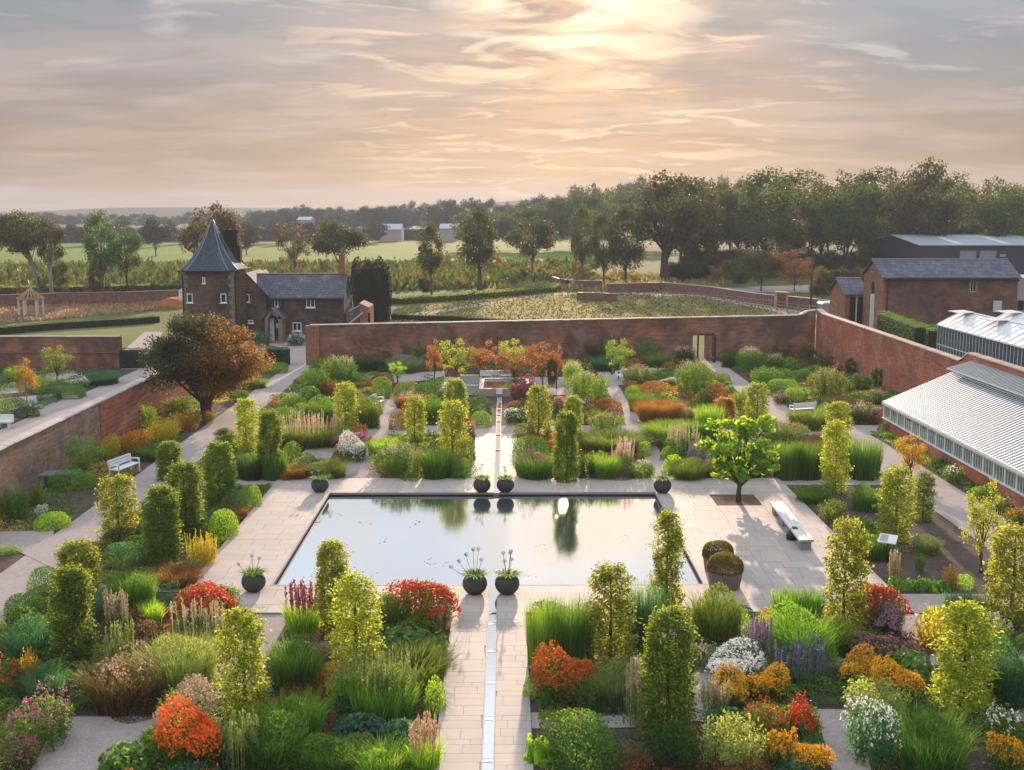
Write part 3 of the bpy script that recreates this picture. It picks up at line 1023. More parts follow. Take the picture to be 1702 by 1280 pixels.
# arch over the opening, cut in steps of a curve
xc = (dw0 + dw1) / 2; rr = (dw1 - dw0) / 2
arc = [(xc + rr * math.cos(a), YP, zdoor + 0.42 * math.sin(a)) for a in np.linspace(0, math.pi, 9)]
top = [(dw0 - 0.28, YP, pze), (pb, YP, pzt - 0.1), (dw1 + 0.42, YP, pze)]
for k in range(8):
    b.prism([arc[k], arc[k + 1], (arc[k + 1][0], YP, pzt - 0.1 - abs(arc[k + 1][0] - pb) * (pzt - pze - 0.1) / (pb - pa)), (arc[k][0], YP, pzt - 0.1 - abs(arc[k][0] - pb) * (pzt - pze - 0.1) / (pb - pa))], (0, 0.35, 0))
b.prism([(dw0 - 0.28, YP, pze), (dw0, YP, pze), (dw0, YP, pze + 0.45)], (0, 0.35, 0))
porch = hb(b, 'porch', M['quoin'])
b = MB()
for s, xe in ((-1, pa - 0.1), (1, pc + 0.1)):
    b.prism([(xe, YP - 0.15, pze - 0.12), (pb, YP - 0.15, pzt), (pb, YP - 0.15, pzt + 0.1), (xe, YP - 0.15, pze - 0.0)], (0, 2.1, 0))
b.build('porch_roof', M['slate'], porch, off=HO)
b = MB(); b.box(dw0, dw0 + 0.42, YP + 0.9, YP + 0.98, 0.1, zdoor + 0.1); b.build('white_side_panel', M['white_paint'], porch, off=HO)
b = MB(); b.box(dw0 + 0.42, dw1, YP + 1.0, YP + 1.06, 0.1, zdoor + 0.35)
d_ = hb(b, 'door', M['dark_wood'])
b = MB(); b.box(dw0 + 0.6, dw0 + 0.78, YP + 0.96, YP + 0.998, 1.3, 1.75); b.build('notice', M['white_paint'], d_, off=HO)
b = MB(); b.box(pb - 0.1, pb + 0.1, YP - 0.03, YP - 0.004, pze + 0.25, pze + 0.5); hb(b, 'gable_vent', M['dark_in'])
b = MB(); b.box(dw0 - 0.5, dw1 + 0.6, YP - 0.8, YP - 0.002, 0, 0.12); b.box(dw0 - 0.3, dw1 + 0.4, YP - 0.45, YP - 0.004, 0.12, 0.2); hb(b, 'step', M['brick_gable'])
wroot = empty('windows_holder', (0, 0, 0))
bpy.data.objects.remove(wroot)


def hwin(xa, xb, ya_, yb_, Y, lights=2):
    x_a, x_b = hx(xa, Y), hx(xb, Y)
    fr = window(house, (x_a + x_b) / 2 - HO[0], hz(yb_, Y), hz(ya_, Y), x_b - x_a, Y - HO[1], lights)
    return fr


hwin(509, 523.5, 497, 511, YH); hwin(485.5, 500, 536, 550, YH); hwin(456, 462.5, 497, 510, YH, 1)
hwin(408, 415, 489, 502, YG, 1); hwin(406, 420, 532, 537, YG, 2)
# tower
YT = 112.4
tx0, tx1 = hx(304, YT), hx(390, YT)
tze = hz(448, YT)
tw = tx1 - tx0
b = MB(); b.box(tx0, tx1, YT, YT + tw, 0, tze)
b.prism([(tx1, YT + 0.5, 0), (tx1 + 0.8, YT + 1.3, 0), (tx1 + 0.8, YT + tw - 0.5, 0), (tx1, YT + tw, 0)], (0, 0, tze))
hb(b, 'tower_wall', M['stonework'])
rgq = random.Random(5)
for side in (0, 1):
    for k in range(17):
        q = MB(); w = 0.5 if k % 2 else 0.32
        z = 0.05 + k * 0.4
        if side == 0: q.box(tx0 - 0.015, tx0 + w, YT - 0.02, YT + w * 0.8, z, z + 0.36)
        else: q.box(tx1 - w, tx1 + 0.015, YT - 0.02, YT + 0.3, z, z + 0.36)
        hb(q, 'quoin', M['quoin'])
# bell-cast spire
pk = hz(362, YT + tw / 2)
ctr = ((tx0 + tx1) / 2, YT + tw / 2)
prof = [(1.10, -0.10), (1.02, 0.05), (0.86, 0.50), (0.68, 1.10), (0.50, 1.85), (0.34, 2.70), (0.21, 3.50), (0.10, 4.30), (0.03, 4.85), (0.0, 5.05)]
sc = (pk - tze) / 5.05
b = MB()
rings = []
hw = tw / 2 + 0.12
for r, z in prof:
    ch_ = 0.72
    pts = []
    for sx, sy, first in ((-1, -1, 0), (1, -1, 1), (1, 1, 0), (-1, 1, 1)):
        a1 = (sx * r * hw, sy * r * hw * ch_); a2 = (sx * r * hw * ch_, sy * r * hw)
        pts += [a1, a2] if first == 0 else [a2, a1]
    rings.append([(ctr[0] + p[0], ctr[1] + p[1], tze + z * sc) for p in pts])
for k in range(len(rings) - 1):
    for j in range(8):
        j2 = (j + 1) % 8
        b.face([rings[k][j], rings[k][j2], rings[k + 1][j2], rings[k + 1][j]])
b.face(list(reversed(rings[0])))
tr = hb(b, 'spire_roof', M['slate_tower'])
b = MB()
for j in range(8):
    b.tube([rings[k][j] for k in range(len(rings) - 1)], 0.05, 5)
b.build('hip_roll', M['lead'], tr, off=HO)
b = MB(); b.tube([(ctr[0], ctr[1], pk - 0.3), (ctr[0], ctr[1], pk + 0.25)], [0.07, 0.03], 8); b.build('finial', M['lead'], tr, off=HO)
b = MB(); b.box(tx0 - 0.3, tx1 + 0.3, YT - 0.33, YT - 0.25, tze - 0.2, tze - 0.1); hb(b, 'gutter', M['iron'])
b = MB(); b.tube([(tx0 - 0.25, YT - 0.25, tze - 0.1), (tx0 + 0.05, YT - 0.08, tze - 0.6), (tx0 + 0.05, YT - 0.08, 0)], 0.06); hb(b, 'drainpipe', M['iron'])
b = MB(); b.tube([(tx1 + 0.3, YT - 0.25, tze - 0.1), (tx1 + 0.1, YT - 0.08, tze - 0.6), (tx1 + 0.1, YT - 0.08, 0)], 0.06); hb(b, 'drainpipe', M['iron'])
hwin(311, 320.5, 488, 503, YT, 1); hwin(367, 376.5, 488, 503, YT, 1); hwin(338, 342.5, 461, 471, YT, 1)
# big dark chimney behind the tower
YC = YT + 3.6
b = MB(); c0, c1 = hx(375, YC), hx(397, YC); zt = hz(385, YC)
b.box(c0, c1, YC, YC + 1.1, 4, zt); b.box(c0 - 0.1, c1 + 0.1, YC - 0.08, YC + 1.18, zt, zt + 0.2); b.box(c1, c1 + 0.22, YC + 0.2, YC + 1.0, 4, zt - 1.3)
for k in range(6):
    b.box(c0 + 0.08 + k * 0.2, c0 + 0.2 + k * 0.2, YC - 0.05, YC - 0.002, zt - 2.4, zt - 0.3)
M['soot'] = mat_plain('soot', (0.035, 0.025, 0.022), 0.95)  # even near-black colour of the big chimney
ch = hb(b, 'chimney', M['soot'])
for k, xx in enumerate((0.32, 0.95)):
    b = MB(); b.lathe([(0.15, zt + 0.19), (0.17, zt + 0.45), (0.12, zt + 0.65 + 0.15 * k), (0.15, zt + 0.75 + 0.15 * k)], 10, c=(c0 + xx, YC + 0.5)); b.build('chimney_pot', M['pot_clay'], ch, off=HO)
# low brick outbuilding on the right
YO = 113.0
ox0, ox1 = hx(574, YO), hx(613, YO)
b = MB(); om = hx(598, YO)
b.box(om, ox1, YO, YO + 4, 0, hz(511, YO)); b.prism([(om, YO, hz(511, YO)), (ox1, YO, hz(511, YO)), (ox1 - 0.9, YO, hz(504, YO)), (om + 0.2, YO, hz(506, YO))], (0, 4, 0))
o = empty('outbuilding', HO, 0, 'small orange brick outbuilding with a slate lean-to at the right end of the lodge', 'outbuilding')
b.build('wall', M['brick_gable'], o, off=HO)
b = MB(); b.prism([(ox0, YO + 0.6, 0), (om, YO + 0.6, 0), (om, YO + 0.6, hz(508, YO)), (ox0, YO + 0.6, hz(520, YO))], (0, 3, 0)); b.build('lean_to', M['slate'], o, off=HO)
b = MB(); b.box(om + 0.75, om + 0.95, YO - 0.03, YO - 0.003, hz(540, YO), hz(520, YO)); b.build('slit_window', M['dark_in'], o, off=HO)
b = MB(); b.bar((om - 1.2, YO - 0.05, hz(540, YO)), (om + 0.3, YO - 0.05, hz(519, YO)), 0.3, 0.16); b.build('coping', M['coping'], o, off=HO)

# ------------------------------------------------------------------ barns on the right
def gable_house(name, label, x0, x1, y0, y1, ze, zr, wall, roofm, cat='barn', over=0.25, endmat=None):
    """ridge runs along X"""
    root = empty(name, (x0, y0, 0), 0, label, cat)
    off = (x0, y0, 0); ym = (y0 + y1) / 2
    b = MB(); b.box(x0 + 0.3, x1, y0, y1, 0, ze)
    b.build('wall', wall, root, off=off)
    b = MB(); b.prism([(x0, y0 - 0.004, 0), (x0, y1, 0), (x0, y1, ze), (x0, ym, zr - 0.1), (x0, y0 - 0.004, ze)], (0.3, 0, 0))
    b.build('gable_end', endmat or wall, root, off=off)
    b = MB(); b.prism([(x1 - 0.3, y0, ze), (x1 - 0.3, y1, ze), (x1 - 0.3, ym, zr - 0.1)], (0.3, 0, 0)); b.build('gable_end', wall, root, off=off)
    b = MB(); sl = (zr - ze) / (ym - y0)
    for s in (-1, 1):
        ye = ym + s * (ym - y0 + over); zz = ze - over * sl
        b.prism([(x0 - over, ye, zz), (x0 - over, ym, zr), (x0 - over, ym, zr + 0.12), (x0 - over, ye, zz + 0.12)], (x1 - x0 + 2 * over, 0, 0))
    rf = b.build('roof', roofm, root, off=off)
    b = MB(); b.box(x0 - over, x1 + over, ym - 0.12, ym + 0.12, zr + 0.09, zr + 0.2); b.build('ridge_tiles', M['lead'], rf, off=off)
    return root, off


YB = 120.0
bx0, bx1 = atY(1467, 500, YB).x, atY(1690, 500, YB).x
bze, bzr = atY(1500, 461, YB).z, atY(1500, 433, YB + 3.3).z
barn, off = gable_house('brick_barn', 'long two-storey brick barn with a slate roof beyond the right wall', bx0, bx1, YB, YB + 6.6, bze, bzr, M['brick_barn'], M['slate_barn'], endmat=M['brick_gable'])
b = MB(); b.tube([(bx0 + 0.45, YB - 0.08, bze - 0.1), (bx0 + 0.45, YB - 0.08, 0)], 0.07); b.build('drainpipe', M['iron'], barn, off=off)
b = MB(); b.box(bx0 + 0.1, bx1, YB - 0.4, YB - 0.3, bze - 0.32, bze - 0.2); b.build('gutter', M['iron'], barn, off=off)
zx = lambda px: atY(px, 500, YB).x
zz = lambda py: atY(1500, py, YB).z
b = MB(); b.box(zx(1608.5), zx(1624), YB - 0.05, YB - 0.003, zz(490), zz(464)); b.build('window_surround', M['quoin'], barn, off=off)
w_ = MB(); w_.box(zx(1611), zx(1619.5), YB - 0.08, YB - 0.052, zz(485), zz(466)); fr = w_.build('window', M['grey_paint'], barn, off=off)
for k in range(2):
    w_ = MB(); xa = zx(1611) + 0.04 + k * 0.26; w_.box(xa, xa + 0.2, YB - 0.09, YB - 0.082, zz(485) + 0.06, zz(466) - 0.06); w_.build('pane', M['window'], fr, off=off)
w_ = MB(); w_.box(zx(1651), zx(1665), YB - 0.06, YB - 0.003, zz(519), zz(500)); w_.build('hatch', M['grey_paint'], barn, off=off)
for yy in (YB + 2.9,):
    w_ = MB(); w_.box(bx0 - 0.05, bx0 - 0.003, yy, yy + 0.8, 3.4, 5.1); w_.build('loft_opening', M['dark_in'], barn, off=off)  # flat black plate on the gable; inside shade put in as colour
# pale wing at the barn's right end
b = MB(); b.box(zx(1690) + 0.003, zx(1745), YB + 0.3, YB + 6, 0, zz(462)); o = b.build('rendered_wing', M['brick_gable'])
M['render_pink'] = mat_plain('render_pink', (0.42, 0.34, 0.36), 0.9)
o.data.materials[0] = M['render_pink']; tag(o, 'pale rendered block joined to the right end of the brick barn', 'building')
w_ = MB(); w_.box(zx(1693.5), zx(1704), YB + 0.24, YB + 0.297, zz(516), zz(500)); w_.build('window', M['window'], o)
# small brick shed left of the barn
YS = 127
sx0, sx1 = atY(1405, 500, YS).x, atY(1439, 500, YS).x
sze, szr = atY(1405, 489, YS).z, atY(1405, 464, YS + 3).z
shed, off = gable_house('brick_shed', 'small open-fronted brick shed with a slate roof left of the barn', sx0, sx1, YS, YS + 6, sze, szr, M['brick_gable'], M['slate_barn'], 'shed')
b = MB(); b.box(sx0 + 0.5, sx1 - 0.1, YS - 0.04, YS - 0.003, 0, sze - 0.3); b.build('dark_opening', M['dark_in'], shed, off=off)  # black panel on the solid front, painted for the shaded interior
b = MB(); b.box(sx0 + 1.1, sx0 + 1.25, YS - 0.1, YS - 0.042, 0, sze - 0.2); b.build('post', M['pale_wood'], shed, off=off)
# steel shed
YL = 205
lx0, lx1 = atY(1529, 430, YL).x, atY(1529, 430, YL).x + 60
lze, lzr = atY(1529, 408, YL).z, atY(1529, 391.5, YL + 15).z
M['dark_clad'] = mat_plain('dark_clad', (0.045, 0.04, 0.045), 0.6)
M['tin_roof'] = mat_plain('tin_roof', (0.36, 0.42, 0.46), 0.45, 0.5, var=0.08)
M['roof_light'] = mat_plain('roof_light', (0.72, 0.76, 0.78), 0.4)
shed2, off = gable_house('steel_shed', 'large dark steel farm shed with a pale metal roof in front of the wood', lx0, lx1, YL, YL + 30, lze, lzr, M['dark_clad'], M['tin_roof'], 'shed', over=0.3)
sl = (lzr - lze) / 15
for k in range(6):
    xa = lx0 + 6.5 + k * 8.2
    b = MB(); y0_, y1_ = YL + 1.5, YL + 11.0
    b.prism([(xa, y0_, lze + 1.5 * sl + 0.13), (xa + 1.1, y0_, lze + 1.5 * sl + 0.13), (xa + 1.1, y1_, lze + 11 * sl + 0.13), (xa, y1_, lze + 11 * sl + 0.13)], (0, 0, 0.04))
    b.build('roof_light', M['roof_light'], shed2, off=off)
for k, (a_, c_) in enumerate(((1595, 1622), (1628, 1655))):
    b = MB(); b.box(atY(a_, 430, YL).x, atY(c_, 430, YL).x, YL - 0.1, YL - 0.004, 0, lze - 0.9); b.build('roller_door', M['lead'], shed2, off=off)
b = MB(); b.box(atY(1662, 430, YL).x, atY(1671, 430, YL).x, YL - 0.1, YL - 0.004, lze - 1.9, lze - 1.5); b.build('sign', M['stone_pale'], shed2, off=off)

# distant farm buildings between the trees
for (px, py, w, h, D, lb) in ((505, 363, 24, 5, 560, 'far white curved roof seen over the trees left of centre'),
                              (649, 377, 36, 9, 470, 'far low building with a pale blue roof behind the left field'),
                              (745, 376, 30, 8, 470, 'far pale blue roof showing between the lone trees')):
    p = atY(px, py, D); m_ = mpp(p)
    r_ = empty('far_building', (p.x, p.y, 0), 0, lb, 'building')
    b = MB(); b.box(-w * m_ / 2, w * m_ / 2, 0, 12, 0, p.z - h * m_ * 0.5); b.build('wall', M['render_pink'], r_)
    b = MB(); zt = p.z + h * m_ * 0.5; b.prism([(-w * m_ / 2, -0.5, p.z - h * m_ * 0.5), (-w * m_ / 2, 6, zt), (-w * m_ / 2, 12.5, p.z - h * m_ * 0.5)], (w * m_, 0, 0)); b.build('roof', M['tin_roof'], r_)

# ------------------------------------------------------------------ lean-to glasshouse on the right wall
GX, GZE, GZS, GZ0 = 21.55, 1.52, 0.72, 0.0
GY1 = 67.6; GY0 = 44.0
RXg, RZg = 25.35, 3.22
gh = empty('lean_to_glasshouse', (GX, GY1, 0), 0, 'white-barred lean-to glasshouse on a low brick plinth against the right wall', 'glasshouse')
off = (GX, GY1, 0)
b = MB(); b.box(GX, GX + 0.22, GY0, GY1 - 0.22, 0, GZS - 0.04); b.box(GX, XR - 0.26, GY1 - 0.22, GY1, 0, GZS - 0.04)
b.build('brick_plinth', M['brick_right'], gh, off=off)
b = MB(); b.box(GX - 0.07, GX + 0.24, GY0, GY1 + 0.05, GZS - 0.037, GZS + 0.02); b.box(GX + 0.25, XR - 0.26, GY1 - 0.24, GY1 + 0.05, GZS - 0.037, GZS + 0.02); b.build('sill', M['white_paint'], gh, off=off)
b = MB(); b.box(GX - 0.10, GX + 0.10, GY0, GY1 + 0.06, GZE - 0.06, GZE + 0.05); b.build('eaves_gutter', M['cream_wood'], gh, off=off)
M['white_iron'] = mat_plain('white_iron', (0.80, 0.82, 0.83), 0.45, 0.5, var=0.06)
# front: posts every 1.2 m, thin bars between, panes
nb = int((GY1 - GY0) / 1.2)
for k in range(nb + 1):
    y = GY1 - 0.05 - k * 1.2
    q = MB(); q.box(GX + 0.0, GX + 0.09, y - 0.06, y + 0.06, GZS + 0.022, GZE - 0.062); q.build('post', M['white_iron'], gh, off=off)
    if k < nb:
        q = MB()
        for j in (1, 2, 3):
            q.box(GX + 0.02, GX + 0.05, y - 0.3 * j - 0.014, y - 0.3 * j + 0.014, GZS + 0.022, GZE - 0.062)
        q.build('glazing_bar', M['white_iron'], gh, off=off)
        for j in range(4):
            q = MB(); q.box(GX + 0.030, GX + 0.036, y - 0.3 * (j + 1) + 0.016, y - 0.3 * j - 0.016, GZS + 0.03, GZE - 0.066); q.build('pane', M['glass_side'], gh, off=off)
# roof slope: bars and one long pane between each pair of bars
sp = 0.34
nr = int((GY1 - GY0) / sp)
bar = MB(); bar.bar((0, 0, 0), (RXg - GX + 0.08, 0, RZg - GZE), 0.12, 0.07)
bm_ = bar.mesh('roof_bar'); bm_.materials.append(M['white_iron'])
pan = MB(); pan.prism([(0, -sp / 2 + 0.03, 0.0), (0, sp / 2 - 0.03, 0.0), (RXg - GX, sp / 2 - 0.03, RZg - GZE), (RXg - GX, -sp / 2 + 0.03, RZg - GZE)], (0, 0, 0.006))
pm_ = pan.mesh('roof_pane'); pm_.materials.append(M['glass_roof'])
for k in range(nr + 1):
    y = GY1 - k * sp
    o = bpy.data.objects.new('roof_bar', bm_); COL.objects.link(o); o.parent = gh; o.location = (-0.04, y - GY1, GZE + 0.07)
    if k < nr:
        o = bpy.data.objects.new('roof_pane', pm_); COL.objects.link(o); o.parent = gh; o.location = (0, y - sp / 2 - GY1, GZE + 0.065)
# lapped cross rails
b = MB()
for f in (0.0, 1.0):
    b.bar((GX + (RXg - GX) * f, GY0, GZE + 0.09 + (RZg - GZE) * f), (GX + (RXg - GX) * f, GY1, GZE + 0.09 + (RZg - GZE) * f), 0.10, 0.06)
b.build('roof_rail', M['white_iron'], gh, off=off)
# ridge ventilator, tilted open
v = MB(); v.prism([(RXg - 0.35, GY0, RZg + 0.30), (XR - 0.3, GY0, RZg + 0.72), (XR - 0.3, GY0, RZg + 0.76), (RXg - 0.35, GY0, RZg + 0.34)], (0, GY1 - 0.2 - GY0, 0))
v.build('ridge_vent', M['glass_roof'], gh, off=off)
v = MB()
for k in range(int((GY1 - GY0) / 0.3)):
    y = GY1 - 0.2 - k * 0.3
    v.bar((RXg - 0.36, y, RZg + 0.35), (XR - 0.3, y, RZg + 0.77), 0.04, 0.03)
v.bar((RXg - 0.36, GY0, RZg + 0.33), (RXg - 0.36, GY1 - 0.2, RZg + 0.33), 0.06, 0.06)
o = v.build('vent_bar', M['grey_paint'], gh, off=off)
v = MB()
for k in range(int((GY1 - GY0) / 0.9)):
    y = GY1 - 0.5 - k * 0.9
    v.bar((RXg, y, RZg + 0.08), (RXg - 0.2, y, RZg + 0.33), 0.03, 0.03)
v.build('vent_stay', M['grey_paint'], gh, off=off)
# far gable glazing
b = MB(); b.prism([(GX + 0.1, GY1 + 0.005, GZS + 0.03), (XR - 0.3, GY1 + 0.005, GZS + 0.03), (XR - 0.3, GY1 + 0.005, RZg + 0.2), (RXg, GY1 + 0.005, RZg), (GX + 0.1, GY1 + 0.005, GZE)], (0, 0.01, 0))
b.build('gable_glass', M['glass_side'], gh, off=off)
# staging and planting inside, a dim floor
b = MB(); b.box(GX + 0.25, XR - 0.27, GY0, GY1 - 0.24, 0.0, 0.02); b.build('floor', M['gravel'], gh, off=off)
b = MB(); b.box(GX + 0.3, GX + 1.1, GY0, GY1 - 0.4, 0.66, 0.70); b.build('staging', M['cream_wood'], gh, off=off)

# ------------------------------------------------------------------ white glasshouse beyond the wall
WX, WY1, WY0 = 34.4, 95.2, 60.0
wze = 3.38
wh = empty('white_glasshouse', (WX, WY1, 0), 0, 'large glasshouse with white-shaded twin roofs and blue-grey glazed sides beyond the right wall', 'glasshouse')
off = (WX, WY1, 0)
spn = 3.75
for s in range(2):
    xa = WX + s * spn; xm = xa + spn / 2; xb = xa + spn; zr_ = wze + 1.05
    b = MB()
    b.prism([(xa - 0.08, WY0, wze), (xm, WY0, zr_), (xm, WY0, zr_ + 0.04), (xa - 0.08, WY0, wze + 0.04)], (0, WY1 - WY0, 0))
    b.prism([(xb, WY0, wze), (xm, WY0, zr_), (xm, WY0, zr_ + 0.04), (xb, WY0, wze + 0.04)], (0, WY1 - WY0, 0))
    rf = b.build('roof', M['glass_shaded'], wh, off=off)
    b = MB()
    for k in range(28):
        y = WY1 - k * 1.2
        for (x_e, x_f) in ((xa - 0.08, xm), (xb, xm)):
            b.bar((x_e, y, wze + 0.06), (x_f, y, zr_ + 0.06), 0.05, 0.04)
    b.bar((xm, WY0, zr_ + 0.07), (xm, WY1 + 0.15, zr_ + 0.07), 0.14, 0.08)
    b.build('roof_bar', M['white_iron'], rf, off=off)
    for k in range(5):
        b = MB(); y0_ = WY1 - 0.3 - k * 6.5
        b.prism([(xm, y0_, zr_ + 0.11), (xm, y0_ - 2.2, zr_ + 0.11), (xm - 1.25, y0_ - 2.2, zr_ + 0.05), (xm - 1.25, y0_, zr_ + 0.05)], (0, 0, 0.05))
        b.build('vent_flap', M['glass_shaded'], rf, off=off)
    b = MB(); b.prism([(xa, WY1 - 0.03, wze), (xb, WY1 - 0.03, wze), (xm, WY1 - 0.03, zr_)], (0, 0.02, 0)); b.build('gable_glass', M['glass_blue'], wh, off=off)
# side: posts and panes in two tiers
npost = 58
pitchy = (WY1 - WY0) / npost
gp = {}
for nm, (z0, z1) in (('upper', (1.9, wze - 0.08)), ('lower', (0.35, 1.82))):
    q = MB(); q.box(0, 0.012, 0.03, pitchy - 0.03, z0, z1); gp[nm] = q.mesh('pane'); gp[nm].materials.append(M['glass_blue'])
q = MB(); q.box(-0.02, 0.04, -0.025, 0.025, 0.3, wze - 0.05); pmz = q.mesh('mullion'); pmz.materials.append(M['white_iron'])
for k in range(npost):
    y = -(k + 1) * pitchy
    for nm in gp:
        o = bpy.data.objects.new('pane', gp[nm]); COL.objects.link(o); o.parent = wh; o.location = (0, y, 0)
    o = bpy.data.objects.new('mullion', pmz); COL.objects.link(o); o.parent = wh; o.location = (0, y + pitchy, 0)
b = MB(); b.box(WX - 0.03, WX + 0.05, WY0, WY1, 1.83, 1.89); b.box(WX - 0.03, WX + 0.05, WY0, WY1, 0.28, 0.34); b.box(WX - 0.1, WX + 0.1, WY0, WY1 + 0.02, wze - 0.06, wze + 0.0)
b.build('rail', M['white_iron'], wh, off=off)
b = MB(); b.box(WX, WX + 0.2, WY0, WY1, 0, 0.278); b.build('base_wall', M['stone_pale'], wh, off=off)
b = MB(); b.box(WX + 0.4, WX + 2 * spn - 0.4, WY0, WY1 - 0.3, 1.0, 1.06); b.build('bench', M['stone_pale'], wh, off=off)
b = MB()
for k in range(14):
    y = WY1 - 0.8 - k * 1.15
    b.box(WX + 0.25, WX + 0.27, y - 0.8, y, 2.25, wze - 0.2)
b.build('blind', M['white_paint'], wh, off=off)
b = MB(); b.box(WX + 2 * spn, WX + 2 * spn + 0.05, WY0, WY1, 0, wze); b.box(WX + 0.05, WX + 2 * spn, WY1 - 0.02, WY1, 0.3, wze - 0.02); b.build('glass_side', M['glass_blue'], wh, off=off)

# ------------------------------------------------------------------ walls, fences in the land beyond
def seg_wall(name, label, pts, h, mat, capm, th=0.3):
    """low wall along photo points"""
    root = empty(name, (0, 0, 0), 0, label, 'wall')
    b = MB(); c = MB()
    P = [at(x, y) for x, y in pts]
    for p, q in zip(P, P[1:]):
        b.bar(p + Vector((0, 0, h / 2)), q + Vector((0, 0, h / 2)), th, h)
        c.bar(p + Vector((0, 0, h + 0.05)), q + Vector((0, 0, h + 0.05)), th + 0.12, 0.09)
    b.build('brickwork', mat, root); c.build('coping', capm, root)
    return root


M['brick_far'] = mat_plain('brick_far', (0.20, 0.10, 0.075), 0.9, var=0.3, scale=2)
seg_wall('field_wall', 'short curved brick wall with pale piers in the middle of the meadow', [(918, 474), (930, 478), (952, 481), (1000, 482)], 1.35, M['brick_far'], M['stone_pale'])
for i, px in enumerate((952, 995)):
    p = at(px, 481); b = MB(); b.box(p.x - 0.25, p.x + 0.25, p.y - 0.45, p.y - 0.05, 0, 1.6)
    tag(b.build('wall_pier', M['stone_pale']), ('pale pier in the middle of the curved meadow wall', 'pale pier near the right end of the curved meadow wall')[i], 'pier')
seg_wall('field_wall', 'detached length of low brick wall in the meadow below the curved wall', [(960, 499), (1025, 501)], 1.0, M['brick_far'], M['coping_dark'], 0.6)
seg_wall('field_wall', 'long low brick boundary wall running right from the big tree', [(1010, 487), (1100, 484), (1180, 492), (1260, 505), (1340, 513), (1400, 521)], 1.3, M['brick_far'], M['stone_pale'])
seg_wall('field_wall', 'long dark red boundary wall across the left, behind the timber gazebo', [(-300, 520), (0, 512), (100, 508), (210, 506), (305, 502)], 1.6, M['brick_far'], M['coping_dark'])
# post and rail fence
fr_ = empty('post_and_rail_fence', (0, 0, 0), 0, 'pale post and rail fence beside the track in front of the shed', 'fence')
P = [at(x, y) for x, y in ((1100, 497), (1180, 504), (1228, 508), (1290, 516), (1345, 524), (1368, 524))]
pts = []
for p, q in zip(P, P[1:]):
    n = max(1, int((q - p).length / 2.4))
    for k in range(n): pts.append(p.lerp(q, k / n))
pts.append(P[-1])
for p in pts:
    b = MB(); b.box(p.x - 0.06, p.x + 0.06, p.y - 0.06, p.y + 0.06, 0, 1.25); b.build('post', M['fence_wood'], fr_)
for k in range(3):
    for i, (p, q) in enumerate(zip(pts, pts[1:])):
        b = MB(); z = 0.35 + k * 0.38; b.bar(p + Vector((0, -0.08, z)), q + Vector((0, -0.08, z)), 0.03, 0.09); b.build('rail', M['fence_wood'], fr_)
b = MB(); p = at(1290, 512); b.box(p.x, p.x + 1.5, p.y, p.y + 1.2, 0, 1.9); b.prism([(p.x - 0.1, p.y - 0.1, 1.9), (p.x + 1.6, p.y - 0.1, 1.9), (p.x + 1.6, p.y - 0.1, 1.98), (p.x - 0.1, p.y - 0.1, 2.1)], (0, 1.4, 0))
o = b.build('timber_shelter', M['oak']); tag(o, 'small brown timber box shelter in the rail fence', 'shelter')
b = MB(); b.box(p.x + 0.1, p.x + 1.2, p.y - 0.04, p.y - 0.003, 0.1, 1.75); b.build('door', M['pot_clay'], o)
# grey tank shed and paling fence by the corner of the wall
p = at(1366, 531); b = MB(); b.box(p.x, p.x + 1.75, p.y, p.y + 2, 0, 1.75)
o = b.build('grey_shed', M['lead']); tag(o, 'small blue-grey metal store just behind the corner of the garden wall', 'shed')
b = MB(); b.prism([(p.x - 0.1, p.y - 0.1, 1.755), (p.x + 1.85, p.y - 0.1, 1.755), (p.x + 1.75, p.y - 0.1, 1.95), (p.x + 0.1, p.y - 0.1, 1.95)], (0, 2.2, 0)); b.build('roof', M['grey_paint'], o)
fr_ = empty('paling_fence', (0, 0, 0), 0, 'close-boarded pale paling fence between the brick shed and the barn', 'fence')
p, q = at(1401, 533), at(1432, 540)
n = 16
for k in range(n):
    r_ = p.lerp(q, k / n); b = MB(); b.box(r_.x, r_.x + (q.x - p.x) / n - 0.02, r_.y, r_.y + 0.03, 0.05, 1.75 + 0.05 * math.sin(k * 1.7)); b.build('board', M['pale_wood'] if k < 12 else M['oak'], fr_)
# tall grey post by the gable
p = atY(1449, 540, 112); b = MB(); b.box(p.x - 0.14, p.x + 0.14, 112, 112.3, 0, atY(1449, 489, 112).z)
o = b.build('post', M['grey_paint']); tag(o, 'tall plain grey post in front of the gable end of the barn', 'post')
p = atY(1349, 470, 150); b = MB(); b.tube([(p.x, 150, 0), (p.x, 150, atY(1349, 430, 150).z)], 0.12, 8)
o = b.build('pole', M['dark_wood']); tag(o, 'slim dark pole standing in front of the scrub left of the sheds', 'pole')
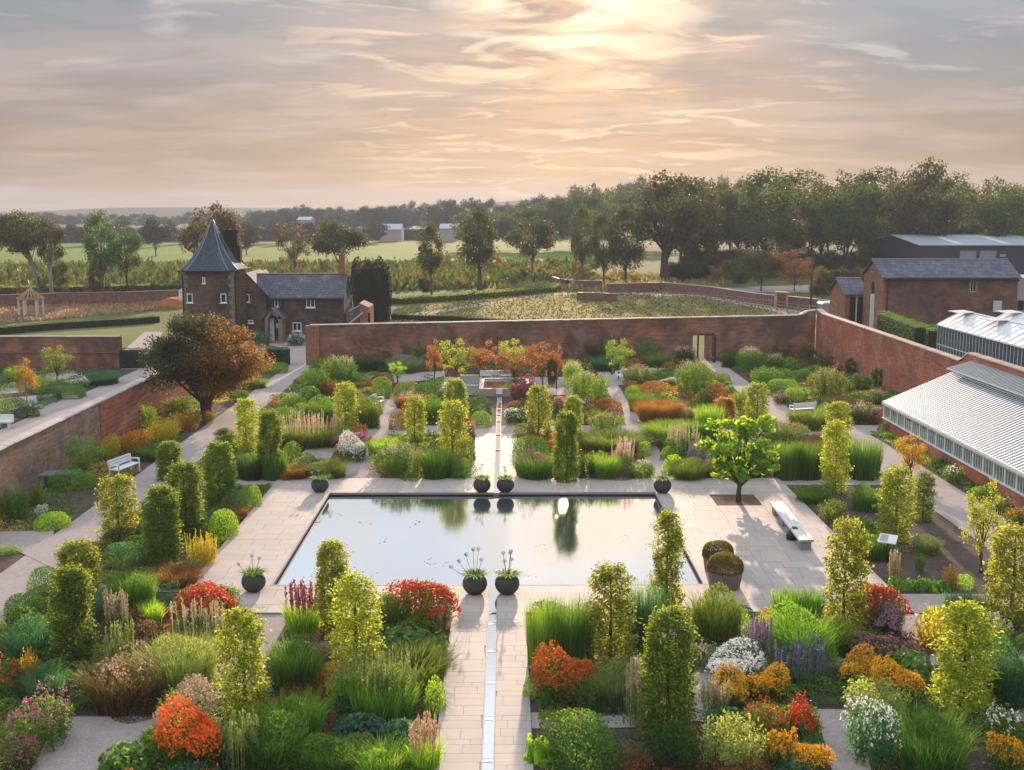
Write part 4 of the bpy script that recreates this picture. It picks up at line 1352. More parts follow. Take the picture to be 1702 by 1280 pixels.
# gazebo
gc = at(44, 529)
gz = empty('timber_gazebo', (gc.x, gc.y + 1.5, 0), 0, 'open timber gazebo with a shallow pyramid roof of bare rafters at far left', 'gazebo')
m_ = mpp(gc); gw = 38 * m_ / 2
tops = []
for k in range(6):
    a = k * math.pi / 3 + 0.3
    x, y = gw * math.cos(a), gw * math.sin(a)
    b = MB(); b.box(x - 0.09, x + 0.09, y - 0.09, y + 0.09, 0, 2.15); b.build('post', M['cream_wood'], gz)
    tops.append(Vector((x * 1.15, y * 1.15, 2.2)))
for k in range(6):
    a, c_ = tops[k], tops[(k + 1) % 6]
    b = MB(); b.bar(a, c_, 0.1, 0.16); b.build('ring_beam', M['oak'], gz)
    for f in (0, 0.33, 0.66):
        s = a.lerp(c_, f); b = MB(); b.bar(s, Vector((s.x * 0.06, s.y * 0.06, 3.35)), 0.08, 0.10); b.build('rafter', M['oak'], gz)
    s = MB()
    for f in (0.35, 0.62):
        s.bar(a * (1 - f) + Vector((0, 0, 3.35 * f + 0.05)), c_ * (1 - f) + Vector((0, 0, 3.35 * f + 0.05)), 0.05, 0.03)
    s.build('batten', M['oak'], gz)
# small tunnel and white cover beside the tower
p = at(284, 512); b = MB()
prof_ = [(math.cos(a) * 2.0, math.sin(a) * 1.25) for a in np.linspace(0, math.pi, 9)]
for (xa, za_), (xb_, zb_) in zip(prof_, prof_[1:]):
    b.face([(xa, 0, za_), (xb_, 0, zb_), (xb_, 3, zb_), (xa, 3, za_)])
b.face([(x, 0.0, z) for x, z in prof_])
M['orange'] = mat_plain('orange', (0.55, 0.20, 0.08), 0.7)
o = b.build('tunnel_tent', M['orange']); o.location = (p.x, p.y, 0); tag(o, 'low orange arched tunnel just left of the tower', 'tunnel')
p = at(298, 511); b = MB(); b.box(-1.1, 1.3, 0, 2, 0, 1.7); b.prism([(-1.2, -0.1, 1.705), (1.4, -0.1, 1.705), (0.8, -0.1, 2.15), (-0.7, -0.1, 2.15)], (0, 2.2, 0)); o = b.build('white_hut', M['white_paint']); o.location = (p.x, p.y + 4, 0); tag(o, 'small white hut behind the orange tunnel beside the tower', 'hut')

# ------------------------------------------------------------------ water feature at the head of the rill
p0, p1 = at(796, 659), at(851, 661)
wf = empty('raised_pool', (p0.x, p0.y, 0), 0, 'raised stone pool that feeds the head of the rill', 'pool')
off = (p0.x, p0.y, 0)
ya_, yb_ = p0.y, p0.y + 5.0
zt = atY(800, 646.5, p0.y).z
M['warm_stone'] = mat_slab('warm_stone', (0.42, 0.33, 0.25))
b = MB(); b.box(p0.x, p1.x + 1.2, ya_, ya_ + 0.3, 0, zt); b.build('front_wall', M['warm_stone'], wf, off=off)
b = MB(); b.box(p0.x, p0.x + 0.3, ya_ + 0.3, yb_, 0, zt); b.box(p1.x + 0.9, p1.x + 1.2, ya_ + 0.3, yb_, 0, zt); b.box(p0.x, p1.x + 1.2, yb_, yb_ + 0.3, 0, zt); b.build('side_wall', M['stone_pale'], wf, off=off)
b = MB(); b.face([(p0.x + 0.3, ya_ + 0.3, zt - 0.05), (p1.x + 0.9, ya_ + 0.3, zt - 0.05), (p1.x + 0.9, yb_, zt - 0.05), (p0.x + 0.3, yb_, zt - 0.05)]); b.build('water', M['water'], wf, off=off)
b = MB(); b.box(-0.62, -0.2, ya_ - 0.06, ya_ - 0.003, zt - 0.35, zt + 0.02); b.build('spout', M['foam'], wf, off=off)
q0 = at(762, 658)
b = MB(); b.box(q0.x, p0.x - 0.1, q0.y + 0.6, q0.y + 1.0, 0, 0.62); b.box(q0.x, p0.x - 0.1, q0.y + 3.6, q0.y + 3.9, 0, 0.9)
o = b.build('stone_wall', M['stone_pale']); tag(o, 'pair of low pale stone walls left of the raised pool', 'wall')
sheet('paving', [(q0.x - 2.4, q0.y + 0.2), (p1.x + 5.5, q0.y + 0.2), (p1.x + 5.5, q0.y + 9), (q0.x - 2.4, q0.y + 9)], 0.022, M['gravel'])
q1 = at(735, 655); b = MB(); b.box(q1.x, q1.x + 1.1, q1.y, q1.y + 2.8, 0, 0.42); o = b.build('stone_block', M['stone_pale']); tag(o, 'pale stone block seat at the left end of the far terrace', 'seat')


# ------------------------------------------------------------------ benches
def bench(loc, rz, label, w=1.6, group='white garden benches', backrest=True):
    r_ = empty('garden_bench', loc, rz, label, 'bench', group)
    for k in range(4):
        b = MB(); b.box(-w / 2, w / 2, -0.25 + k * 0.125, -0.25 + k * 0.125 + 0.105, 0.42, 0.45); b.build('seat_slat', M['white_iron'], r_)
    if backrest:
        for k in range(3):
            b = MB(); b.box(-w / 2, w / 2, 0.26 + k * 0.03, 0.28 + k * 0.03, 0.52 + k * 0.12, 0.62 + k * 0.12); b.build('back_slat', M['white_iron'], r_)
    for s in (-1, 1):
        for yy in (-0.22, 0.24):
            b = MB(); b.box(s * (w / 2 - 0.06) - 0.03, s * (w / 2 - 0.06) + 0.03, yy - 0.03, yy + 0.03, 0, 0.42 if yy < 0 else 0.86); b.build('leg', M['white_iron'], r_)
        b = MB(); b.box(s * (w / 2 - 0.06) - 0.04, s * (w / 2 - 0.06) + 0.04, -0.27, 0.25, 0.63, 0.67); b.build('armrest', M['white_iron'], r_)
        b = MB(); b.box(s * (w / 2 - 0.06) - 0.025, s * (w / 2 - 0.06) + 0.025, -0.26, -0.21, 0.45, 0.63); b.build('arm_post', M['white_iron'], r_)
    return r_


def bat(px, py, rz, label, **k):
    p = at(px, py); bench((p.x, p.y, 0.006), rz, label, **k)


bat(208, 790, R(90 - 14), 'white bench on the edge of the left gravel path, below the wall', w=1.9)
bat(626, 680, R(80), 'white bench beside the winding gravel path left of the rill')
bat(1333, 691, R(200), 'white bench among grasses on the right near the far gravel path')
bat(1033, 634, R(-80), 'white bench where the right hand path meets the back bed')
bat(815, 634, R(180), 'left bench of the pair behind the raised pool', w=1.5)
bat(833, 634, R(180), 'right bench of the pair behind the raised pool', w=1.5)
# long stone bench on the terrace
pa_, pb_ = at(1291, 858), at(1349, 920)
lb = empty('long_bench', (0, 0, 0), 0, 'long white plank bench on grey block legs on the right of the terrace', 'bench')
a0 = at(1279, 836, 0.45); a1 = at(1301, 836, 0.45); a2 = at(1353, 899, 0.45); a3 = at(1329, 900, 0.45)
M['bench_top'] = mat_plain('bench_top', (0.66, 0.64, 0.62), 0.45, 0.5, var=0.1, scale=2)
for k in range(3):
    f0, f1 = k / 3, (k + 1) / 3
    c = [a0.lerp(a1, f0 + 0.01), a0.lerp(a1, f1 - 0.01), a3.lerp(a2, f1 - 0.01), a3.lerp(a2, f0 + 0.01)]
    b = MB(); b.prism([(q.x, q.y, 0.42) for q in c], (0, 0, 0.08)); b.build('plank', M['bench_top'], lb)
b = MB(); d_ = (a2 - a3); b.prism([(a3.x, a3.y - 0.012, 0.42), (a2.x, a2.y - 0.012, 0.42), (a2.x, a2.y - 0.012, 0.5), (a3.x, a3.y - 0.012, 0.5)], (0, 0.01, 0)); b.build('end_face', M['oak'], lb)
for f in (0.08, 0.36, 0.64, 0.93):
    q = a0.lerp(a3, f).lerp(a1.lerp(a2, f), 0.5)
    b = MB(); b.box(q.x - 0.2, q.x + 0.2, q.y - 0.25, q.y + 0.25, TOP, 0.418); b.build('leg', M['lead'], lb)
b = MB(); q = at(1321, 878, 0.5); b.box(q.x - 0.09, q.x + 0.09, q.y - 0.12, q.y + 0.12, 0.505, 0.54)
tag(b.build('dark_book', M['iron']), 'small dark flat item lying on the long white bench', 'item')
# bag under the bench
q = at(1321, 901); b = MB(); b.lathe([(0.05, TOP), (0.2, TOP + 0.03), (0.22, TOP + 0.18), (0.14, TOP + 0.32), (0.03, TOP + 0.35)], 10)
b.tube([(-0.1, 0, TOP + 0.3), (-0.06, 0, TOP + 0.42), (0.06, 0, TOP + 0.42), (0.1, 0, TOP + 0.3)], 0.02, 5)
o = b.build('dark_bag', M['iron']); o.location = (q.x - 0.1, q.y + 0.1, 0); tag(o, 'small black bag on the terrace under the long bench', 'bag')
# stone table by left wall
q = at(98, 787, 0.5)
r_ = empty('stone_table', (q.x, q.y, 0), R(8), 'flat grey-green stone table against the left wall', 'table')
b = MB(); b.box(-0.95, 0.95, -0.5, 0.5, 0.48, 0.55); b.build('top', M['lead'], r_)
for s in (-0.7, 0.7):
    b = MB(); b.box(s - 0.12, s + 0.12, -0.35, 0.35, 0, 0.478); b.build('leg', M['stone_pale'], r_)
# interpretation panel right of terrace
q = at(1474, 934)
r_ = empty('information_panel', (q.x, q.y, 0), R(-32), 'small tilted white information panel in the bed right of the terrace', 'panel')
b = MB(); b.prism([(-0.32, -0.16, 0.72), (0.32, -0.16, 0.72), (0.32, 0.16, 0.95), (-0.32, 0.16, 0.95)], (0, 0.0, 0.03)); b.build('board', M['white_paint'], r_)
b = MB(); b.prism([(-0.27, -0.12, 0.782), (0.0, -0.12, 0.782), (0.0, 0.12, 0.955), (-0.27, 0.12, 0.955)], (0, 0, 0.004)); b.build('picture', M['stone_pale'], r_)
b = MB(); b.tube([(0, 0, 0), (0, 0, 0.83)], 0.035, 8); b.build('leg', M['iron'], r_)
# pale statue-like seat at far left in the kitchen garden
q = at(8, 711); b = MB(); b.box(-0.5, 0.45, -0.2, 0.25, 0.3, 0.4); b.box(-0.4, -0.25, -0.1, 0.1, 0, 0.3); b.box(0.2, 0.35, -0.1, 0.1, 0, 0.3); b.box(-0.5, 0.45, 0.2, 0.27, 0.4, 0.75)
o = b.build('pale_seat', M['white_paint']); o.location = (q.x, q.y, 0); tag(o, 'pale low seat at the left edge beside the kitchen garden path', 'seat')

# ================================================================== vegetation prototypes
RG = np.random.default_rng(11)


def unit(v):
    return v / np.maximum(np.linalg.norm(v, axis=1, keepdims=True), 1e-9)


def leaves(C, size, N=None, spread=0.8, aspect=0.55, rg=RG, fold=0.15):
    """one rhombic leaf per centre; N = preferred outward direction. returns V, F"""
    n = len(C)
    rnd = unit(rg.normal(size=(n, 3)))
    nrm = rnd if N is None else unit(N * (1 - spread) + rnd * spread)
    t = unit(np.cross(nrm, unit(rg.normal(size=(n, 3)))))
    b = np.cross(nrm, t)
    s = (size if np.ndim(size) else np.full(n, size)) * rg.uniform(0.7, 1.3, n)
    s = s[:, None]
    V = np.empty((n, 4, 3))
    V[:, 0] = C - t * s * 0.5
    V[:, 1] = C + b * s * aspect * 0.5 - nrm * s * fold - t * s * 0.05
    V[:, 2] = C + t * s * 0.5
    V[:, 3] = C - b * s * aspect * 0.5 - nrm * s * fold - t * s * 0.05
    F = np.arange(n * 4).reshape(n, 4)
    return V.reshape(-1, 3), F


def merge(*vf):
    Vs, Fs, off = [], [], 0
    for V, F in vf:
        Vs.append(V); Fs.append(F + off); off += len(V)
    return np.concatenate(Vs), np.concatenate(Fs)


def blades(n, rad, h, w, lean=0.5, droop=0.3, rg=RG, seg=3, hvar=0.35, base=0.5):
    """grass blades: ribbons from a tuft, arching outwards"""
    a = rg.uniform(0, 2 * np.pi, n); r0 = rad * base * np.sqrt(rg.uniform(0, 1, n))
    out = np.stack([np.cos(a), np.sin(a), np.zeros(n)], 1)
    P0 = out * r0[:, None]
    L = h * rg.uniform(1 - hvar, 1.0, n)
    le = lean * rg.uniform(0.1, 1.0, n) * rad
    a2 = a + rg.normal(0, 0.5, n)
    dirn = np.stack([np.cos(a2), np.sin(a2), np.zeros(n)], 1)
    side = np.stack([-np.sin(a2 + rg.normal(0, 1.2, n)), np.cos(a2 + rg.normal(0, 1.2, n)), np.zeros(n)], 1)
    V = np.empty((n, seg + 1, 2, 3))
    for k in range(seg + 1):
        t = k / seg
        P = P0 + dirn * (le * t ** 1.6)[:, None] + np.array([0, 0, 1.0]) * (L * (t - droop * t ** 3))[:, None]
        ww = w * (1 - 0.85 * t)
        V[:, k, 0] = P - side * ww / 2; V[:, k, 1] = P + side * ww / 2
    idx = np.arange(n * (seg + 1) * 2).reshape(n, seg + 1, 2)
    F = np.stack([idx[:, :-1, 0], idx[:, :-1, 1], idx[:, 1:, 1], idx[:, 1:, 0]], -1).reshape(-1, 4)
    return V.reshape(-1, 3), F


def dome_points(n, rx, h, rg=RG, fill=0.35, lumps=13, amp=0.26, low=0.05):
    """points near the surface of a lumpy dome of radius rx and height h; returns points and normals"""
    u = rg.normal(size=(n, 3)); u[:, 2] = np.abs(u[:, 2]) - 0.15
    u = unit(u)
    L = unit(rg.normal(size=(lumps, 3)) + np.array([0, 0, 0.3]))
    am = rg.uniform(-amp, amp, lumps)
    s = 1 + (np.exp(-((1 - u @ L.T) / 0.09)) * am).sum(1)
    rho = np.hypot(u[:, 0], u[:, 1]); s = s / (rho ** 2.7 + np.abs(u[:, 2]) ** 2.7) ** (1 / 2.7) * 0.94
    d = 1 - fill * rg.uniform(0, 1, n) ** 2
    P = u * (s * d)[:, None]
    P[:, 2] = np.maximum(P[:, 2], -0.15)
    P = P * np.array([rx, rx, h * 0.92]) + np.array([0, 0, h * low])
    P[:, 2] = np.maximum(P[:, 2], 0.01 + 0.03 * rg.uniform(0, 1, n))
    return P, unit(u * np.array([1 / rx, 1 / rx, 1 / h]))


# ---- meshes in real metres; every kind comes in a few sizes
PROTO = {}


def proto(key, V, F):
    PROTO.setdefault(key, []).append(np_mesh(key, V, F))


for r in (0.35, 0.8, 1.5):
    for v in range(2 if r > 0.5 else 1):
        h = r * 1.15
        n = {0.35: 900, 0.8: 3200, 1.5: 7500}[r]
        ls = {0.35: 0.05, 0.8: 0.062, 1.5: 0.075}[r]
        P, N = dome_points(n, r, h)
        proto('mound_%g' % r, *leaves(P, ls, N, 0.75))
        # feathery: fine upright blades over a lumpy dome
        P, N = dome_points(int(n * 1.15), r * 0.92, h * 0.9, amp=0.3)
        V1, F1 = leaves(P, ls * 1.5, unit(np.cross(N, unit(RG.normal(size=N.shape)) + np.array([0, 0, 0.01]))), 0.45, aspect=0.2)
        V2, F2 = blades(int(n * 0.25), r * 0.95, h * 1.08, 0.020 + 0.006 * r, 0.8, 0.25, base=0.8)
        proto('feather_%g' % r, *merge((V1, F1), (V2, F2)))
        # stems with leaves all the way up (helenium, aster, phlox ...)
        ns = int(26 + r * 70)
        a = RG.uniform(0, 6.283, ns); rr = r * 0.85 * np.sqrt(RG.uniform(0, 1, ns))
        base = np.stack([rr * np.cos(a) * 0.8, rr * np.sin(a) * 0.8, np.zeros(ns)], 1)
        top = np.stack([rr * np.cos(a) * 1.12, rr * np.sin(a) * 1.12, h * (1.0 - 0.42 * (rr / r) ** 2) * RG.uniform(0.85, 1.05, ns)], 1)
        k = int(n * 0.9 / ns)
        t = RG.uniform(0.12, 0.98, (ns, k, 1))
        C = base[:, None] * (1 - t) + top[:, None] * t + RG.normal(0, ls * 0.75, (ns, k, 3))
        C[..., 2] = np.maximum(C[..., 2], 0.02)
        proto('leafy_%g' % r, *leaves(C.reshape(-1, 3), ls * 1.35, None, aspect=0.38))
        # flower heads over the same sort of dome
        m_ = int(n * 0.36)
        Pf, Nf = dome_points(m_ * 2, r * 0.97, h * 1.0, fill=0.16, amp=0.36, lumps=18)
        keep = Pf[:, 2] > h * (0.5 + 0.12 * np.sin(Pf[:, 0] * 9 / r) * np.cos(Pf[:, 1] * 7 / r) + RG.normal(0, 0.06, len(Pf)))
        Pf, Nf = Pf[keep][:m_], Nf[keep][:m_]
        Cc = np.repeat(Pf, 3, 0) + RG.normal(0, ls * 0.35, (len(Pf) * 3, 3))
        proto('heads_%g' % r, *leaves(Cc, ls * 0.85, np.repeat(unit(Nf + np.array([0, 0, 0.8])), 3, 0), 0.45, aspect=0.85))
        # sparse heads
        sel = RG.choice(len(Pf), max(14, int(len(Pf) * 0.24)), replace=False)
        Cc = np.repeat(Pf[sel], 3, 0) + RG.normal(0, ls * 0.3, (len(sel) * 3, 3))
        proto('sparse_%g' % r, *leaves(Cc, ls * 0.85, np.repeat(unit(Nf[sel] + np.array([0, 0, 0.8])), 3, 0), 0.4, aspect=0.8))
        # grass
        proto('grass_%g' % r, *blades(int(n * 0.6), r, h * 1.12, 0.020 + 0.010 * r, 0.85, 0.26, base=0.9, hvar=0.5))
        proto('reed_%g' % r, *blades(int(n * 0.42), r, h * 1.02, 0.020 + 0.010 * r, 0.42, 0.06, base=0.95, hvar=0.45))
        # plumes: airy tufts above
        m2 = int(40 + 60 * r)
        Pq, Nq = dome_points(m2, r * 0.9, h * 1.05, fill=0.1, amp=0.2)
        Pq = Pq[Pq[:, 2] > h * 0.55]
        Cc = np.repeat(Pq, 16, 0) + RG.normal(0, 1, (len(Pq) * 16, 3)) * np.array([0.05, 0.05, 0.06]) * (0.8 + r * 0.6)
        proto('plume_%g' % r, *leaves(Cc, ls * 0.85, None, aspect=0.5))
        # spikes: thin vertical flower or seed spikes standing clear above
        m3 = int(22 + 45 * r)
        a = RG.uniform(0, 6.283, m3); rr = r * 0.9 * np.sqrt(RG.uniform(0, 1, m3))
        hh = h * RG.uniform(0.85, 1.35, m3)
        k = 22
        t = np.linspace(0.62, 1.0, k)[None, :, None]
        B0 = np.stack([rr * np.cos(a), rr * np.sin(a), np.zeros(m3)], 1)[:, None]
        T0 = np.stack([rr * np.cos(a) * 1.1, rr * np.sin(a) * 1.1, hh], 1)[:, None]
        C = (B0 * (1 - t) + T0 * t) + RG.normal(0, 0.012, (m3, k, 3))
        V1, F1 = leaves(C.reshape(-1, 3), 0.045 + 0.01 * r, None, aspect=0.7)
        # their stalks
        side = np.array([0.008, 0, 0]); 
        Vs = np.empty((m3, 4, 3)); Vs[:, 0] = B0[:, 0] - side; Vs[:, 1] = B0[:, 0] + side; Vs[:, 2] = T0[:, 0] + side; Vs[:, 3] = T0[:, 0] - side
        proto('spike_%g' % r, *merge((V1, F1), (Vs.reshape(-1, 3), np.arange(m3 * 4).reshape(-1, 4))))
        # big leaves
        P, N = dome_points(int(n * 0.16), r, h * 0.9, fill=0.5)
        proto('bigleaf_%g' % r, *leaves(P, ls * 3.4, unit(N + np.array([0, 0, 0.6])), 0.35, aspect=0.7, fold=0.1))

SIZES = (0.35, 0.8, 1.5)


def pick(kind, r):
    s = min(SIZES, key=lambda q: abs(math.log(q / r)))
    return s, '%s_%g' % (kind, s)


LEAFC = {k: tuple(min(0.4, c * 1.22) for c in v) for k, v in dict(
    green=(0.060, 0.125, 0.026), bright=(0.085, 0.18, 0.028), lime=(0.17, 0.28, 0.03), dark=(0.026, 0.064, 0.022), olive=(0.09, 0.125, 0.03),
    yellow=(0.26, 0.23, 0.03), teal=(0.035, 0.105, 0.07), grey=(0.10, 0.135, 0.085), blue=(0.05, 0.095, 0.09), russet=(0.16, 0.075, 0.035),
    purple=(0.075, 0.040, 0.040), amber=(0.23, 0.14, 0.03), pale=(0.17, 0.21, 0.09), brown=(0.10, 0.07, 0.04), fresh=(0.125, 0.21, 0.035)).items()}
LM = {k: mat_leaf('leaf_' + k, v) for k, v in LEAFC.items()}
FLOWC = dict(red=(0.58, 0.075, 0.022), rust=(0.52, 0.13, 0.015), orange=(0.85, 0.22, 0.01), gold=(0.82, 0.46, 0.01), white=(0.80, 0.80, 0.78), pink=(0.72, 0.34, 0.36),
             magenta=(0.50, 0.14, 0.28), mauve=(0.36, 0.25, 0.36), violet=(0.36, 0.26, 0.55), cream=(0.72, 0.62, 0.44), buff=(0.55, 0.41, 0.27), palepink=(0.74, 0.52, 0.48),
             dusky=(0.36, 0.13, 0.15), beige=(0.48, 0.42, 0.24), greenspike=(0.30, 0.38, 0.10), lavender=(0.15, 0.17, 0.22), yellowf=(0.70, 0.60, 0.05), orangered=(0.78, 0.17, 0.02))
FM = {k: mat_leaf('flower_' + k, v, trans=tuple(min(1, c * 1.25) for c in v), var=0.22, tw=0.4) for k, v in FLOWC.items()}
BARK = mat_bark('bark', (0.11, 0.085, 0.065))
BARK_PALE = mat_bark('bark_pale', (0.30, 0.27, 0.23))
prng = random.Random(99)


def plant(kind, px, py, w, h, leaf, flower=None, fkind=None, label='', cat='plant', group=None, base_kind=None, squash=1.0, gz=0.0):
    """perennial or shrub: px centre, py foot of its near edge, w and h in photo pixels"""
    p = at(px, py, gz); m_ = mpp(p)
    W = max(0.25, w * m_); Hh = max(0.15, h * m_)
    r = W / 2
    th = math.atan2(EYE, p.y)
    dep = min(r, 1.6) * squash
    Hr = max(0.18, (Hh - 2 * dep * math.sin(th) * 0.30) / math.cos(th))
    s, key = pick(base_kind or kind, r)
    me = prng.choice(PROTO[key])
    root = empty({'grass': 'ornamental_grass', 'reed': 'ornamental_grass', 'mound': 'shrub', 'bigleaf': 'leafy_plant'}.get(kind, 'perennial_plant'),
                 (p.x, p.y + dep * 0.9, gz), prng.uniform(0, 6.28), label, cat, group)
    ex = prng.uniform(0.85, 1.2); sc = (r / s * ex, r / s / ex, Hr / (s * 1.15))
    o = link('foliage', me, LM[leaf], root, per_object=True, kind='stuff'); o.scale = sc
    if flower:
        fk = fkind or 'heads'
        s2, k2 = pick(fk, r)
        o = link({'spike': 'flower_spikes', 'plume': 'plumes'}.get(fk, 'flowers'), prng.choice(PROTO[k2]), FM[flower], root, per_object=True, kind='stuff')
        o.scale = (r / s2 * ex, r / s2 / ex, Hr / (s2 * 1.15) * (1.04 if fk != 'spike' else 1.05))
    return root


# ------------------------------------------------------------------ hornbeam / beech columns
def column_mesh(seed, sprays, per, loose, taper, leaf=0.075, ragged=0.1):
    """clipped column built of leafy sprays that point outwards and up"""
    rg = np.random.default_rng(seed)
    n = sprays
    t = (np.arange(n) + rg.uniform(0, 1, n)) / n
    a = rg.uniform(0, 2 * np.pi, n)
    nl = 14
    la = rg.uniform(0, 2 * np.pi, nl); lt = rg.uniform(0, 1, nl); am = rg.uniform(-0.32, 0.26, nl)
    bump = sum(am[k] * np.exp(-((np.abs((a - la[k] + np.pi) % (2 * np.pi) - np.pi) / 0.8) ** 2 + ((t - lt[k]) / 0.10) ** 2)) for k in range(nl))
    t0 = 0.84
    R_ = 0.5 * (1 - (taper + 0.12) * t) * (0.82 + 0.18 * np.minimum(1, t / 0.25)) * (1 + bump) * np.where(t > t0, np.sqrt(np.maximum(0.03, 1 - ((t - t0) / (1.01 - t0)) ** 2)), 1)
    if loose:
        keep = rg.uniform(0, 1, n) < 0.50 + 0.5 * np.sin(t * 43 + rg.uniform(0, 6)) ** 2
    else:
        keep = np.ones(n, bool)
    t, a, R_ = t[keep], a[keep], R_[keep]; n = len(t)
    r0 = R_ * rg.uniform(0.05 if loose else 0.35, 0.75, n)
    up = rg.uniform(0.15, 0.9, n) + 0.8 * (t > 0.9)
    D = unit(np.stack([np.cos(a), np.sin(a), up], 1))
    L = np.maximum(0.10, (R_ * rg.uniform(0.92, 1.12 + ragged, n) - r0))[:, None]
    B = np.stack([r0 * np.cos(a), r0 * np.sin(a), t * 2.9 - 0.02], 1)
    f = rg.uniform(0, 1, (n, per)) ** 0.75
    W_ = 0.055 + 0.05 * (1 - f)
    P = B[:, None] + D[:, None] * (L * f)[..., None] + rg.normal(0, 1, (n, per, 3)) * W_[..., None]
    P[..., 2] = np.maximum(P[..., 2], 0.03)
    N = np.repeat(D[:, None] * 0.6 + np.array([0, 0, 0.5]), per, 1)
    V, F = leaves(P.reshape(-1, 3), leaf, unit(N.reshape(-1, 3)), 0.75, 0.6, rg)
    return np_mesh('crown', V, F)


COLM = {'dense': [column_mesh(s, 400, 30, False, 0.06) for s in (1, 2, 7)],
        'loose': [column_mesh(s, 330, 26, True, 0.04, 0.082, 0.3) for s in (3, 4, 8)],
        'taper': [column_mesh(s, 330, 26, True, 0.34, 0.082, 0.35) for s in (5, 6, 9)]}


def trunk_mesh(h, r, seed, nb=14, spread=0.38, stems=1):
    rg = random.Random(seed); b = MB()
    for s_ in range(stems):
        ox, oy = (0, 0) if stems == 1 else (rg.uniform(-.12, .12), rg.uniform(-.12, .12))
        b.tube([(ox, oy, 0), (ox + rg.uniform(-.03, .03), oy, h * 0.4), (ox, oy + rg.uniform(-.03, .03), h * 0.95)], [r, r * 0.75, r * 0.25], 6)
    for k in range(nb):
        z = h * (0.12 + 0.8 * k / nb); a = rg.uniform(0, 6.28); q = rg.uniform(0.6, 1) * spread
        b.tube([(0, 0, z), (q * math.cos(a), q * math.sin(a), z + q * 0.5)], [r * 0.35, r * 0.12], 4, cap=False)
    return b.mesh('trunk')


CT = [trunk_mesh(3.0, 0.045, s) for s in range(3)]
LM['hornbeam_dark'] = mat_leaf('hornbeam_dark', (0.052, 0.118, 0.022), (0.50, 0.62, 0.05), tw=0.46)
LM['hornbeam'] = mat_leaf('hornbeam', (0.095, 0.16, 0.03), (0.74, 0.76, 0.08), tw=0.53)
LM['hornbeam_yellow'] = mat_leaf('hornbeam_yellow', (0.15, 0.225, 0.025), (0.78, 0.86, 0.08), tw=0.53)


def hcolumn(px, py, w, top, style, leaf, label):
    p = at(px, py); m_ = mpp(p)
    W = w * m_; th = math.atan2(EYE, p.y)
    Hh = (py - top) * m_ / math.cos(th) - W * 0.12
    root = empty('hornbeam_column', (p.x, p.y + W * 0.35, 0), prng.uniform(0, 6.28), label, 'tree', 'clipped columnar trees')
    k = prng.randrange(3)
    o = link('crown', COLM[style][k], LM[leaf], root, per_object=True, kind='stuff'); o.scale = (W * 0.98, W * 0.98, Hh / 3.08)
    t = link('trunk', prng.choice(CT), BARK, root, per_object=True); t.scale = (W, W, Hh / 3.1)
    return root


# ------------------------------------------------------------------ broad trees
def crown_mesh(seed, n, nclump, leaf, shape=(1, 1, 0.8), hollow=0.55, csize=(0.22, 0.36), airy=0.0, flat=0.0):
    """crown in unit radius, centred on the origin"""
    rg = np.random.default_rng(seed)
    C = []
    tries = 0
    while len(C) < nclump and tries < 4000:
        tries += 1
        u = unit(rg.normal(size=(1, 3)))[0]; d = rg.uniform(hollow, 0.86)
        c = u * d
        if all(np.linalg.norm(c - q) > csize[0] * 0.75 for q in C): C.append(c)
    C = np.array(C); R_ = rg.uniform(csize[0], csize[1], len(C))
    per = (R_ ** 2 / (R_ ** 2).sum() * n).astype(int)
    Ps, Ns = [], []
    for c, r, k in zip(C, R_, per):
        u = unit(rg.normal(size=(k, 3)))
        d = r * (1 - 0.55 * rg.uniform(0, 1, k) ** 1.6) * (1 + 0.3 * np.sin(u[:, 0] * 7 + u[:, 1] * 5))
        if airy: d = d * (1 + airy * rg.uniform(-1, 1, k))
        Ps.append(c + u * d[:, None] * np.array([1.1, 1.1, 0.8])); Ns.append(unit(u + np.array([0, 0, 0.4])))
    P = np.concatenate(Ps) * np.array(shape); N = np.concatenate(Ns)
    V, F = leaves(P, leaf, N, 0.7, 0.65, rg)
    return np_mesh('crown', V, F), C * np.array(shape)


def tree_trunk(name, H, zc, rad, centres, scale, seed, fork=0.3, stems=1, lean=(0, 0)):
    rg = random.Random(seed); b = MB()
    for s_ in range(stems):
        a0 = rg.uniform(0, 6.28); sp_ = 0.0 if stems == 1 else scale[0] * 0.10
        ox, oy = sp_ * math.cos(a0), sp_ * math.sin(a0)
        zf = H * fork
        topx, topy = lean[0] + ox * 3.0, lean[1] + oy * 3.0
        b.tube([(ox, oy, 0), (ox + lean[0] * 0.3 + rg.uniform(-.1, .1) * rad, oy, zf * 0.5), (ox * 1.8 + lean[0] * 0.6, oy * 1.8 + lean[1] * 0.6, zf), (topx, topy, zc)], [rad * (1 if stems == 1 else 0.5), rad * (0.8 if stems == 1 else 0.42), rad * (0.65 if stems == 1 else 0.36), rad * 0.22], 7)
    zs = [0.0, 0.45]
    cc = sorted(centres, key=lambda c: rg.random())[:16]
    for c in cc:
        e = Vector((c[0] * scale[0] + lean[0], c[1] * scale[1] + lean[1], zc + c[2] * scale[2]))
        f = rg.uniform(0.75, 1.0)
        u_ = rg.uniform(0, 0.62) ** 1.2
        s = Vector((lean[0] * (0.6 + 0.4 * u_), lean[1] * (0.6 + 0.4 * u_), H * fork * f + (zc - H * fork) * u_ * 0.9)) if stems == 1 else Vector((lean[0] * 0.6, lean[1] * 0.6, H * fork * f))
        if e.z < s.z + 0.02 * H: s.z = max(H * fork * 0.8, e.z - 0.12 * H)
        mid = s.lerp(e, 0.5) + Vector((rg.uniform(-.05, .05) * scale[0], 0, 0.06 * scale[2]))
        b.tube([s, mid, e], [rad * 0.30, rad * 0.17, rad * 0.05], 5, cap=False)
    return b.mesh('trunk')


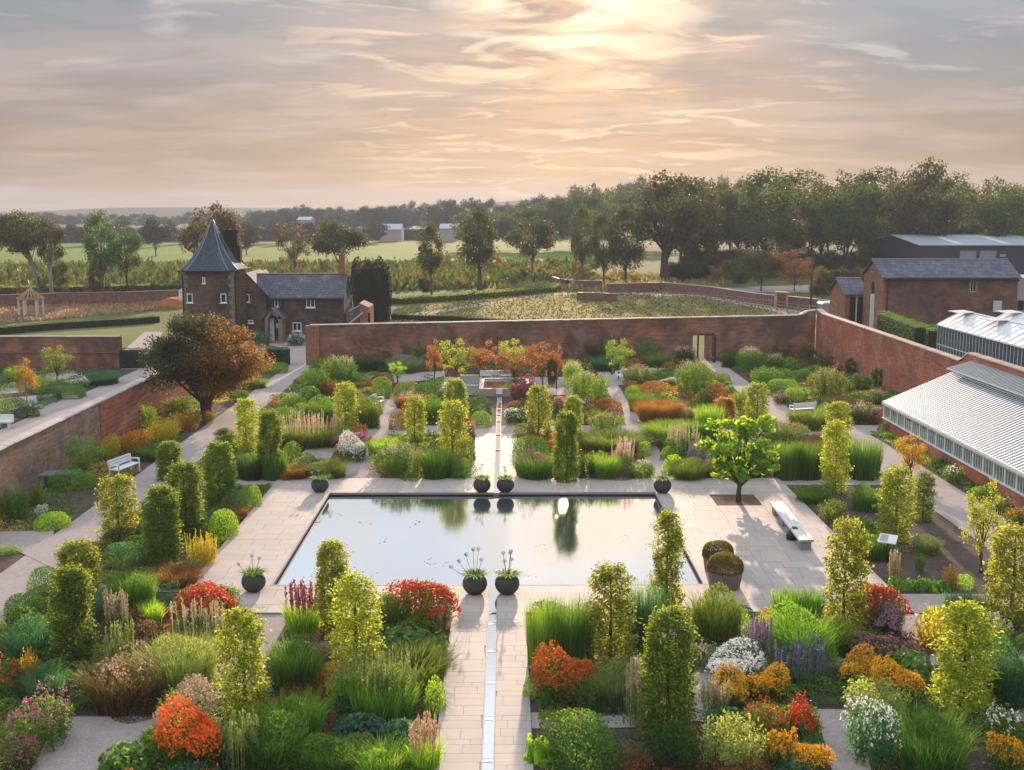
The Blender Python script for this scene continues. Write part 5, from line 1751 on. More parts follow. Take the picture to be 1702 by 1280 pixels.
CROWNS = {}
for key, args in dict(
        broad=dict(n=6500, nclump=30, leaf=0.075), broad2=dict(n=6500, nclump=26, leaf=0.075, shape=(1, 1, 1.0)),
        tall=dict(n=6500, nclump=32, leaf=0.07, shape=(0.8, 0.8, 1.25), csize=(0.2, 0.32)),
        airy=dict(n=3800, nclump=34, leaf=0.06, shape=(0.9, 0.9, 1.1), hollow=0.3, csize=(0.13, 0.24), airy=0.3),
        wide=dict(n=6500, nclump=34, leaf=0.07, shape=(1.15, 1.0, 0.62))).items():
    CROWNS[key] = [crown_mesh(sum(map(ord, key)) + s, **args) for s in (0, 1)]
LM['tree_dark'] = mat_leaf('tree_dark', (0.036, 0.056, 0.016), (0.22, 0.22, 0.035), tw=0.38)
LM['tree_green'] = mat_leaf('tree_green', (0.046, 0.084, 0.020), (0.22, 0.28, 0.035), tw=0.37)
LM['tree_emerald'] = mat_leaf('tree_emerald', (0.04, 0.15, 0.035), (0.22, 0.34, 0.05), tw=0.42)
LM['tree_olive'] = mat_leaf('tree_olive', (0.062, 0.060, 0.018), (0.26, 0.20, 0.04), tw=0.4)
LM['tree_gold'] = mat_leaf('tree_gold', (0.15, 0.11, 0.025), (0.62, 0.40, 0.06), tw=0.5)
LM['tree_far'] = mat_leaf('tree_far', (0.038, 0.052, 0.034), (0.07, 0.09, 0.045), tw=0.25)  # distance haze mixed into the leaf colour, greyer and bluer than near trees
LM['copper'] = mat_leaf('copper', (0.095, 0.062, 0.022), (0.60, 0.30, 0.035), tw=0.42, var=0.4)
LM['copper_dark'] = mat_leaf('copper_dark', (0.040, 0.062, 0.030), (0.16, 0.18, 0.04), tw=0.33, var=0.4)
LM['mulberry'] = mat_leaf('mulberry', (0.10, 0.26, 0.03), (0.68, 0.90, 0.06), tw=0.52)
LM['rust_tree'] = mat_leaf('rust_tree', (0.17, 0.085, 0.03), (0.72, 0.32, 0.06), tw=0.5)
LM['yew'] = mat_leaf('yew', (0.018, 0.026, 0.012), (0.05, 0.05, 0.02), tw=0.2)
TRK = {}


def tree(px, py, w, top, crown, leaf, label, cbase=0.22, cat='tree', name='broadleaf_tree', group=None, trunk=True, bark=None, stems=1, lean=0.0, D=None, dz=None, rad=None):
    p = at(px, py) if D is None else atY(px, 500, D)
    p = Vector((p.x, p.y, 0)); m_ = mpp(p)
    H = atY(px, top, p.y).z
    W = w * m_
    kx = prng.randrange(2)
    me, cen = CROWNS[crown][kx]
    root = empty(name, p, prng.uniform(-0.5, 0.5), label, cat, group)
    ext = {'broad': 0.98, 'broad2': 1.12, 'tall': 1.36, 'airy': 1.15, 'wide': 0.78}[crown]
    exw = {'broad': 1.12, 'broad2': 1.12, 'tall': 0.92, 'airy': 1.0, 'wide': 1.2}[crown]
    zb = H * cbase
    sz = (H - zb) / 2 / ext; zc = zb + (H - zb) / 2
    sx = W / 2 / exw
    o = link('crown', me, LM[leaf], root, per_object=True, kind='stuff')
    lx = lean * W
    o.location = (lx, 0, zc); o.scale = (sx, sx, sz)
    if trunk:
        rad = rad or max(0.07, H * 0.017)
        tm = tree_trunk('trunk', H, zc, rad, cen, (sx, sx, sz), prng.randrange(1000), max(0.12, cbase + 0.02), stems, (lx, 0))
        link('trunk', tm, bark or BARK, root)
    return root

# ================================================================== trees beyond the garden
T = tree
# far horizon belts: individually placed crowns, seen as a soft line
frg = random.Random(21)
def far_row(D, x0, x1, step, tops, w, leaf, group, label, kinds=('broad', 'broad2', 'wide')):
    x = x0
    while x < x1:
        top = np.interp(x, [q[0] for q in tops], [q[1] for q in tops]) + frg.uniform(-4, 5)
        ww = w * frg.uniform(0.75, 1.35)
        T(x, 0, ww, top, frg.choice(kinds), leaf, label, cbase=0.02, group=group, trunk=False, D=D * frg.uniform(0.93, 1.08))
        x += step * frg.uniform(0.7, 1.25)


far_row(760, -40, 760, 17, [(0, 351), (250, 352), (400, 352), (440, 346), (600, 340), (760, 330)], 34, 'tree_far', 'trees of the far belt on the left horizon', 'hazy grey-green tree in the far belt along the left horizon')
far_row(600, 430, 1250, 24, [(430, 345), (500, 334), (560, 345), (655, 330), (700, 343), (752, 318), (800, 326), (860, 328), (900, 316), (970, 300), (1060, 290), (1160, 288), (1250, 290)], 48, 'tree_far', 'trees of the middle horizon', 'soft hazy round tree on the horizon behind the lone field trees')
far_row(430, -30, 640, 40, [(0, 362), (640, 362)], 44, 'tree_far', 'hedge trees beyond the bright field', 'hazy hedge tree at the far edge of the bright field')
far_row(380, 780, 1060, 30, [(780, 345), (850, 338), (900, 322), (960, 308), (1060, 300)], 70, 'tree_green', 'trees of the wood behind the meadow centre', 'green tree of the wood behind the lone field trees')
# the long wood at the right
WL = [(1148, 472, 134, 284, 'tall', 'tree_dark'), (1185, 478, 109, 291, 'broad2', 'tree_dark'), (1225, 474, 124, 287, 'broad2', 'tree_green'), (1270, 470, 124, 267, 'tall', 'tree_green'), (1318, 462, 134, 271, 'tall', 'tree_green'),
      (1362, 462, 124, 267, 'tall', 'tree_olive'), (1405, 460, 124, 263, 'tall', 'tree_green'), (1448, 458, 124, 267, 'tall', 'tree_dark'), (1490, 458, 134, 261, 'tall', 'tree_dark'),
      (1530, 456, 129, 258, 'broad2', 'tree_dark'), (1575, 456, 114, 277, 'tall', 'tree_green'), (1618, 456, 114, 278, 'airy', 'tree_olive'), (1660, 456, 114, 275, 'tall', 'tree_green'), (1702, 456, 124, 279, 'airy', 'tree_dark'), (1745, 456, 124, 274, 'tall', 'tree_dark')]
WN = ['beside the large oak, partly behind it', 'left of the tallest group, right of the large oak', 'above the red scrubby tree', 'tall and round, at the dip left of the shed wood', 'first right of the dip, showing a bare trunk',
      'olive crowned, above the low olive scrub', 'over the small brick shed', 'over the left gable of the steel shed', 'tallest dark crown of the right wood', 'highest crown right of the steel shed gable',
      'over the first roof light of the steel shed', 'thin olive crown with sky showing through', 'over the middle roof lights of the steel shed', 'loose dark crown with sky gaps near the right edge', 'cut by the right edge of the picture']
for i, (x, y, w, t, c, l) in enumerate(WL):
    T(x, y, w, t, c, l, 'wood tree on the right, ' + WN[i], cbase=0.13, group='trees along the front of the right wood', D=(215, 228, 240)[i % 3] + 6)
for i in range(24):
    x = 1130 + i * 27
    T(x, 0, 95, 290 + (i * 37) % 14, ('broad', 'tall', 'broad2')[i % 3], 'tree_dark', 'tree standing deeper in the right wood behind the front row', cbase=0.15, group='back trees of the right wood', D=268 + (i * 13) % 22)
for i in range(34):
    x = 1150 + i * 18
    T(x, 0, 62, 396 + (i * 17) % 30, 'broad', ('tree_olive', 'tree_dark', 'tree_green')[i % 3], 'understorey bush at the foot of the right wood', cbase=0.0, cat='bush', name='bush', group='understorey bushes of the right wood', trunk=False, D=222 + (i * 7) % 15)
# single trees
T(1104, 471, 150, 280, 'broad2', 'tree_dark', 'very large dark oak with a thick trunk at the left end of the wood', cbase=0.16, rad=1.0)
T(1040, 474, 90, 330, 'tall', 'tree_dark', 'dark tree tight against the left of the large oak', cbase=0.1)
T(1003, 476, 64, 343, 'tall', 'tree_dark', 'narrow dark tree rising behind the curved meadow wall', cbase=0.12)
T(968, 462, 60, 330, 'tall', 'tree_green', 'mid green tree left of the narrow dark tree', cbase=0.1)
T(885, 462, 92, 352, 'broad2', 'tree_dark', 'dark brownish tree, rightmost of the three lone trees in the meadow', cbase=0.2)
T(797, 487, 92, 336, 'tall', 'tree_dark', 'tallest of the three lone trees in the meadow, with a forked trunk', cbase=0.2, rad=0.45)
T(717, 492, 66, 362, 'tall', 'tree_dark', 'dark tree, leftmost of the three lone trees in the meadow', cbase=0.22)
T(708, 490, 34, 455, 'broad', 'tree_dark', 'small dark bush at the foot of the leftmost lone tree', cbase=0, trunk=False, cat='bush', name='bush')
T(565, 470, 108, 352, 'broad', 'tree_dark', 'round-headed dark tree behind the right end of the lodge', cbase=0.24)
T(490, 465, 82, 352, 'airy', 'tree_olive', 'airy yellow-olive tree behind the lodge roof', cbase=0.08)
T(358, 480, 112, 326, 'broad2', 'tree_olive', 'spiky golden-olive tree directly behind the tower spire', cbase=0.1, rad=0.35)
T(366, 478, 96, 338, 'airy', 'tree_gold', 'golden tree behind the dark chimney of the lodge', cbase=0.1)
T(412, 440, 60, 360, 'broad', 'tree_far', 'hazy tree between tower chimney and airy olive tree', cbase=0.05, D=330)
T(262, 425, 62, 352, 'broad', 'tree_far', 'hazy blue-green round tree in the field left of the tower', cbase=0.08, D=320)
T(172, 497, 74, 340, 'tall', 'tree_emerald', 'bright green tree, left one of the emerald pair behind the gazebo', cbase=0.2)
T(212, 493, 66, 362, 'tall', 'tree_emerald', 'bright green tree, right one of the emerald pair behind the gazebo', cbase=0.22)
T(70, 497, 112, 336, 'broad', 'tree_dark', 'dark spreading tree on a pale leaning trunk at far left', cbase=0.42, bark=BARK_PALE, rad=0.35, lean=-0.22)
T(0, 480, 100, 340, 'broad', 'tree_dark', 'dark tree cut by the left edge of the picture', cbase=0.35)
T(86, 499, 62, 352, 'tall', 'tree_dark', 'dark tree on a slim white trunk near the gazebo', cbase=0.35, bark=BARK_PALE, rad=0.3)
T(101, 493, 38, 418, 'tall', 'tree_green', 'slim young green tree between the white trunk and the emerald pair', cbase=0.1)
T(160, 502, 32, 432, 'tall', 'tree_olive', 'slim olive young tree in front of the emerald pair', cbase=0.08)
T(1230, 478, 70, 420, 'broad', 'tree_green', 'bright bush left of the scrub in front of the right wood', cbase=0, trunk=False, cat='bush', name='bush')
T(1195, 474, 50, 430, 'airy', 'tree_gold', 'orange-gold scrubby tree lit by the sun right of the large oak', cbase=0.02)
T(1265, 484, 110, 390, 'airy', 'tree_olive', 'broad brown-olive scrubby tree in front of the right wood', cbase=0.05)
T(1320, 484, 90, 405, 'airy', 'rust_tree', 'reddish scrubby tree right of the brown-olive one', cbase=0.05)
for x in (1370, 1400, 1425):
    T(x, 0, 60, 432, 'broad', 'tree_olive', 'low olive scrub left of the brick barn', cbase=0, trunk=False, cat='bush', name='bush', group='scrub bushes left of the barn', D=155)
# young orchard
for i in range(34):
    x = -5 + i * 9.4 + frg.uniform(-3, 3); y = 500 - (i % 4) * 12 + frg.uniform(-3, 3)
    T(x, y, frg.uniform(14, 22), y - frg.uniform(32, 48), 'airy', ('tree_olive', 'tree_green')[i % 2], 'young thin tree of the plantation rows in front of the bright field', cbase=0.1, group='young trees of the left plantation', trunk=(i % 2 == 0))
for i in range(26):
    x = 410 + i * 22 + frg.uniform(-5, 5); y = 480 - (i % 4) * 9
    if 560 < x < 650: continue
    T(x, y, frg.uniform(18, 30), y - frg.uniform(22, 46), 'airy', ('tree_olive', 'tree_gold', 'tree_green')[i % 3], 'young bushy tree of the plantation behind the lodge and meadow', cbase=0.02, group='young trees of the middle plantation', trunk=False)
for i in range(16):
    x = 860 + i * 14; 
    T(x, 466 + (i % 3) * 3, 26, 440 + (i % 4) * 5, 'airy', ('tree_gold', 'tree_olive')[i % 2], 'sunlit golden scrub bush beyond the curved meadow wall', cbase=0, cat='bush', name='bush', group='golden scrub beyond the meadow wall', trunk=False)
for i in range(7):
    T(1120 + i * 8, 0, 50, 430, 'broad', 'tree_dark', 'dark undergrowth bush beneath the large oak', cbase=0, cat='bush', name='bush', group='undergrowth beneath the large oak', trunk=False, D=206)
# hedges
def hedge(name, label, pts, h, wd, leaf, dens=900, ls=0.09):
    root = empty(name, (0, 0, 0), 0, label, 'hedge')
    P = [at(x, y) for x, y in pts]; Ps, Ns = [], []
    rg = np.random.default_rng(len(label))
    for p, q in zip(P, P[1:]):
        L = (q - p).length; n = int(dens * L / 3)
        d = np.array((q - p) / L); s = np.array([-d[1], d[0], 0])
        t = rg.uniform(0, L, n); sel = rg.integers(0, 3, n)
        zz_ = np.where(sel == 0, h, rg.uniform(0, h, n)); ss = np.where(sel == 0, rg.uniform(-wd / 2, wd / 2, n), np.where(sel == 1, -wd / 2, wd / 2))
        wob = 0.06 * np.sin(t * 2.1) + 0.05 * np.sin(t * 5.3)
        C = np.array(p) + d * t[:, None] + s * (ss + rg.normal(0, 0.03, n))[:, None] + np.array([0, 0, 1.0]) * (zz_ * (1 + wob * 0.6) + rg.normal(0, 0.03, n))[:, None]
        Ps.append(C); Ns.append(np.where(sel[:, None] == 0, [[0, 0, 1.0]], np.where(sel[:, None] == 1, -s, s)))
    V, F = leaves(np.concatenate(Ps), ls, unit(np.concatenate(Ns)), 0.7, 0.6, rg)
    link('foliage', np_mesh('foliage', V, F), LM[leaf], root, kind='stuff')
    b = MB()
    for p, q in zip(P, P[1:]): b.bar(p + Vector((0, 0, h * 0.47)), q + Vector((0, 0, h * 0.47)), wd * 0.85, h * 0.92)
    b.build('branches', M['dark_in'] if False else M['hedge_core'], root)  # solid dark core inside the leaf shell
    return root


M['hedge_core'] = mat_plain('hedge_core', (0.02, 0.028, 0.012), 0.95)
hedge('hedge', 'long low clipped dark hedge between pinkish meadow and lawn at left', [(-200, 566), (0, 556), (100, 547), (200, 541), (262, 536)], 0.75, 1.0, 'dark')
hedge('hedge', 'dark clipped hedge block beside the left end of the kitchen garden wall', [(200, 612), (242, 611)], 1.5, 1.0, 'dark')
hedge('hedge', 'clipped dark hedge block left of the gateway, in front of the lodge', [(444, 606), (478, 607)], 1.35, 1.3, 'dark', 1600)
hedge('hedge', 'low dark hedge running right from the yew across the meadow edge', [(652, 531), (760, 535), (860, 541)], 0.6, 0.7, 'dark')
hedge('hedge', 'tall clipped hedge between barn and white glasshouse', [(1466, 562), (1530, 592)], 2.6, 1.2, 'green', 1500)
hedge('hedge', 'separate clipped hedge block beside the near left corner of the white glasshouse', [(1541, 588), (1556, 596)], 2.5, 1.5, 'bright', 1500)
hedge('hedge', 'long wild hedge strip between plantation and pinkish meadow', [(-200, 499), (100, 494), (300, 490)], 1.6, 3, 'olive', 700, 0.25)
hedge('hedge', 'brown-green hedge bank beneath the lone meadow trees', [(655, 505), (760, 498), (900, 486), (950, 476)], 0.8, 3, 'olive', 600, 0.2)
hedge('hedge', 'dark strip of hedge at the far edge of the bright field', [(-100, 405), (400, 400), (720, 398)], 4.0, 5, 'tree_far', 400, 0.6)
# the yew
p = at(617, 533); m_ = mpp(p)
root = empty('yew_tree', p, 0, 'massive dark clipped yew with a ragged flat top right of the lodge', 'tree')
rg = np.random.default_rng(8); n = 15000
a = rg.uniform(0, 6.283, n); t = rg.uniform(0, 1, n); W = 67 * m_ / 2; H = atY(617, 430, p.y).z
Hl = H * (0.88 + 0.12 * np.sin(a * 5.0) * np.cos(a * 2 + 1)); rad_ = W * (0.86 + 0.14 * np.sin(t * 3.1)) * (1 + 0.04 * np.sin(a * 11))
cap = rg.uniform(0, 1, n) < 0.25; rr = np.where(cap, rad_ * np.sqrt(rg.uniform(0, 1, n)), rad_)
C = np.stack([rr * np.cos(a), rr * np.sin(a), np.where(cap, Hl + 0.25 * np.sin(rr * 5), t * Hl) + rg.normal(0, 0.05, n)], 1)
V, F = leaves(C, 0.16, unit(np.stack([np.cos(a), np.sin(a), 0.2 + cap * 1.0], 1)), 0.7, 0.4, rg)
link('crown', np_mesh('crown', V, F), LM['yew'], root, kind='stuff')
b = MB(); b.lathe([(W * 0.78, 0.02), (W * 0.92, H * 0.4), (W * 0.88, H * 0.84), (0.1, H * 0.86)], 14); b.build('trunk', M['hedge_core'], root)  # wide solid dark core filling the crown

# ------------------------------------------------------------------ copper tree by the left path
p = at(343, 697); m_ = mpp(p)
root = empty('copper_tree', p, 0, 'wide many-stemmed copper and orange tree beside the left path, near the lodge', 'tree')
H = atY(343, 512, p.y).z; W = 214 * m_
me, cen = crown_mesh(301, 34000, 60, 0.035, (1.0, 0.9, 0.80), 0.45, (0.16, 0.28))
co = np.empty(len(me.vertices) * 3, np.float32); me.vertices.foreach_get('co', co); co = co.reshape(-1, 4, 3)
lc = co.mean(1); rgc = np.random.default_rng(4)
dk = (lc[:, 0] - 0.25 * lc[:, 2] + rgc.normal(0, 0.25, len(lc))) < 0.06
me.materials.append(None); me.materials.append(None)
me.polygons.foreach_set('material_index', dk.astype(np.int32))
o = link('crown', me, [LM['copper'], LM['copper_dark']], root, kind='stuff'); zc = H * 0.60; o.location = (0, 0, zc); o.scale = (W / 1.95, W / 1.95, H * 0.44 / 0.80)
rgs = random.Random(3); b = MB()
for k in range(9):
    a = k * 0.7; s = rgs.uniform(0.2, 0.34)
    e = Vector((math.cos(a) * W * s, math.sin(a) * W * s * 0.7, H * rgs.uniform(0.5, 0.72)))
    b.tube([(math.cos(a) * 0.14, math.sin(a) * 0.14, 0), (math.cos(a) * 0.28, math.sin(a) * 0.25, H * 0.16), (e.x * 0.6, e.y * 0.6, H * 0.34), e], [0.12, 0.09, 0.06, 0.025], 6)
    for j in range(5):
        c = cen[rgs.randrange(len(cen))]; q = Vector((c[0] * W / 1.95, c[1] * W / 1.95, zc + c[2] * H * 0.5))
        b.tube([(e.x * 0.6, e.y * 0.6, H * 0.34), (e * 0.5 + q * 0.5), q], [0.04, 0.025, 0.01], 4, cap=False)
b.build('trunk', BARK, root)

# ------------------------------------------------------------------ mulberry on the terrace
p = at(1227, 835); m_ = mpp(p)
root = empty('mulberry_tree', (p.x, p.y, 0.03), 0, 'young bright green tree with big leaves growing in the square pit of the terrace', 'tree')
H = (835 - 683) * m_ * 1.0; W = 166 * m_
me, cen = crown_mesh(77, 2300, 46, 0.135, (1.0, 0.9, 0.85), 0.35, (0.10, 0.21), 0.25)
o = link('crown', me, LM['mulberry'], root, kind='stuff'); zc = H * 0.60; o.location = (0.05, 0, zc); o.scale = (W / 2.1, W / 2.1, H * 0.42 / 0.85)
b = MB(); rgs = random.Random(9)
b.tube([(0, 0, -0.03), (0.02, 0, H * 0.14), (0.06, 0, H * 0.22)], [0.12, 0.10, 0.08], 8)
for c in cen:
    q = Vector((c[0] * W / 2.1 + 0.05, c[1] * W / 2.1, zc + c[2] * H * 0.5)); s = Vector((0.04, 0, H * rgs.uniform(0.15, 0.25)))
    b.tube([s, s.lerp(q, 0.45) + Vector((0, 0, 0.12)), q], [0.05, 0.03, 0.01], 5, cap=False)
b.build('trunk', BARK, root)

# trees round the raised pool
for x, y, w, t, l, lb in ((722, 634, 26, 560, 'rust_tree', 'orange-red leaved tree half hidden behind the yellow-green one left of the raised pool'),
                          (758, 636, 46, 556, 'hornbeam_yellow', 'yellow-green tree left of the raised pool'),
                          (803, 632, 48, 563, 'rust_tree', 'orange-brown tree directly behind the left side of the raised pool'),
                          (854, 640, 52, 578, 'rust_tree', 'orange tree right of the raised pool, a green tree behind it'),
                          (853, 626, 38, 558, 'hornbeam_yellow', 'lime green tree top showing behind the orange tree right of the pool'),
                          (902, 644, 50, 562, 'rust_tree', 'orange-red tree at the right end of the row round the raised pool'),
                          (925, 646, 20, 570, 'rust_tree', 'narrow red-topped tree at the far right of the row by the raised pool'),
                          (1028, 630, 36, 557, 'fresh', 'slender lime green tree against the back wall right of centre'),
                          (661, 636, 24, 600, 'lime', 'tiny golden-green round-headed tree in the bed left of the raised pool')):
    T(x, y, w * 1.55, t - 3, 'airy', l, lb, cbase=0.10, rad=0.06)
T(917, 648, 22, 592, 'tall', 'dark', 'dark conical shrub between the two right-hand orange trees', cbase=0.0, trunk=False)
T(1456, 652, 24, 598, 'tall', 'dark', 'dark narrow conifer against the right wall', cbase=0.0, trunk=False)
T(1414, 626, 26, 592, 'tall', 'dark', 'dark conifer left of the narrow one, near the corner of the right wall', cbase=0.0, trunk=False)
T(95, 634, 58, 566, 'airy', 'olive', 'small olive-leaved tree in front of the kitchen garden wall', cbase=0.08, rad=0.06)
T(46, 690, 56, 588, 'airy', 'amber', 'small yellowing tree on a pale stem in the kitchen garden', cbase=0.25, rad=0.05, bark=BARK_PALE)
T(1630, 952, 84, 782, 'airy', 'hornbeam', 'loose yellow-leaved young tree in front of the lean-to glasshouse', cbase=0.1, rad=0.06)
T(1514, 800, 68, 712, 'airy', 'amber', 'pair of golden young tree heads close to the corner of the lean-to glasshouse', cbase=0.12, rad=0.06)
T(142, 798, 78, 712, 'airy', 'bright', 'light airy bright green shrub against the left wall, behind the stone table', cbase=0.02, rad=0.05, cat='shrub')
# rose and climber bushes against walls
for x, y, w, t, l, lb in ((690, 612, 56, 562, 'dark', 'dark climber mass on the back wall left of the raised pool'),
                          (640, 612, 44, 570, 'dark', 'dark climber clump on the back wall, second from the gateway'),
                          (580, 605, 34, 572, 'olive', 'thin olive climber on the back wall near the gateway'),
                          (990, 604, 60, 560, 'dark', 'dark green climber on the back wall behind the lime tree'),
                          (1080, 604, 60, 560, 'green', 'green climber on the back wall, left of the door'),
                          (1300, 604, 44, 566, 'dark', 'dark climber on the back wall right of the door'),
                          (1345, 606, 40, 560, 'dark', 'dark climber mass in the corner of the back and right walls'),
                          (1372, 618, 36, 578, 'dark', 'dark bush at the foot of the right wall beside the corner')):
    T(x, y, w, t, 'airy', l, lb, cbase=0.0, cat='climber', name='climber', trunk=False)

for x, y, w, t, lb in ((176, 742, 18, 694, 'thin climber on the left wall, nearest the airy green shrub'), (204, 722, 16, 672, 'thin climber on the left wall above the orange bush'),
                       (228, 706, 16, 662, 'thin climber at the joint of old and new brick on the left wall')):
    T(x, y, w, t, 'airy', 'olive', lb, cbase=0.0, cat='climber', name='climber', trunk=False)

# ================================================================== columns
CL = [
    (192, 905, 60, 790, 'loose', 'hornbeam', 'loose sunlit column at the left, nearest the path below the white bench'),
    (279, 800, 42, 731, 'dense', 'hornbeam_dark', 'dark dense column, farthest of the left cluster beside the gravel path'),
    (304, 904, 60, 766, 'dense', 'hornbeam_dark', 'dark dense column in the middle of the left cluster'),
    (266, 942, 60, 806, 'dense', 'hornbeam_dark', 'dark dense column at the front of the left cluster above the red grass'),
    (362, 848, 52, 731, 'dense', 'hornbeam_dark', 'dark column at the right of the left cluster, beside the lime mound'),
    (371, 755, 34, 710, 'loose', 'hornbeam_dark', 'short column top showing behind the left cluster'),
    (407, 752, 38, 660, 'loose', 'hornbeam_yellow', 'yellow-green column left of the dark one above the clipped grass block'),
    (447, 797, 42, 680, 'dense', 'hornbeam_dark', 'dark green column rising from the clipped grass block at the back left of the terrace'),
    (125, 1005, 68, 898, 'dense', 'hornbeam', 'yellow-topped column behind the small-leaved one at lower left'),
    (115, 1115, 74, 946, 'dense', 'hornbeam_dark', 'tall column with light speckled leaves at lower left'),
    (403, 1205, 78, 1022, 'loose', 'hornbeam_yellow', 'brilliant yellow column at the lower left, left of the dark feathery bush'),
    (552, 1065, 56, 900, 'dense', 'hornbeam', 'olive column standing against the left part of the pool'),
    (590, 1128, 82, 960, 'loose', 'hornbeam_yellow', 'golden column just in front of the olive one left of the rill'),
    (573, 725, 38, 632, 'loose', 'hornbeam_yellow', 'yellow column in the back left bed near the magenta flowers'),
    (689, 737, 34, 655, 'loose', 'hornbeam_yellow', 'yellow-green column behind the pink-plumed mound, right of the winding path'),
    (757, 706, 40, 626, 'dense', 'hornbeam_yellow', 'yellow-green column behind the lower golden one left of the far rill'),
    (751, 775, 48, 662, 'loose', 'hornbeam', 'golden-brown column left of the far rill above the dark round bush'),
    (895, 728, 40, 637, 'loose', 'hornbeam', 'olive-yellow column right of the far rill'),
    (953, 722, 32, 655, 'dense', 'hornbeam_yellow', 'yellow column behind the dark squat one right of the far rill'),
    (942, 805, 42, 681, 'dense', 'hornbeam_dark', 'dark square-topped column nearest the pool, right of the far rill'),
    (1207, 705, 36, 658, 'dense', 'amber', 'short golden column top behind the big-leaved terrace tree'),
    (1261, 716, 38, 632, 'loose', 'hornbeam_yellow', 'bright yellow-topped column behind the big-leaved terrace tree, the taller one'),
    (1395, 738, 42, 665, 'loose', 'hornbeam_yellow', 'yellow column hidden behind the larger one right of the terrace'),
    (1391, 822, 46, 697, 'loose', 'hornbeam_yellow', 'yellow column with a thin foot at the back corner of the bed right of the terrace'),
    (1495, 905, 58, 772, 'loose', 'hornbeam_yellow', 'yellow column in the middle of the bed right of the terrace'),
    (1537, 868, 34, 782, 'loose', 'hornbeam_dark', 'shaded column tucked behind the yellow one right of the terrace'),
    (1408, 1064, 68, 865, 'loose', 'hornbeam', 'brown-yellow column at the front right corner of the terrace beside red flowers'),
    (1690, 1045, 76, 872, 'loose', 'hornbeam', 'column cut by the right edge of the picture'),
    (1015, 1115, 76, 944, 'loose', 'hornbeam', 'column against the pool right of the rill, over the rust-red flowers'),
    (1111, 1020, 60, 850, 'taper', 'hornbeam', 'tall ragged tapering column in front of the right corner of the pool'),
    (1113, 1245, 90, 1022, 'dense', 'hornbeam_dark', 'large speckled dark column at the bottom right of the rill'),
    (1610, 1195, 104, 1008, 'taper', 'hornbeam_yellow', 'broad tapering creamy yellow column at lower right'),
]
for c in CL: hcolumn(*c)

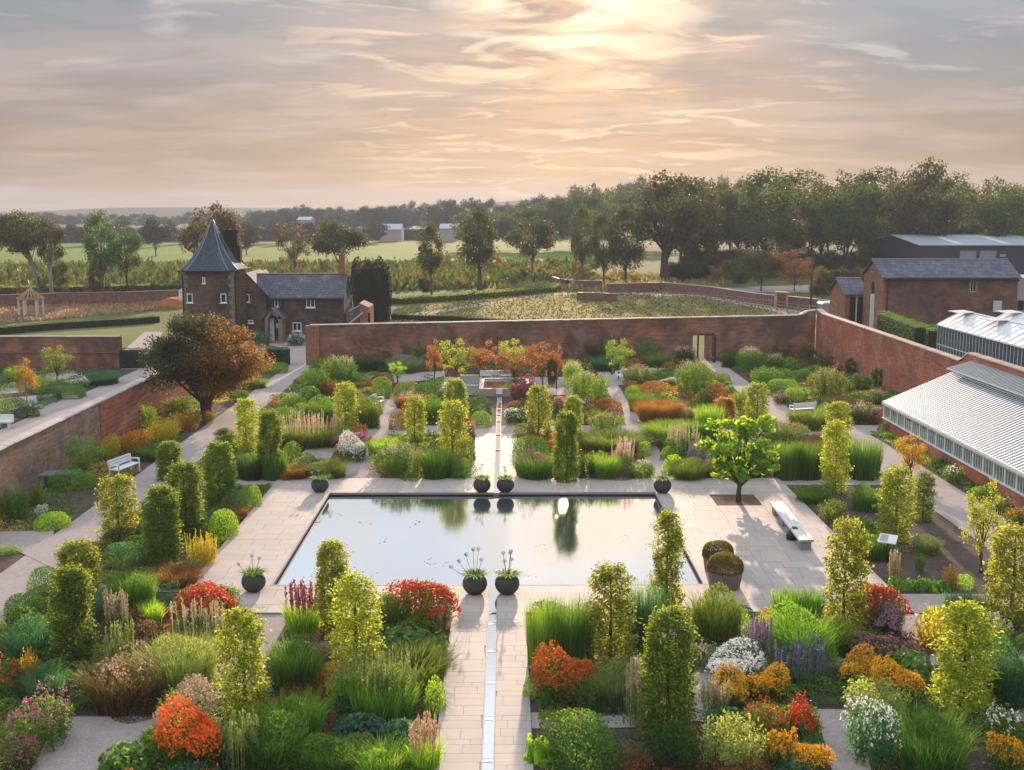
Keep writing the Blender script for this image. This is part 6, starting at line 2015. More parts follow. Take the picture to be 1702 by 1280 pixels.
# ================================================================== perennials, shrubs and grasses
# kind, x, y (foot), w, h, leaf, flower, flower kind, label
PL = [
 # lower left
 ('mound', 67, 992, 58, 50, 'bright', None, None, 'bright green dome between the left path and the yellow-topped column'),
 ('mound', 27, 1032, 66, 44, 'green', None, None, 'low round green dome at the left edge beside the path'),
 ('feather', 38, 1108, 88, 78, 'teal', None, None, 'blue-green feathery bush at the left edge'),
 ('mound', 197, 947, 76, 44, 'teal', None, None, 'blue-green dome in front of the front left dark column'),
 ('feather', 210, 1030, 76, 92, 'green', None, None, 'tall feathery green bush between the speckled column and the red grass'),
 ('feather', 168, 1045, 50, 72, 'blue', None, None, 'bluish bush right behind the speckled column at lower left'),
 ('grass', 246, 1040, 38, 46, 'lime', None, None, 'small yellow-green tuft beside the red flowers at lower left'),
 ('grass', 283, 980, 82, 40, 'russet', None, None, 'russet grass at the edge of the left terrace'),
 ('leafy', 330, 947, 52, 46, 'yellow', 'yellowf', 'spike', 'yellow clump with pale spikes on the left terrace edge'),
 ('leafy', 333, 1052, 118, 76, 'green', 'red', 'heads', 'wide red-flowered clump in the left front bed'),
 ('leafy', 322, 1090, 92, 66, 'green', 'beige', 'spike', 'clump of beige seed spikes in front of the left red flowers'),
 ('leafy', 190, 1068, 52, 60, 'grey', 'beige', 'spike', 'grey-green clump with pale spikes right of the speckled column'),
 ('mound', 236, 1078, 60, 44, 'purple', None, None, 'dark purple-brown mound in the left front bed'),
 ('feather', 280, 1170, 152, 112, 'pale', None, None, 'large pale yellow-green feathery shrub in the left front bed'),
 ('grass', 190, 1192, 120, 96, 'brown', 'buff', 'sparse', 'brown misty grass clump left of the pale shrub'),
 ('mound', 215, 1200, 105, 50, 'purple', None, None, 'purple-brown low mass at the foot of the brown grass'),
 ('feather', 195, 1130, 50, 66, 'olive', 'greenspike', 'spike', 'pale upright green spikes behind the brown grass'),
 ('feather', 62, 1190, 80, 90, 'teal', None, None, 'dark blue-green shrub above the pink asters'),
 ('leafy', 45, 1142, 30, 62, 'amber', None, None, 'narrow yellow spray in front of the blue-green bush'),
 ('mound', 8, 1180, 60, 80, 'dark', 'red', 'sparse', 'dark bush with a few red flowers at the left edge'),
 ('leafy', 48, 1262, 122, 92, 'green', 'magenta', 'sparse', 'pink and violet aster clump at the bottom left'),
 ('leafy', 20, 1290, 80, 60, 'olive', 'magenta', 'sparse', 'lower green clump with a few pink flowers in the bottom left corner'),
 ('leafy', 300, 1230, 128, 80, 'fresh', 'buff', 'heads', 'fading buff-headed clump above the orange flowers'),
 ('leafy', 305, 1298, 130, 98, 'green', 'orangered', 'heads', 'brilliant orange-flowered clump at the bottom left'),
 ('bigleaf', 200, 1296, 92, 58, 'bright', None, None, 'bright leafy clump left of the orange flowers at the bottom'),
 ('mound', 246, 1262, 54, 50, 'green', None, None, 'green mound between the orange and buff clumps and the gravel'),
 ('feather', 432, 1296, 140, 100, 'green', None, None, 'dark green bush right of the orange flowers at the bottom'),
 ('leafy', 394, 1294, 66, 74, 'grey', 'greenspike', 'spike', 'tall thin pale green spikes right of the orange flowers'),
 # left of the rill, front
 ('feather', 484, 1160, 92, 110, 'green', None, None, 'tall dark green feathery bush right of the brilliant yellow column'),
 ('grass', 500, 1055, 56, 62, 'lime', 'dusky', 'spike', 'yellow-green tuft with thin pink spikes at the pool corner'),
 ('mound', 537, 1078, 46, 34, 'purple', None, None, 'dark purple low mound at the foot of the olive column'),
 ('leafy', 538, 1118, 40, 38, 'green', 'magenta', 'heads', 'small magenta-flowered clump left of the golden column'),
 ('mound', 552, 1155, 70, 54, 'amber', None, None, 'amber-leaved mound at the foot of the golden column'),
 ('feather', 645, 1052, 50, 72, 'olive', None, None, 'tall olive bush between golden column and red flowers'),
 ('leafy', 700, 1055, 118, 80, 'green', 'red', 'heads', 'red-flowered clump immediately left of the rill walk'),
 ('bigleaf', 672, 1090, 100, 44, 'bright', None, None, 'low bright green leafy patch below the red flowers by the rill'),
 ('bigleaf', 722, 1088, 50, 36, 'bright', None, None, 'right-hand end of the low bright green patch touching the rill walk'),
 ('leafy', 726, 1052, 50, 38, 'olive', 'beige', 'spike', 'pale seed spikes at the edge of the rill walk'),
 ('grass', 675, 1156, 134, 70, 'olive', None, None, 'wide olive grass mound left of the rill walk'),
 ('mound', 724, 1190, 38, 62, 'lime', None, None, 'yellow-green plant at the edge of the rill walk'),
 ('feather', 486, 1245, 100, 96, 'bright', None, None, 'bright green feathery bush in the bottom left bed'),
 ('leafy', 575, 1192, 76, 76, 'fresh', 'greenspike', 'spike', 'left part of the stand of tall green spikes'),
 ('leafy', 650, 1196, 90, 80, 'green', 'greenspike', 'spike', 'right part of the stand of tall green spikes'),
 ('reed', 620, 1205, 120, 78, 'bright', 'greenspike', 'spike', 'upright green stems in the middle of the spikes'),
 ('bigleaf', 600, 1250, 90, 62, 'teal', None, None, 'blue-green big-leaved clump, left one'),
 ('bigleaf', 665, 1262, 84, 66, 'teal', None, None, 'blue-green big-leaved clump, right one near the rill walk'),
 ('feather', 545, 1305, 110, 74, 'green', None, None, 'green bush at the bottom centre, left part'),
 ('feather', 632, 1308, 110, 72, 'fresh', None, None, 'yellow-green bush at the bottom centre beside the rill walk'),
 ('grass', 705, 1290, 56, 66, 'lime', 'buff', 'spike', 'arching yellow grass leaning over the rill walk at the bottom'),
 # right of the rill, front
 ('reed', 905, 1112, 66, 116, 'fresh', None, None, 'tall upright green grass at the right edge of the rill walk'),
 ('reed', 950, 1112, 70, 122, 'green', None, None, 'tall upright green grass, second from the rill walk'),
 ('leafy', 938, 1186, 114, 88, 'green', 'rust', 'heads', 'rust-orange flowered clump right of the rill walk'),
 ('mound', 880, 1164, 24, 36, 'lime', None, None, 'small yellow-green plant at the foot of the rust-orange clump'),
 ('reed', 1074, 1085, 66, 118, 'teal', None, None, 'tall blue-green upright grass between the two columns by the pool'),
 ('feather', 1195, 1080, 96, 106, 'olive', None, None, 'tall olive and green shrub in front of the right pool corner'),
 ('mound', 1235, 1064, 40, 50, 'lime', None, None, 'bright lime clump against the olive shrub by the terrace'),
 ('feather', 1025, 1192, 80, 88, 'grey', None, None, 'grey-green feathery plant at the foot of the pool column'),
 ('leafy', 985, 1192, 50, 60, 'green', None, None, 'leafy green clump right of the rust-orange flowers'),
 ('mound', 974, 1302, 140, 112, 'green', None, None, 'large round green bush at the bottom right of the rill walk'),
 ('bigleaf', 896, 1276, 42, 58, 'lime', None, None, 'yellow-green broad-leaved plant at the bottom right edge of the rill walk'),
 ('mound', 1055, 1300, 70, 60, 'brown', None, None, 'brown-green low mound at the bottom, left of the large column'),
 ('leafy', 1128, 1298, 96, 92, 'dark', None, None, 'dark upright leafy clump at the foot of the large column'),
 ('leafy', 1068, 1215, 60, 84, 'grey', 'beige', 'spike', 'grey spires left of the large speckled column'),
 ('leafy', 1222, 1300, 118, 102, 'pale', None, None, 'pale green leafy spires at the bottom, left of the golden domes'),
 ('leafy', 1235, 1148, 118, 58, 'green', 'white', 'heads', 'white phlox-like clump behind the golden flowers'),
 ('leafy', 1222, 1180, 92, 50, 'olive', 'gold', 'heads', 'golden-flowered clump, left one of the pair below the white flowers'),
 ('leafy', 1283, 1172, 76, 50, 'olive', 'gold', 'heads', 'golden-flowered clump, right one of the pair below the white flowers'),
 ('leafy', 1193, 1195, 46, 44, 'grey', 'beige', 'spike', 'grey seed spikes in front of the left golden clump'),
 ('leafy', 1264, 1120, 44, 66, 'grey', 'mauve', 'spike', 'mauve spikes beside the orange-topped bush'),
 ('leafy', 1170, 1120, 60, 44, 'green', 'palepink', 'sparse', 'loose clump with a few pale pink flowers left of the white ones'),
 # lower right
 ('reed', 1312, 1022, 50, 44, 'fresh', None, None, 'bright upright grass at the front of the terrace, left tuft'),
 ('reed', 1352, 1022, 48, 42, 'bright', None, None, 'bright upright grass at the front of the terrace, right tuft'),
 ('feather', 1340, 1116, 130, 106, 'bright', None, None, 'big green feathery bush in the right front bed'),
 ('leafy', 1283, 1072, 56, 46, 'olive', 'gold', 'heads', 'yellow-orange flowers on the left shoulder of the big green bush'),
 ('leafy', 1282, 1250, 84, 74, 'olive', 'red', 'sparse', 'bright red-flowered clump at the bottom, left half, above the golden domes'),
 ('leafy', 1338, 1246, 70, 66, 'green', 'red', 'heads', 'bright red-flowered clump at the bottom, right half, leaning to the gravel'),
 ('leafy', 1300, 1282, 60, 56, 'olive', 'gold', 'heads', 'golden dome at the bottom beneath the bright red flowers'),
 ('leafy', 1354, 1298, 80, 54, 'olive', 'gold', 'heads', 'lowest golden dome, at the bottom edge beside the gravel path'),
 ('leafy', 1205, 1112, 46, 34, 'green', 'palepink', 'sparse', 'small pale pink-flowered plant by the gravel behind the large column'),
 ('leafy', 1290, 1152, 50, 40, 'green', 'white', 'sparse', 'white-flowered end of the clump beside the dusky blue bush'),
 ('feather', 1338, 1152, 108, 66, 'blue', 'lavender', 'spike', 'dusky blue-green bush in front of the big green one'),
 ('feather', 1402, 1095, 62, 78, 'olive', None, None, 'yellow-olive bush at the foot of the brown-yellow column'),
 ('leafy', 1470, 1062, 92, 84, 'green', 'red', 'heads', 'red-flowered clump beside the corner of the terrace on the right'),
 ('leafy', 1480, 1068, 70, 62, 'brown', 'mauve', 'heads', 'mauve misty clump in front of the corner red flowers'),
 ('leafy', 1470, 1115, 118, 54, 'green', 'magenta', 'sparse', 'magenta asters right of the big green bush'),
 ('bigleaf', 1520, 1136, 92, 52, 'bright', None, None, 'bright broad-leaved clump above the golden flowers'),
 ('leafy', 1438, 1148, 84, 52, 'olive', 'gold', 'heads', 'golden flower mass at right, left half'),
 ('leafy', 1500, 1175, 90, 60, 'olive', 'gold', 'heads', 'golden flower mass at right, right half'),
 ('leafy', 1470, 1215, 124, 76, 'pale', None, None, 'pale leafy clump in front of the golden mass'),
 ('leafy', 1460, 1285, 100, 112, 'teal', 'white', 'sparse', 'white-flowered clump with blue-green leaves at the bottom right'),
 ('feather', 1570, 1306, 160, 122, 'green', None, None, 'large round green bush at the bottom right'),
 ('leafy', 1685, 1298, 66, 64, 'green', 'gold', 'heads', 'golden flowers in the bottom right corner'),
 ('leafy', 1672, 1240, 70, 60, 'green', 'white', 'sparse', 'white flowers behind the golden ones in the bottom right corner'),
 ('feather', 1682, 1185, 90, 124, 'teal', None, None, 'tall blue-green bush at the right edge'),
 ('leafy', 1560, 1082, 58, 70, 'yellow', None, None, 'yellow-leaved shrub left of the creamy column'),
 ('leafy', 1650, 1090, 92, 70, 'fresh', 'mauve', 'sparse', 'yellow-green shrub with mauve heads behind the creamy column'),
 ('reed', 1598, 1026, 44, 46, 'teal', None, None, 'blue-green upright grass beside the cross path, left tuft'),
 ('reed', 1642, 1030, 48, 44, 'grey', None, None, 'grey-green upright grass beside the cross path, right tuft'),
 ('mound', 1562, 1035, 44, 26, 'fresh', None, None, 'low lime green mound at the corner of the cross path'),
 ('bigleaf', 1492, 978, 26, 24, 'lime', None, None, 'lime leaf rosette, leftmost of the row by the cross path'),
 ('bigleaf', 1514, 985, 26, 26, 'bright', None, None, 'bright leaf rosette, second of the row by the cross path'),
 ('bigleaf', 1536, 984, 28, 28, 'bright', None, None, 'bright leaf rosette in the middle of the row by the cross path'),
 ('bigleaf', 1556, 985, 26, 24, 'lime', None, None, 'lime leaf rosette, fourth of the row by the cross path'),
 ('bigleaf', 1572, 983, 24, 22, 'bright', None, None, 'small leaf rosette at the right end of the row by the cross path'),
 ('leafy', 1583, 980, 26, 40, 'amber', None, None, 'orange-brown tuft right of the leaf rosettes'),
 ('mound', 1606, 982, 34, 26, 'lime', None, None, 'small yellow-green shrub right of the orange tuft'),
 ('leafy', 1488, 972, 20, 40, 'brown', 'beige', 'spike', 'thin beige spikes above the leaf rosettes'),
 ('leafy', 1531, 955, 18, 36, 'green', None, None, 'small upright green shrub near the information panel'),
 ('leafy', 1390, 872, 62, 40, 'olive', None, None, 'olive-green round bush at the edge of the terrace on the right'),
 ('feather', 1360, 840, 62, 30, 'green', None, None, 'loose green plants at the back corner of the right terrace bed'),
 ('feather', 1445, 852, 54, 48, 'green', None, None, 'green shrub between the two front yellow columns on the right'),
 ('bigleaf', 1448, 888, 40, 30, 'bright', None, None, 'bright broad-leaved plant right of the olive bush'),
 ('feather', 1462, 935, 66, 52, 'green', None, None, 'green feathery bush left of the information panel'),
 ('feather', 1550, 924, 54, 32, 'grey', None, None, 'grey-green low plants in the bare soil of the right bed'),
 ('leafy', 1590, 804, 36, 30, 'green', 'white', 'sparse', 'white-flowered plant at the foot of the lean-to glasshouse'),
 ('leafy', 1564, 780, 30, 22, 'dark', None, None, 'dark low plant at the foot of the glasshouse plinth'),
 ('leafy', 1672, 858, 40, 30, 'green', 'magenta', 'sparse', 'pink-flowered plants along the glasshouse plinth near the right edge'),
 ('leafy', 1640, 835, 40, 26, 'green', None, None, 'leafy green plants along the glasshouse plinth'),
 ('leafy', 1700, 880, 44, 34, 'green', 'orange', 'sparse', 'orange-flowered plants at the right edge below the glasshouse'),
 ('mound', 1472, 722, 22, 20, 'dark', None, None, 'small dark bush at the far corner of the lean-to glasshouse'),
 # left border under the wall
 ('mound', 108, 818, 80, 36, 'bright', None, None, 'low bright green plants below the stone table'),
 ('leafy', 15, 868, 56, 60, 'green', None, None, 'green clump at the left edge below the wall'),
 ('leafy', 58, 848, 34, 44, 'olive', None, None, 'small olive shrub in the left border'),
 ('mound', 76, 884, 60, 32, 'lime', None, None, 'yellow-green low plants at the corner of the left path'),
 ('leafy', 64, 866, 22, 24, 'grey', 'white', 'heads', 'small white-topped plant in the left border'),
 ('mound', 4, 924, 26, 16, 'lime', None, None, 'small lime cushion at the left edge across the branch path'),
 ('mound', 23, 920, 16, 13, 'lime', None, None, 'tiny yellow cushion by the branch path'),
 ('leafy', 30, 815, 30, 44, 'green', None, None, 'small green shrub below the wall at the far left'),
 ('leafy', 178, 765, 40, 44, 'yellow', None, None, 'yellow-leaved bush right of the airy green shrub'),
 ('leafy', 215, 758, 60, 42, 'amber', 'orange', 'sparse', 'orange and yellow peony-like bush in the left border'),
 ('leafy', 262, 738, 62, 44, 'yellow', None, None, 'yellow-leaved bush in the left border above the dark column'),
 ('leafy', 300, 720, 54, 38, 'amber', None, None, 'amber-leaved bush between copper tree and dark column'),
 ('leafy', 336, 706, 40, 22, 'olive', 'red', 'sparse', 'low red-tinged plant at the foot of the copper tree'),
 ('leafy', 240, 712, 36, 40, 'fresh', None, None, 'yellow-green climber bush against the left wall'),
 ('leafy', 290, 692, 50, 34, 'olive', None, None, 'olive bush against the left wall behind the amber one'),
 ('grass', 250, 768, 46, 30, 'green', None, None, 'grassy green clump beside the dark soil of the left border'),
 ('leafy', 395, 668, 36, 20, 'green', None, None, 'low green plants right of the copper tree'),
 ('feather', 420, 648, 40, 22, 'olive', None, None, 'low olive planting in the border beyond the copper tree'),
 ('mound', 455, 622, 50, 20, 'bright', None, None, 'low bright plants in front of the clipped hedge block'),
 ('mound', 366, 900, 64, 54, 'lime', None, None, 'lime-green round mound at the edge of the left terrace'),
 ('mound', 411, 848, 48, 44, 'fresh', None, None, 'bright mound beside the back left corner of the terrace'),
 ('grass', 388, 866, 34, 26, 'russet', None, None, 'small russet tuft between the two lime mounds'),
 ('reed', 412, 800, 44, 50, 'dark', None, None, 'left part of the dark clipped grass block at the terrace corner'),
 ('reed', 452, 800, 44, 50, 'green', None, None, 'right part of the dark clipped grass block at the terrace corner'),
 ('feather', 236, 905, 30, 44, 'blue', None, None, 'small blue-green shrub between the loose and front left columns'),
 ('mound', 193, 912, 66, 34, 'dark', None, None, 'dark skirt of shrub at the foot of the loose sunlit column'),
 # back left beds
 ('leafy', 560, 644, 58, 54, 'green', 'cream', 'plume', 'cream plumed clump near the gateway end of the back bed'),
 ('leafy', 520, 662, 56, 52, 'green', None, None, 'green shrub left of the cream plumes'),
 ('leafy', 548, 662, 44, 30, 'russet', None, None, 'russet clump below the cream plumes'),
 ('bigleaf', 512, 670, 44, 32, 'fresh', None, None, 'yellow-green leafy clump by the path to the gateway'),
 ('mound', 484, 682, 54, 24, 'bright', None, None, 'low bright edging plant by the path to the gateway, upper one'),
 ('mound', 470, 706, 54, 30, 'bright', None, None, 'low bright edging plant by the path to the gateway, lower one'),
 ('mound', 450, 735, 40, 30, 'green', None, None, 'low green mound between the gateway path and the yellow column'),
 ('feather', 530, 706, 62, 46, 'green', None, None, 'green bush left of the back left yellow column'),
 ('feather', 606, 714, 54, 58, 'olive', None, None, 'olive-yellow shrub right of the back left yellow column'),
 ('mound', 618, 690, 40, 34, 'green', None, None, 'green mound in front of the bench by the winding path'),
 ('leafy', 592, 735, 40, 34, 'russet', None, None, 'reddish low plant right of the back left yellow column'),
 ('grass', 510, 748, 92, 46, 'olive', 'buff', 'spike', 'wide olive grass tipped russet in the back left bed'),
 ('mound', 482, 766, 32, 32, 'fresh', None, None, 'bright green clump right of the dark column at the terrace corner'),
 ('leafy', 583, 758, 68, 38, 'green', 'magenta', 'heads', 'magenta-flowered clump behind the white daisies'),
 ('leafy', 583, 772, 60, 42, 'green', 'white', 'heads', 'white daisy clump at the back left of the terrace'),
 ('grass', 636, 760, 56, 36, 'lime', None, None, 'yellow-green grass right of the magenta flowers'),
 ('leafy', 657, 800, 98, 64, 'green', 'palepink', 'plume', 'pink-plumed mound at the back edge of the terrace'),
 ('mound', 681, 802, 38, 20, 'bright', None, None, 'small bright mound at the foot of the pink plumes'),
 ('grass', 725, 800, 52, 64, 'green', None, None, 'green fountain grass left of the golden-brown column'),
 ('mound', 766, 800, 52, 38, 'green', None, None, 'dark round bush at the corner of the terrace and far rill walk'),
 ('mound', 778, 768, 30, 44, 'olive', None, None, 'olive mound at the left edge of the far rill walk'),
 ('leafy', 780, 726, 20, 24, 'grey', 'pink', 'heads', 'small pink-flowered plant at the edge of the far rill walk'),
 ('mound', 799, 712, 44, 30, 'fresh', None, None, 'yellow-green mound left of the narrow far rill, nearer one'),
 ('mound', 797, 690, 46, 32, 'dark', None, None, 'dark green mound left of the narrow far rill, farther one'),
 ('grass', 683, 680, 50, 26, 'russet', 'palepink', 'plume', 'pinkish misty grass beside the winding path'),
 ('mound', 661, 716, 36, 34, 'brown', None, None, 'brown rounded clump on the inner side of the winding path'),
 ('feather', 716, 704, 50, 48, 'green', None, None, 'green bush left of the yellow-green column by the rill'),
 ('feather', 735, 672, 44, 26, 'dark', None, None, 'dark low planting behind the yellow-green column'),
 ('mound', 633, 664, 42, 40, 'green', None, None, 'green clump on the far bend of the winding path'),
 ('mound', 672, 662, 42, 28, 'olive', None, None, 'low olive mound left of the stone block seat, first of two'),
 ('mound', 708, 664, 42, 30, 'green', None, None, 'low green mound left of the stone block seat, second of two'),
 ('mound', 587, 636, 30, 20, 'bright', None, None, 'bright small mound right of the cream plumes'),
 ('feather', 612, 620, 56, 40, 'dark', 'dusky', 'sparse', 'dark clump at the foot of the back wall near the gateway'),
 ('feather', 670, 622, 70, 34, 'grey', 'mauve', 'sparse', 'grey-green clump along the back wall left of the golden little tree'),
 ('mound', 686, 616, 34, 28, 'green', None, None, 'green clump right of the golden little tree'),
 ('mound', 640, 640, 30, 22, 'russet', None, None, 'reddish clump left of the golden little tree'),
 ('feather', 532, 800, 90, 38, 'olive', None, None, 'olive-yellow clump behind the back left pot'),
 ('grass', 490, 800, 44, 30, 'russet', None, None, 'russet tuft at the back left corner of the terrace'),
 ('leafy', 472, 802, 26, 18, 'amber', None, None, 'small amber plant at the back left corner of the terrace'),
 ('mound', 528, 620, 36, 26, 'green', None, None, 'green shrub just inside the gateway pier'),
 # back right beds
 ('mound', 872, 732, 40, 30, 'olive', None, None, 'olive round bush at the right edge of the far rill walk'),
 ('mound', 884, 760, 70, 34, 'bright', None, None, 'bright green wide mound at the right edge of the far rill walk'),
 ('grass', 888, 800, 70, 52, 'green', 'dusky', 'sparse', 'green grass clump at the corner of the terrace, right of the far rill'),
 ('leafy', 975, 800, 36, 44, 'dark', None, None, 'dark leafy clump right of the squat column'),
 ('grass', 1005, 800, 46, 52, 'fresh', None, None, 'yellow-green grass at the back of the terrace, right of the squat column'),
 ('leafy', 1037, 788, 40, 44, 'green', 'palepink', 'spike', 'pale pink spikes near the back right pot'),
 ('leafy', 1070, 800, 46, 34, 'bright', 'cream', 'sparse', 'bright green mound beside the back right pot'),
 ('mound', 1035, 802, 50, 18, 'brown', None, None, 'low brown edging clump at the back of the terrace'),
 ('grass', 1022, 756, 106, 40, 'olive', None, None, 'wide olive grass mass left of the right gravel path'),
 ('mound', 1072, 760, 28, 26, 'lime', None, None, 'lime edging mound at the right gravel path'),
 ('leafy', 1010, 724, 68, 38, 'fresh', 'dusky', 'sparse', 'yellow-green clump with red-brown tips'),
 ('mound', 1014, 692, 54, 32, 'russet', None, None, 'russet dome beside the right gravel path'),
 ('leafy', 858, 710, 44, 32, 'dark', 'white', 'sparse', 'white-speckled dark clump right of the narrow far rill'),
 ('mound', 861, 684, 40, 18, 'russet', None, None, 'low russet mound right of the narrow far rill'),
 ('leafy', 870, 670, 48, 36, 'purple', 'dusky', 'heads', 'dusky pink shrub right of the raised pool'),
 ('leafy', 980, 676, 78, 60, 'fresh', 'palepink', 'plume', 'large pale pink plumed shrub right of the orange trees'),
 ('leafy', 952, 644, 40, 44, 'fresh', 'cream', 'plume', 'cream-white flowered shrub behind the pale pink plumes'),
 ('leafy', 930, 688, 28, 26, 'green', 'pink', 'heads', 'pink-flowered clump between the two right columns'),
 ('leafy', 968, 684, 26, 22, 'blue', 'white', 'sparse', 'pale blue-white clump in front of the pink plumes'),
 ('feather', 985, 704, 40, 26, 'green', None, None, 'green clump left of the russet dome'),
 ('leafy', 1062, 640, 54, 34, 'olive', 'pink', 'plume', 'pinkish olive clump right of the far gravel path'),
 ('feather', 1008, 618, 56, 30, 'teal', None, None, 'soft green clump at the foot of the slender lime tree'),
 ('mound', 1052, 660, 28, 20, 'lime', None, None, 'lime mound at the right side of the far gravel path'),
 ('mound', 1086, 660, 40, 28, 'russet', None, None, 'russet mound right of the lime mound'),
 ('grass', 1066, 686, 38, 40, 'green', None, None, 'green grass tuft on the right side of the gravel path'),
 ('grass', 1100, 708, 68, 50, 'russet', None, None, 'orange-russet grass right of the gravel path'),
 ('mound', 1078, 706, 30, 24, 'lime', None, None, 'yellow-green edging in front of the orange-russet grass'),
 ('leafy', 1118, 640, 38, 12, 'pale', 'cream', 'heads', 'low cream flower mat near the door path'),
 ('leafy', 1158, 658, 66, 58, 'green', 'buff', 'plume', 'large buff-plumed shrub in front of the door'),
 ('mound', 1195, 672, 50, 38, 'russet', None, None, 'russet bush left of the door path'),
 ('leafy', 1172, 676, 26, 30, 'green', 'rust', 'sparse', 'small rust-red flowered clump left of the russet bush'),
 ('leafy', 1144, 704, 36, 26, 'olive', 'pink', 'plume', 'pink misty tuft right of the orange-russet grass'),
 ('grass', 1110, 742, 70, 48, 'fresh', None, None, 'yellow-green grass clump right of the gravel path, left one'),
 ('grass', 1152, 736, 56, 44, 'green', None, None, 'green grass clump right of the gravel path, right one'),
 ('reed', 1182, 724, 44, 54, 'fresh', None, None, 'upright yellow-green grass left of the terrace tree'),
 ('leafy', 1140, 762, 60, 42, 'green', 'beige', 'spike', 'beige spikes above the mauve flowers'),
 ('mound', 1115, 768, 32, 26, 'bright', None, None, 'bright edging mound at the gravel path near the back right pot'),
 ('leafy', 1162, 782, 42, 36, 'green', 'mauve', 'heads', 'mauve-flowered clump left of the terrace tree'),
 ('feather', 1150, 802, 86, 42, 'olive', None, None, 'olive-green clump at the back edge of the terrace, left of the tree'),
 ('mound', 1120, 790, 36, 34, 'lime', None, None, 'yellow-green mound at the corner of the right gravel path'),
 ('feather', 1240, 800, 84, 54, 'dark', None, None, 'dark planting directly behind the terrace tree'),
 ('leafy', 1195, 800, 40, 40, 'olive', 'dusky', 'sparse', 'brownish clump behind the left of the terrace tree'),
 ('reed', 1312, 800, 46, 72, 'green', None, None, 'tall dark green grass mass right of the terrace tree, left part'),
 ('reed', 1346, 800, 46, 70, 'green', None, None, 'tall dark green grass mass right of the terrace tree, right part'),
 ('reed', 1440, 800, 58, 76, 'green', None, None, 'tall green grass mass right of the back corner column'),
 ('leafy', 1314, 738, 78, 36, 'fresh', 'dusky', 'sparse', 'yellow-green clump with reddish tips behind the tall grass'),
 ('mound', 1362, 758, 36, 40, 'purple', None, None, 'dark purple clump behind the back corner column'),
 ('feather', 1345, 718, 62, 44, 'olive', None, None, 'green-yellow clump beside the white bench on the right'),
 ('feather', 1380, 712, 40, 40, 'fresh', None, None, 'yellow-green clump behind the hidden yellow column'),
 ('leafy', 1235, 678, 30, 34, 'fresh', None, None, 'yellow-green shrub between the two columns behind the terrace tree'),
 ('leafy', 1280, 645, 60, 36, 'green', None, None, 'green clump right of the door path'),
 ('leafy', 1254, 622, 54, 46, 'green', 'palepink', 'plume', 'pale lilac plumed clump right of the door'),
 ('leafy', 1290, 618, 44, 30, 'green', 'cream', 'plume', 'cream plumed clump right of the lilac one'),
 ('bigleaf', 1318, 620, 30, 28, 'bright', None, None, 'bright green leafy plant near the corner of the walls'),
 ('feather', 1222, 612, 40, 32, 'dark', None, None, 'dark clump just right of the door'),
 ('mound', 1305, 656, 56, 28, 'bright', None, None, 'bright green low mass in the back right bed'),
 ('mound', 1324, 668, 46, 24, 'fresh', None, None, 'lime-yellow mound above the bench on the right'),
 ('leafy', 1300, 674, 30, 20, 'purple', 'mauve', 'sparse', 'small purple clump left of the lime-yellow mound'),
 ('leafy', 1385, 672, 76, 62, 'olive', 'buff', 'plume', 'large buff plumed shrub near the right wall'),
 ('leafy', 1468, 682, 66, 34, 'dark', 'buff', 'plume', 'buff seed heads along the foot of the right wall'),
 ('leafy', 1430, 655, 50, 36, 'dark', None, None, 'dark leafy mass between buff plumes and right wall'),
 ('feather', 1410, 690, 66, 36, 'brown', None, None, 'brown-green low mass below the large buff plumes'),
 ('leafy', 1440, 706, 60, 34, 'dark', 'palepink', 'plume', 'pale pink plumed dark clump left of the glasshouse corner'),
 ('leafy', 1466, 708, 34, 32, 'russet', 'mauve', 'sparse', 'russet clump with lilac heads at the glasshouse corner'),
 ('leafy', 1140, 606, 44, 30, 'dark', 'palepink', 'plume', 'pale plumed clump just left of the door'),
 ('feather', 1095, 612, 44, 30, 'green', None, None, 'green clump along the back wall left of the door'),
 ('mound', 1205, 640, 30, 22, 'olive', None, None, 'olive mound at the bend of the door path'),
 # kitchen garden
 ('mound', 108, 664, 60, 24, 'green', None, None, 'green mound beside the kitchen garden path'),
 ('feather', 160, 642, 64, 26, 'teal', None, None, 'blue-green low planting along the kitchen garden path'),
 ('mound', 60, 655, 50, 28, 'green', None, None, 'green clump at the foot of the yellowing small tree'),
 ('mound', 75, 668, 46, 22, 'dark', None, None, 'dark mound nearest the path in the kitchen garden'),
 ('mound', 14, 690, 50, 30, 'green', None, None, 'green clump at the left edge of the kitchen garden'),
 ('mound', 36, 696, 40, 20, 'dark', None, None, 'dark low clump beside the pale stem'),
 ('leafy', 14, 640, 36, 30, 'fresh', None, None, 'yellow-green plant at the left edge beside the kitchen wall'),
 ('leafy', 5, 622, 36, 14, 'green', None, None, 'green row below the kitchen garden wall'),
 ('feather', 120, 648, 50, 22, 'grey', 'white', 'sparse', 'grey-green clump with white specks in the kitchen garden'),
 ('feather', 185, 606, 30, 22, 'blue', None, None, 'bluish shrub at the end of the kitchen garden wall'),
 ('leafy', 428, 580, 40, 34, 'teal', None, None, 'bluish shrub at the door of the lodge'),
 ('leafy', 490, 576, 36, 22, 'teal', 'white', 'sparse', 'white-speckled shrub under the lodge window'),
 ('leafy', 411, 545, 18, 40, 'fresh', None, None, 'yellow-green climber on the gabled wall of the lodge'),
]
for k, x, y, w, h, lf, fl, fk, lb in PL:
    plant(k, x, y, w, h, lf, fl, fk, lb)

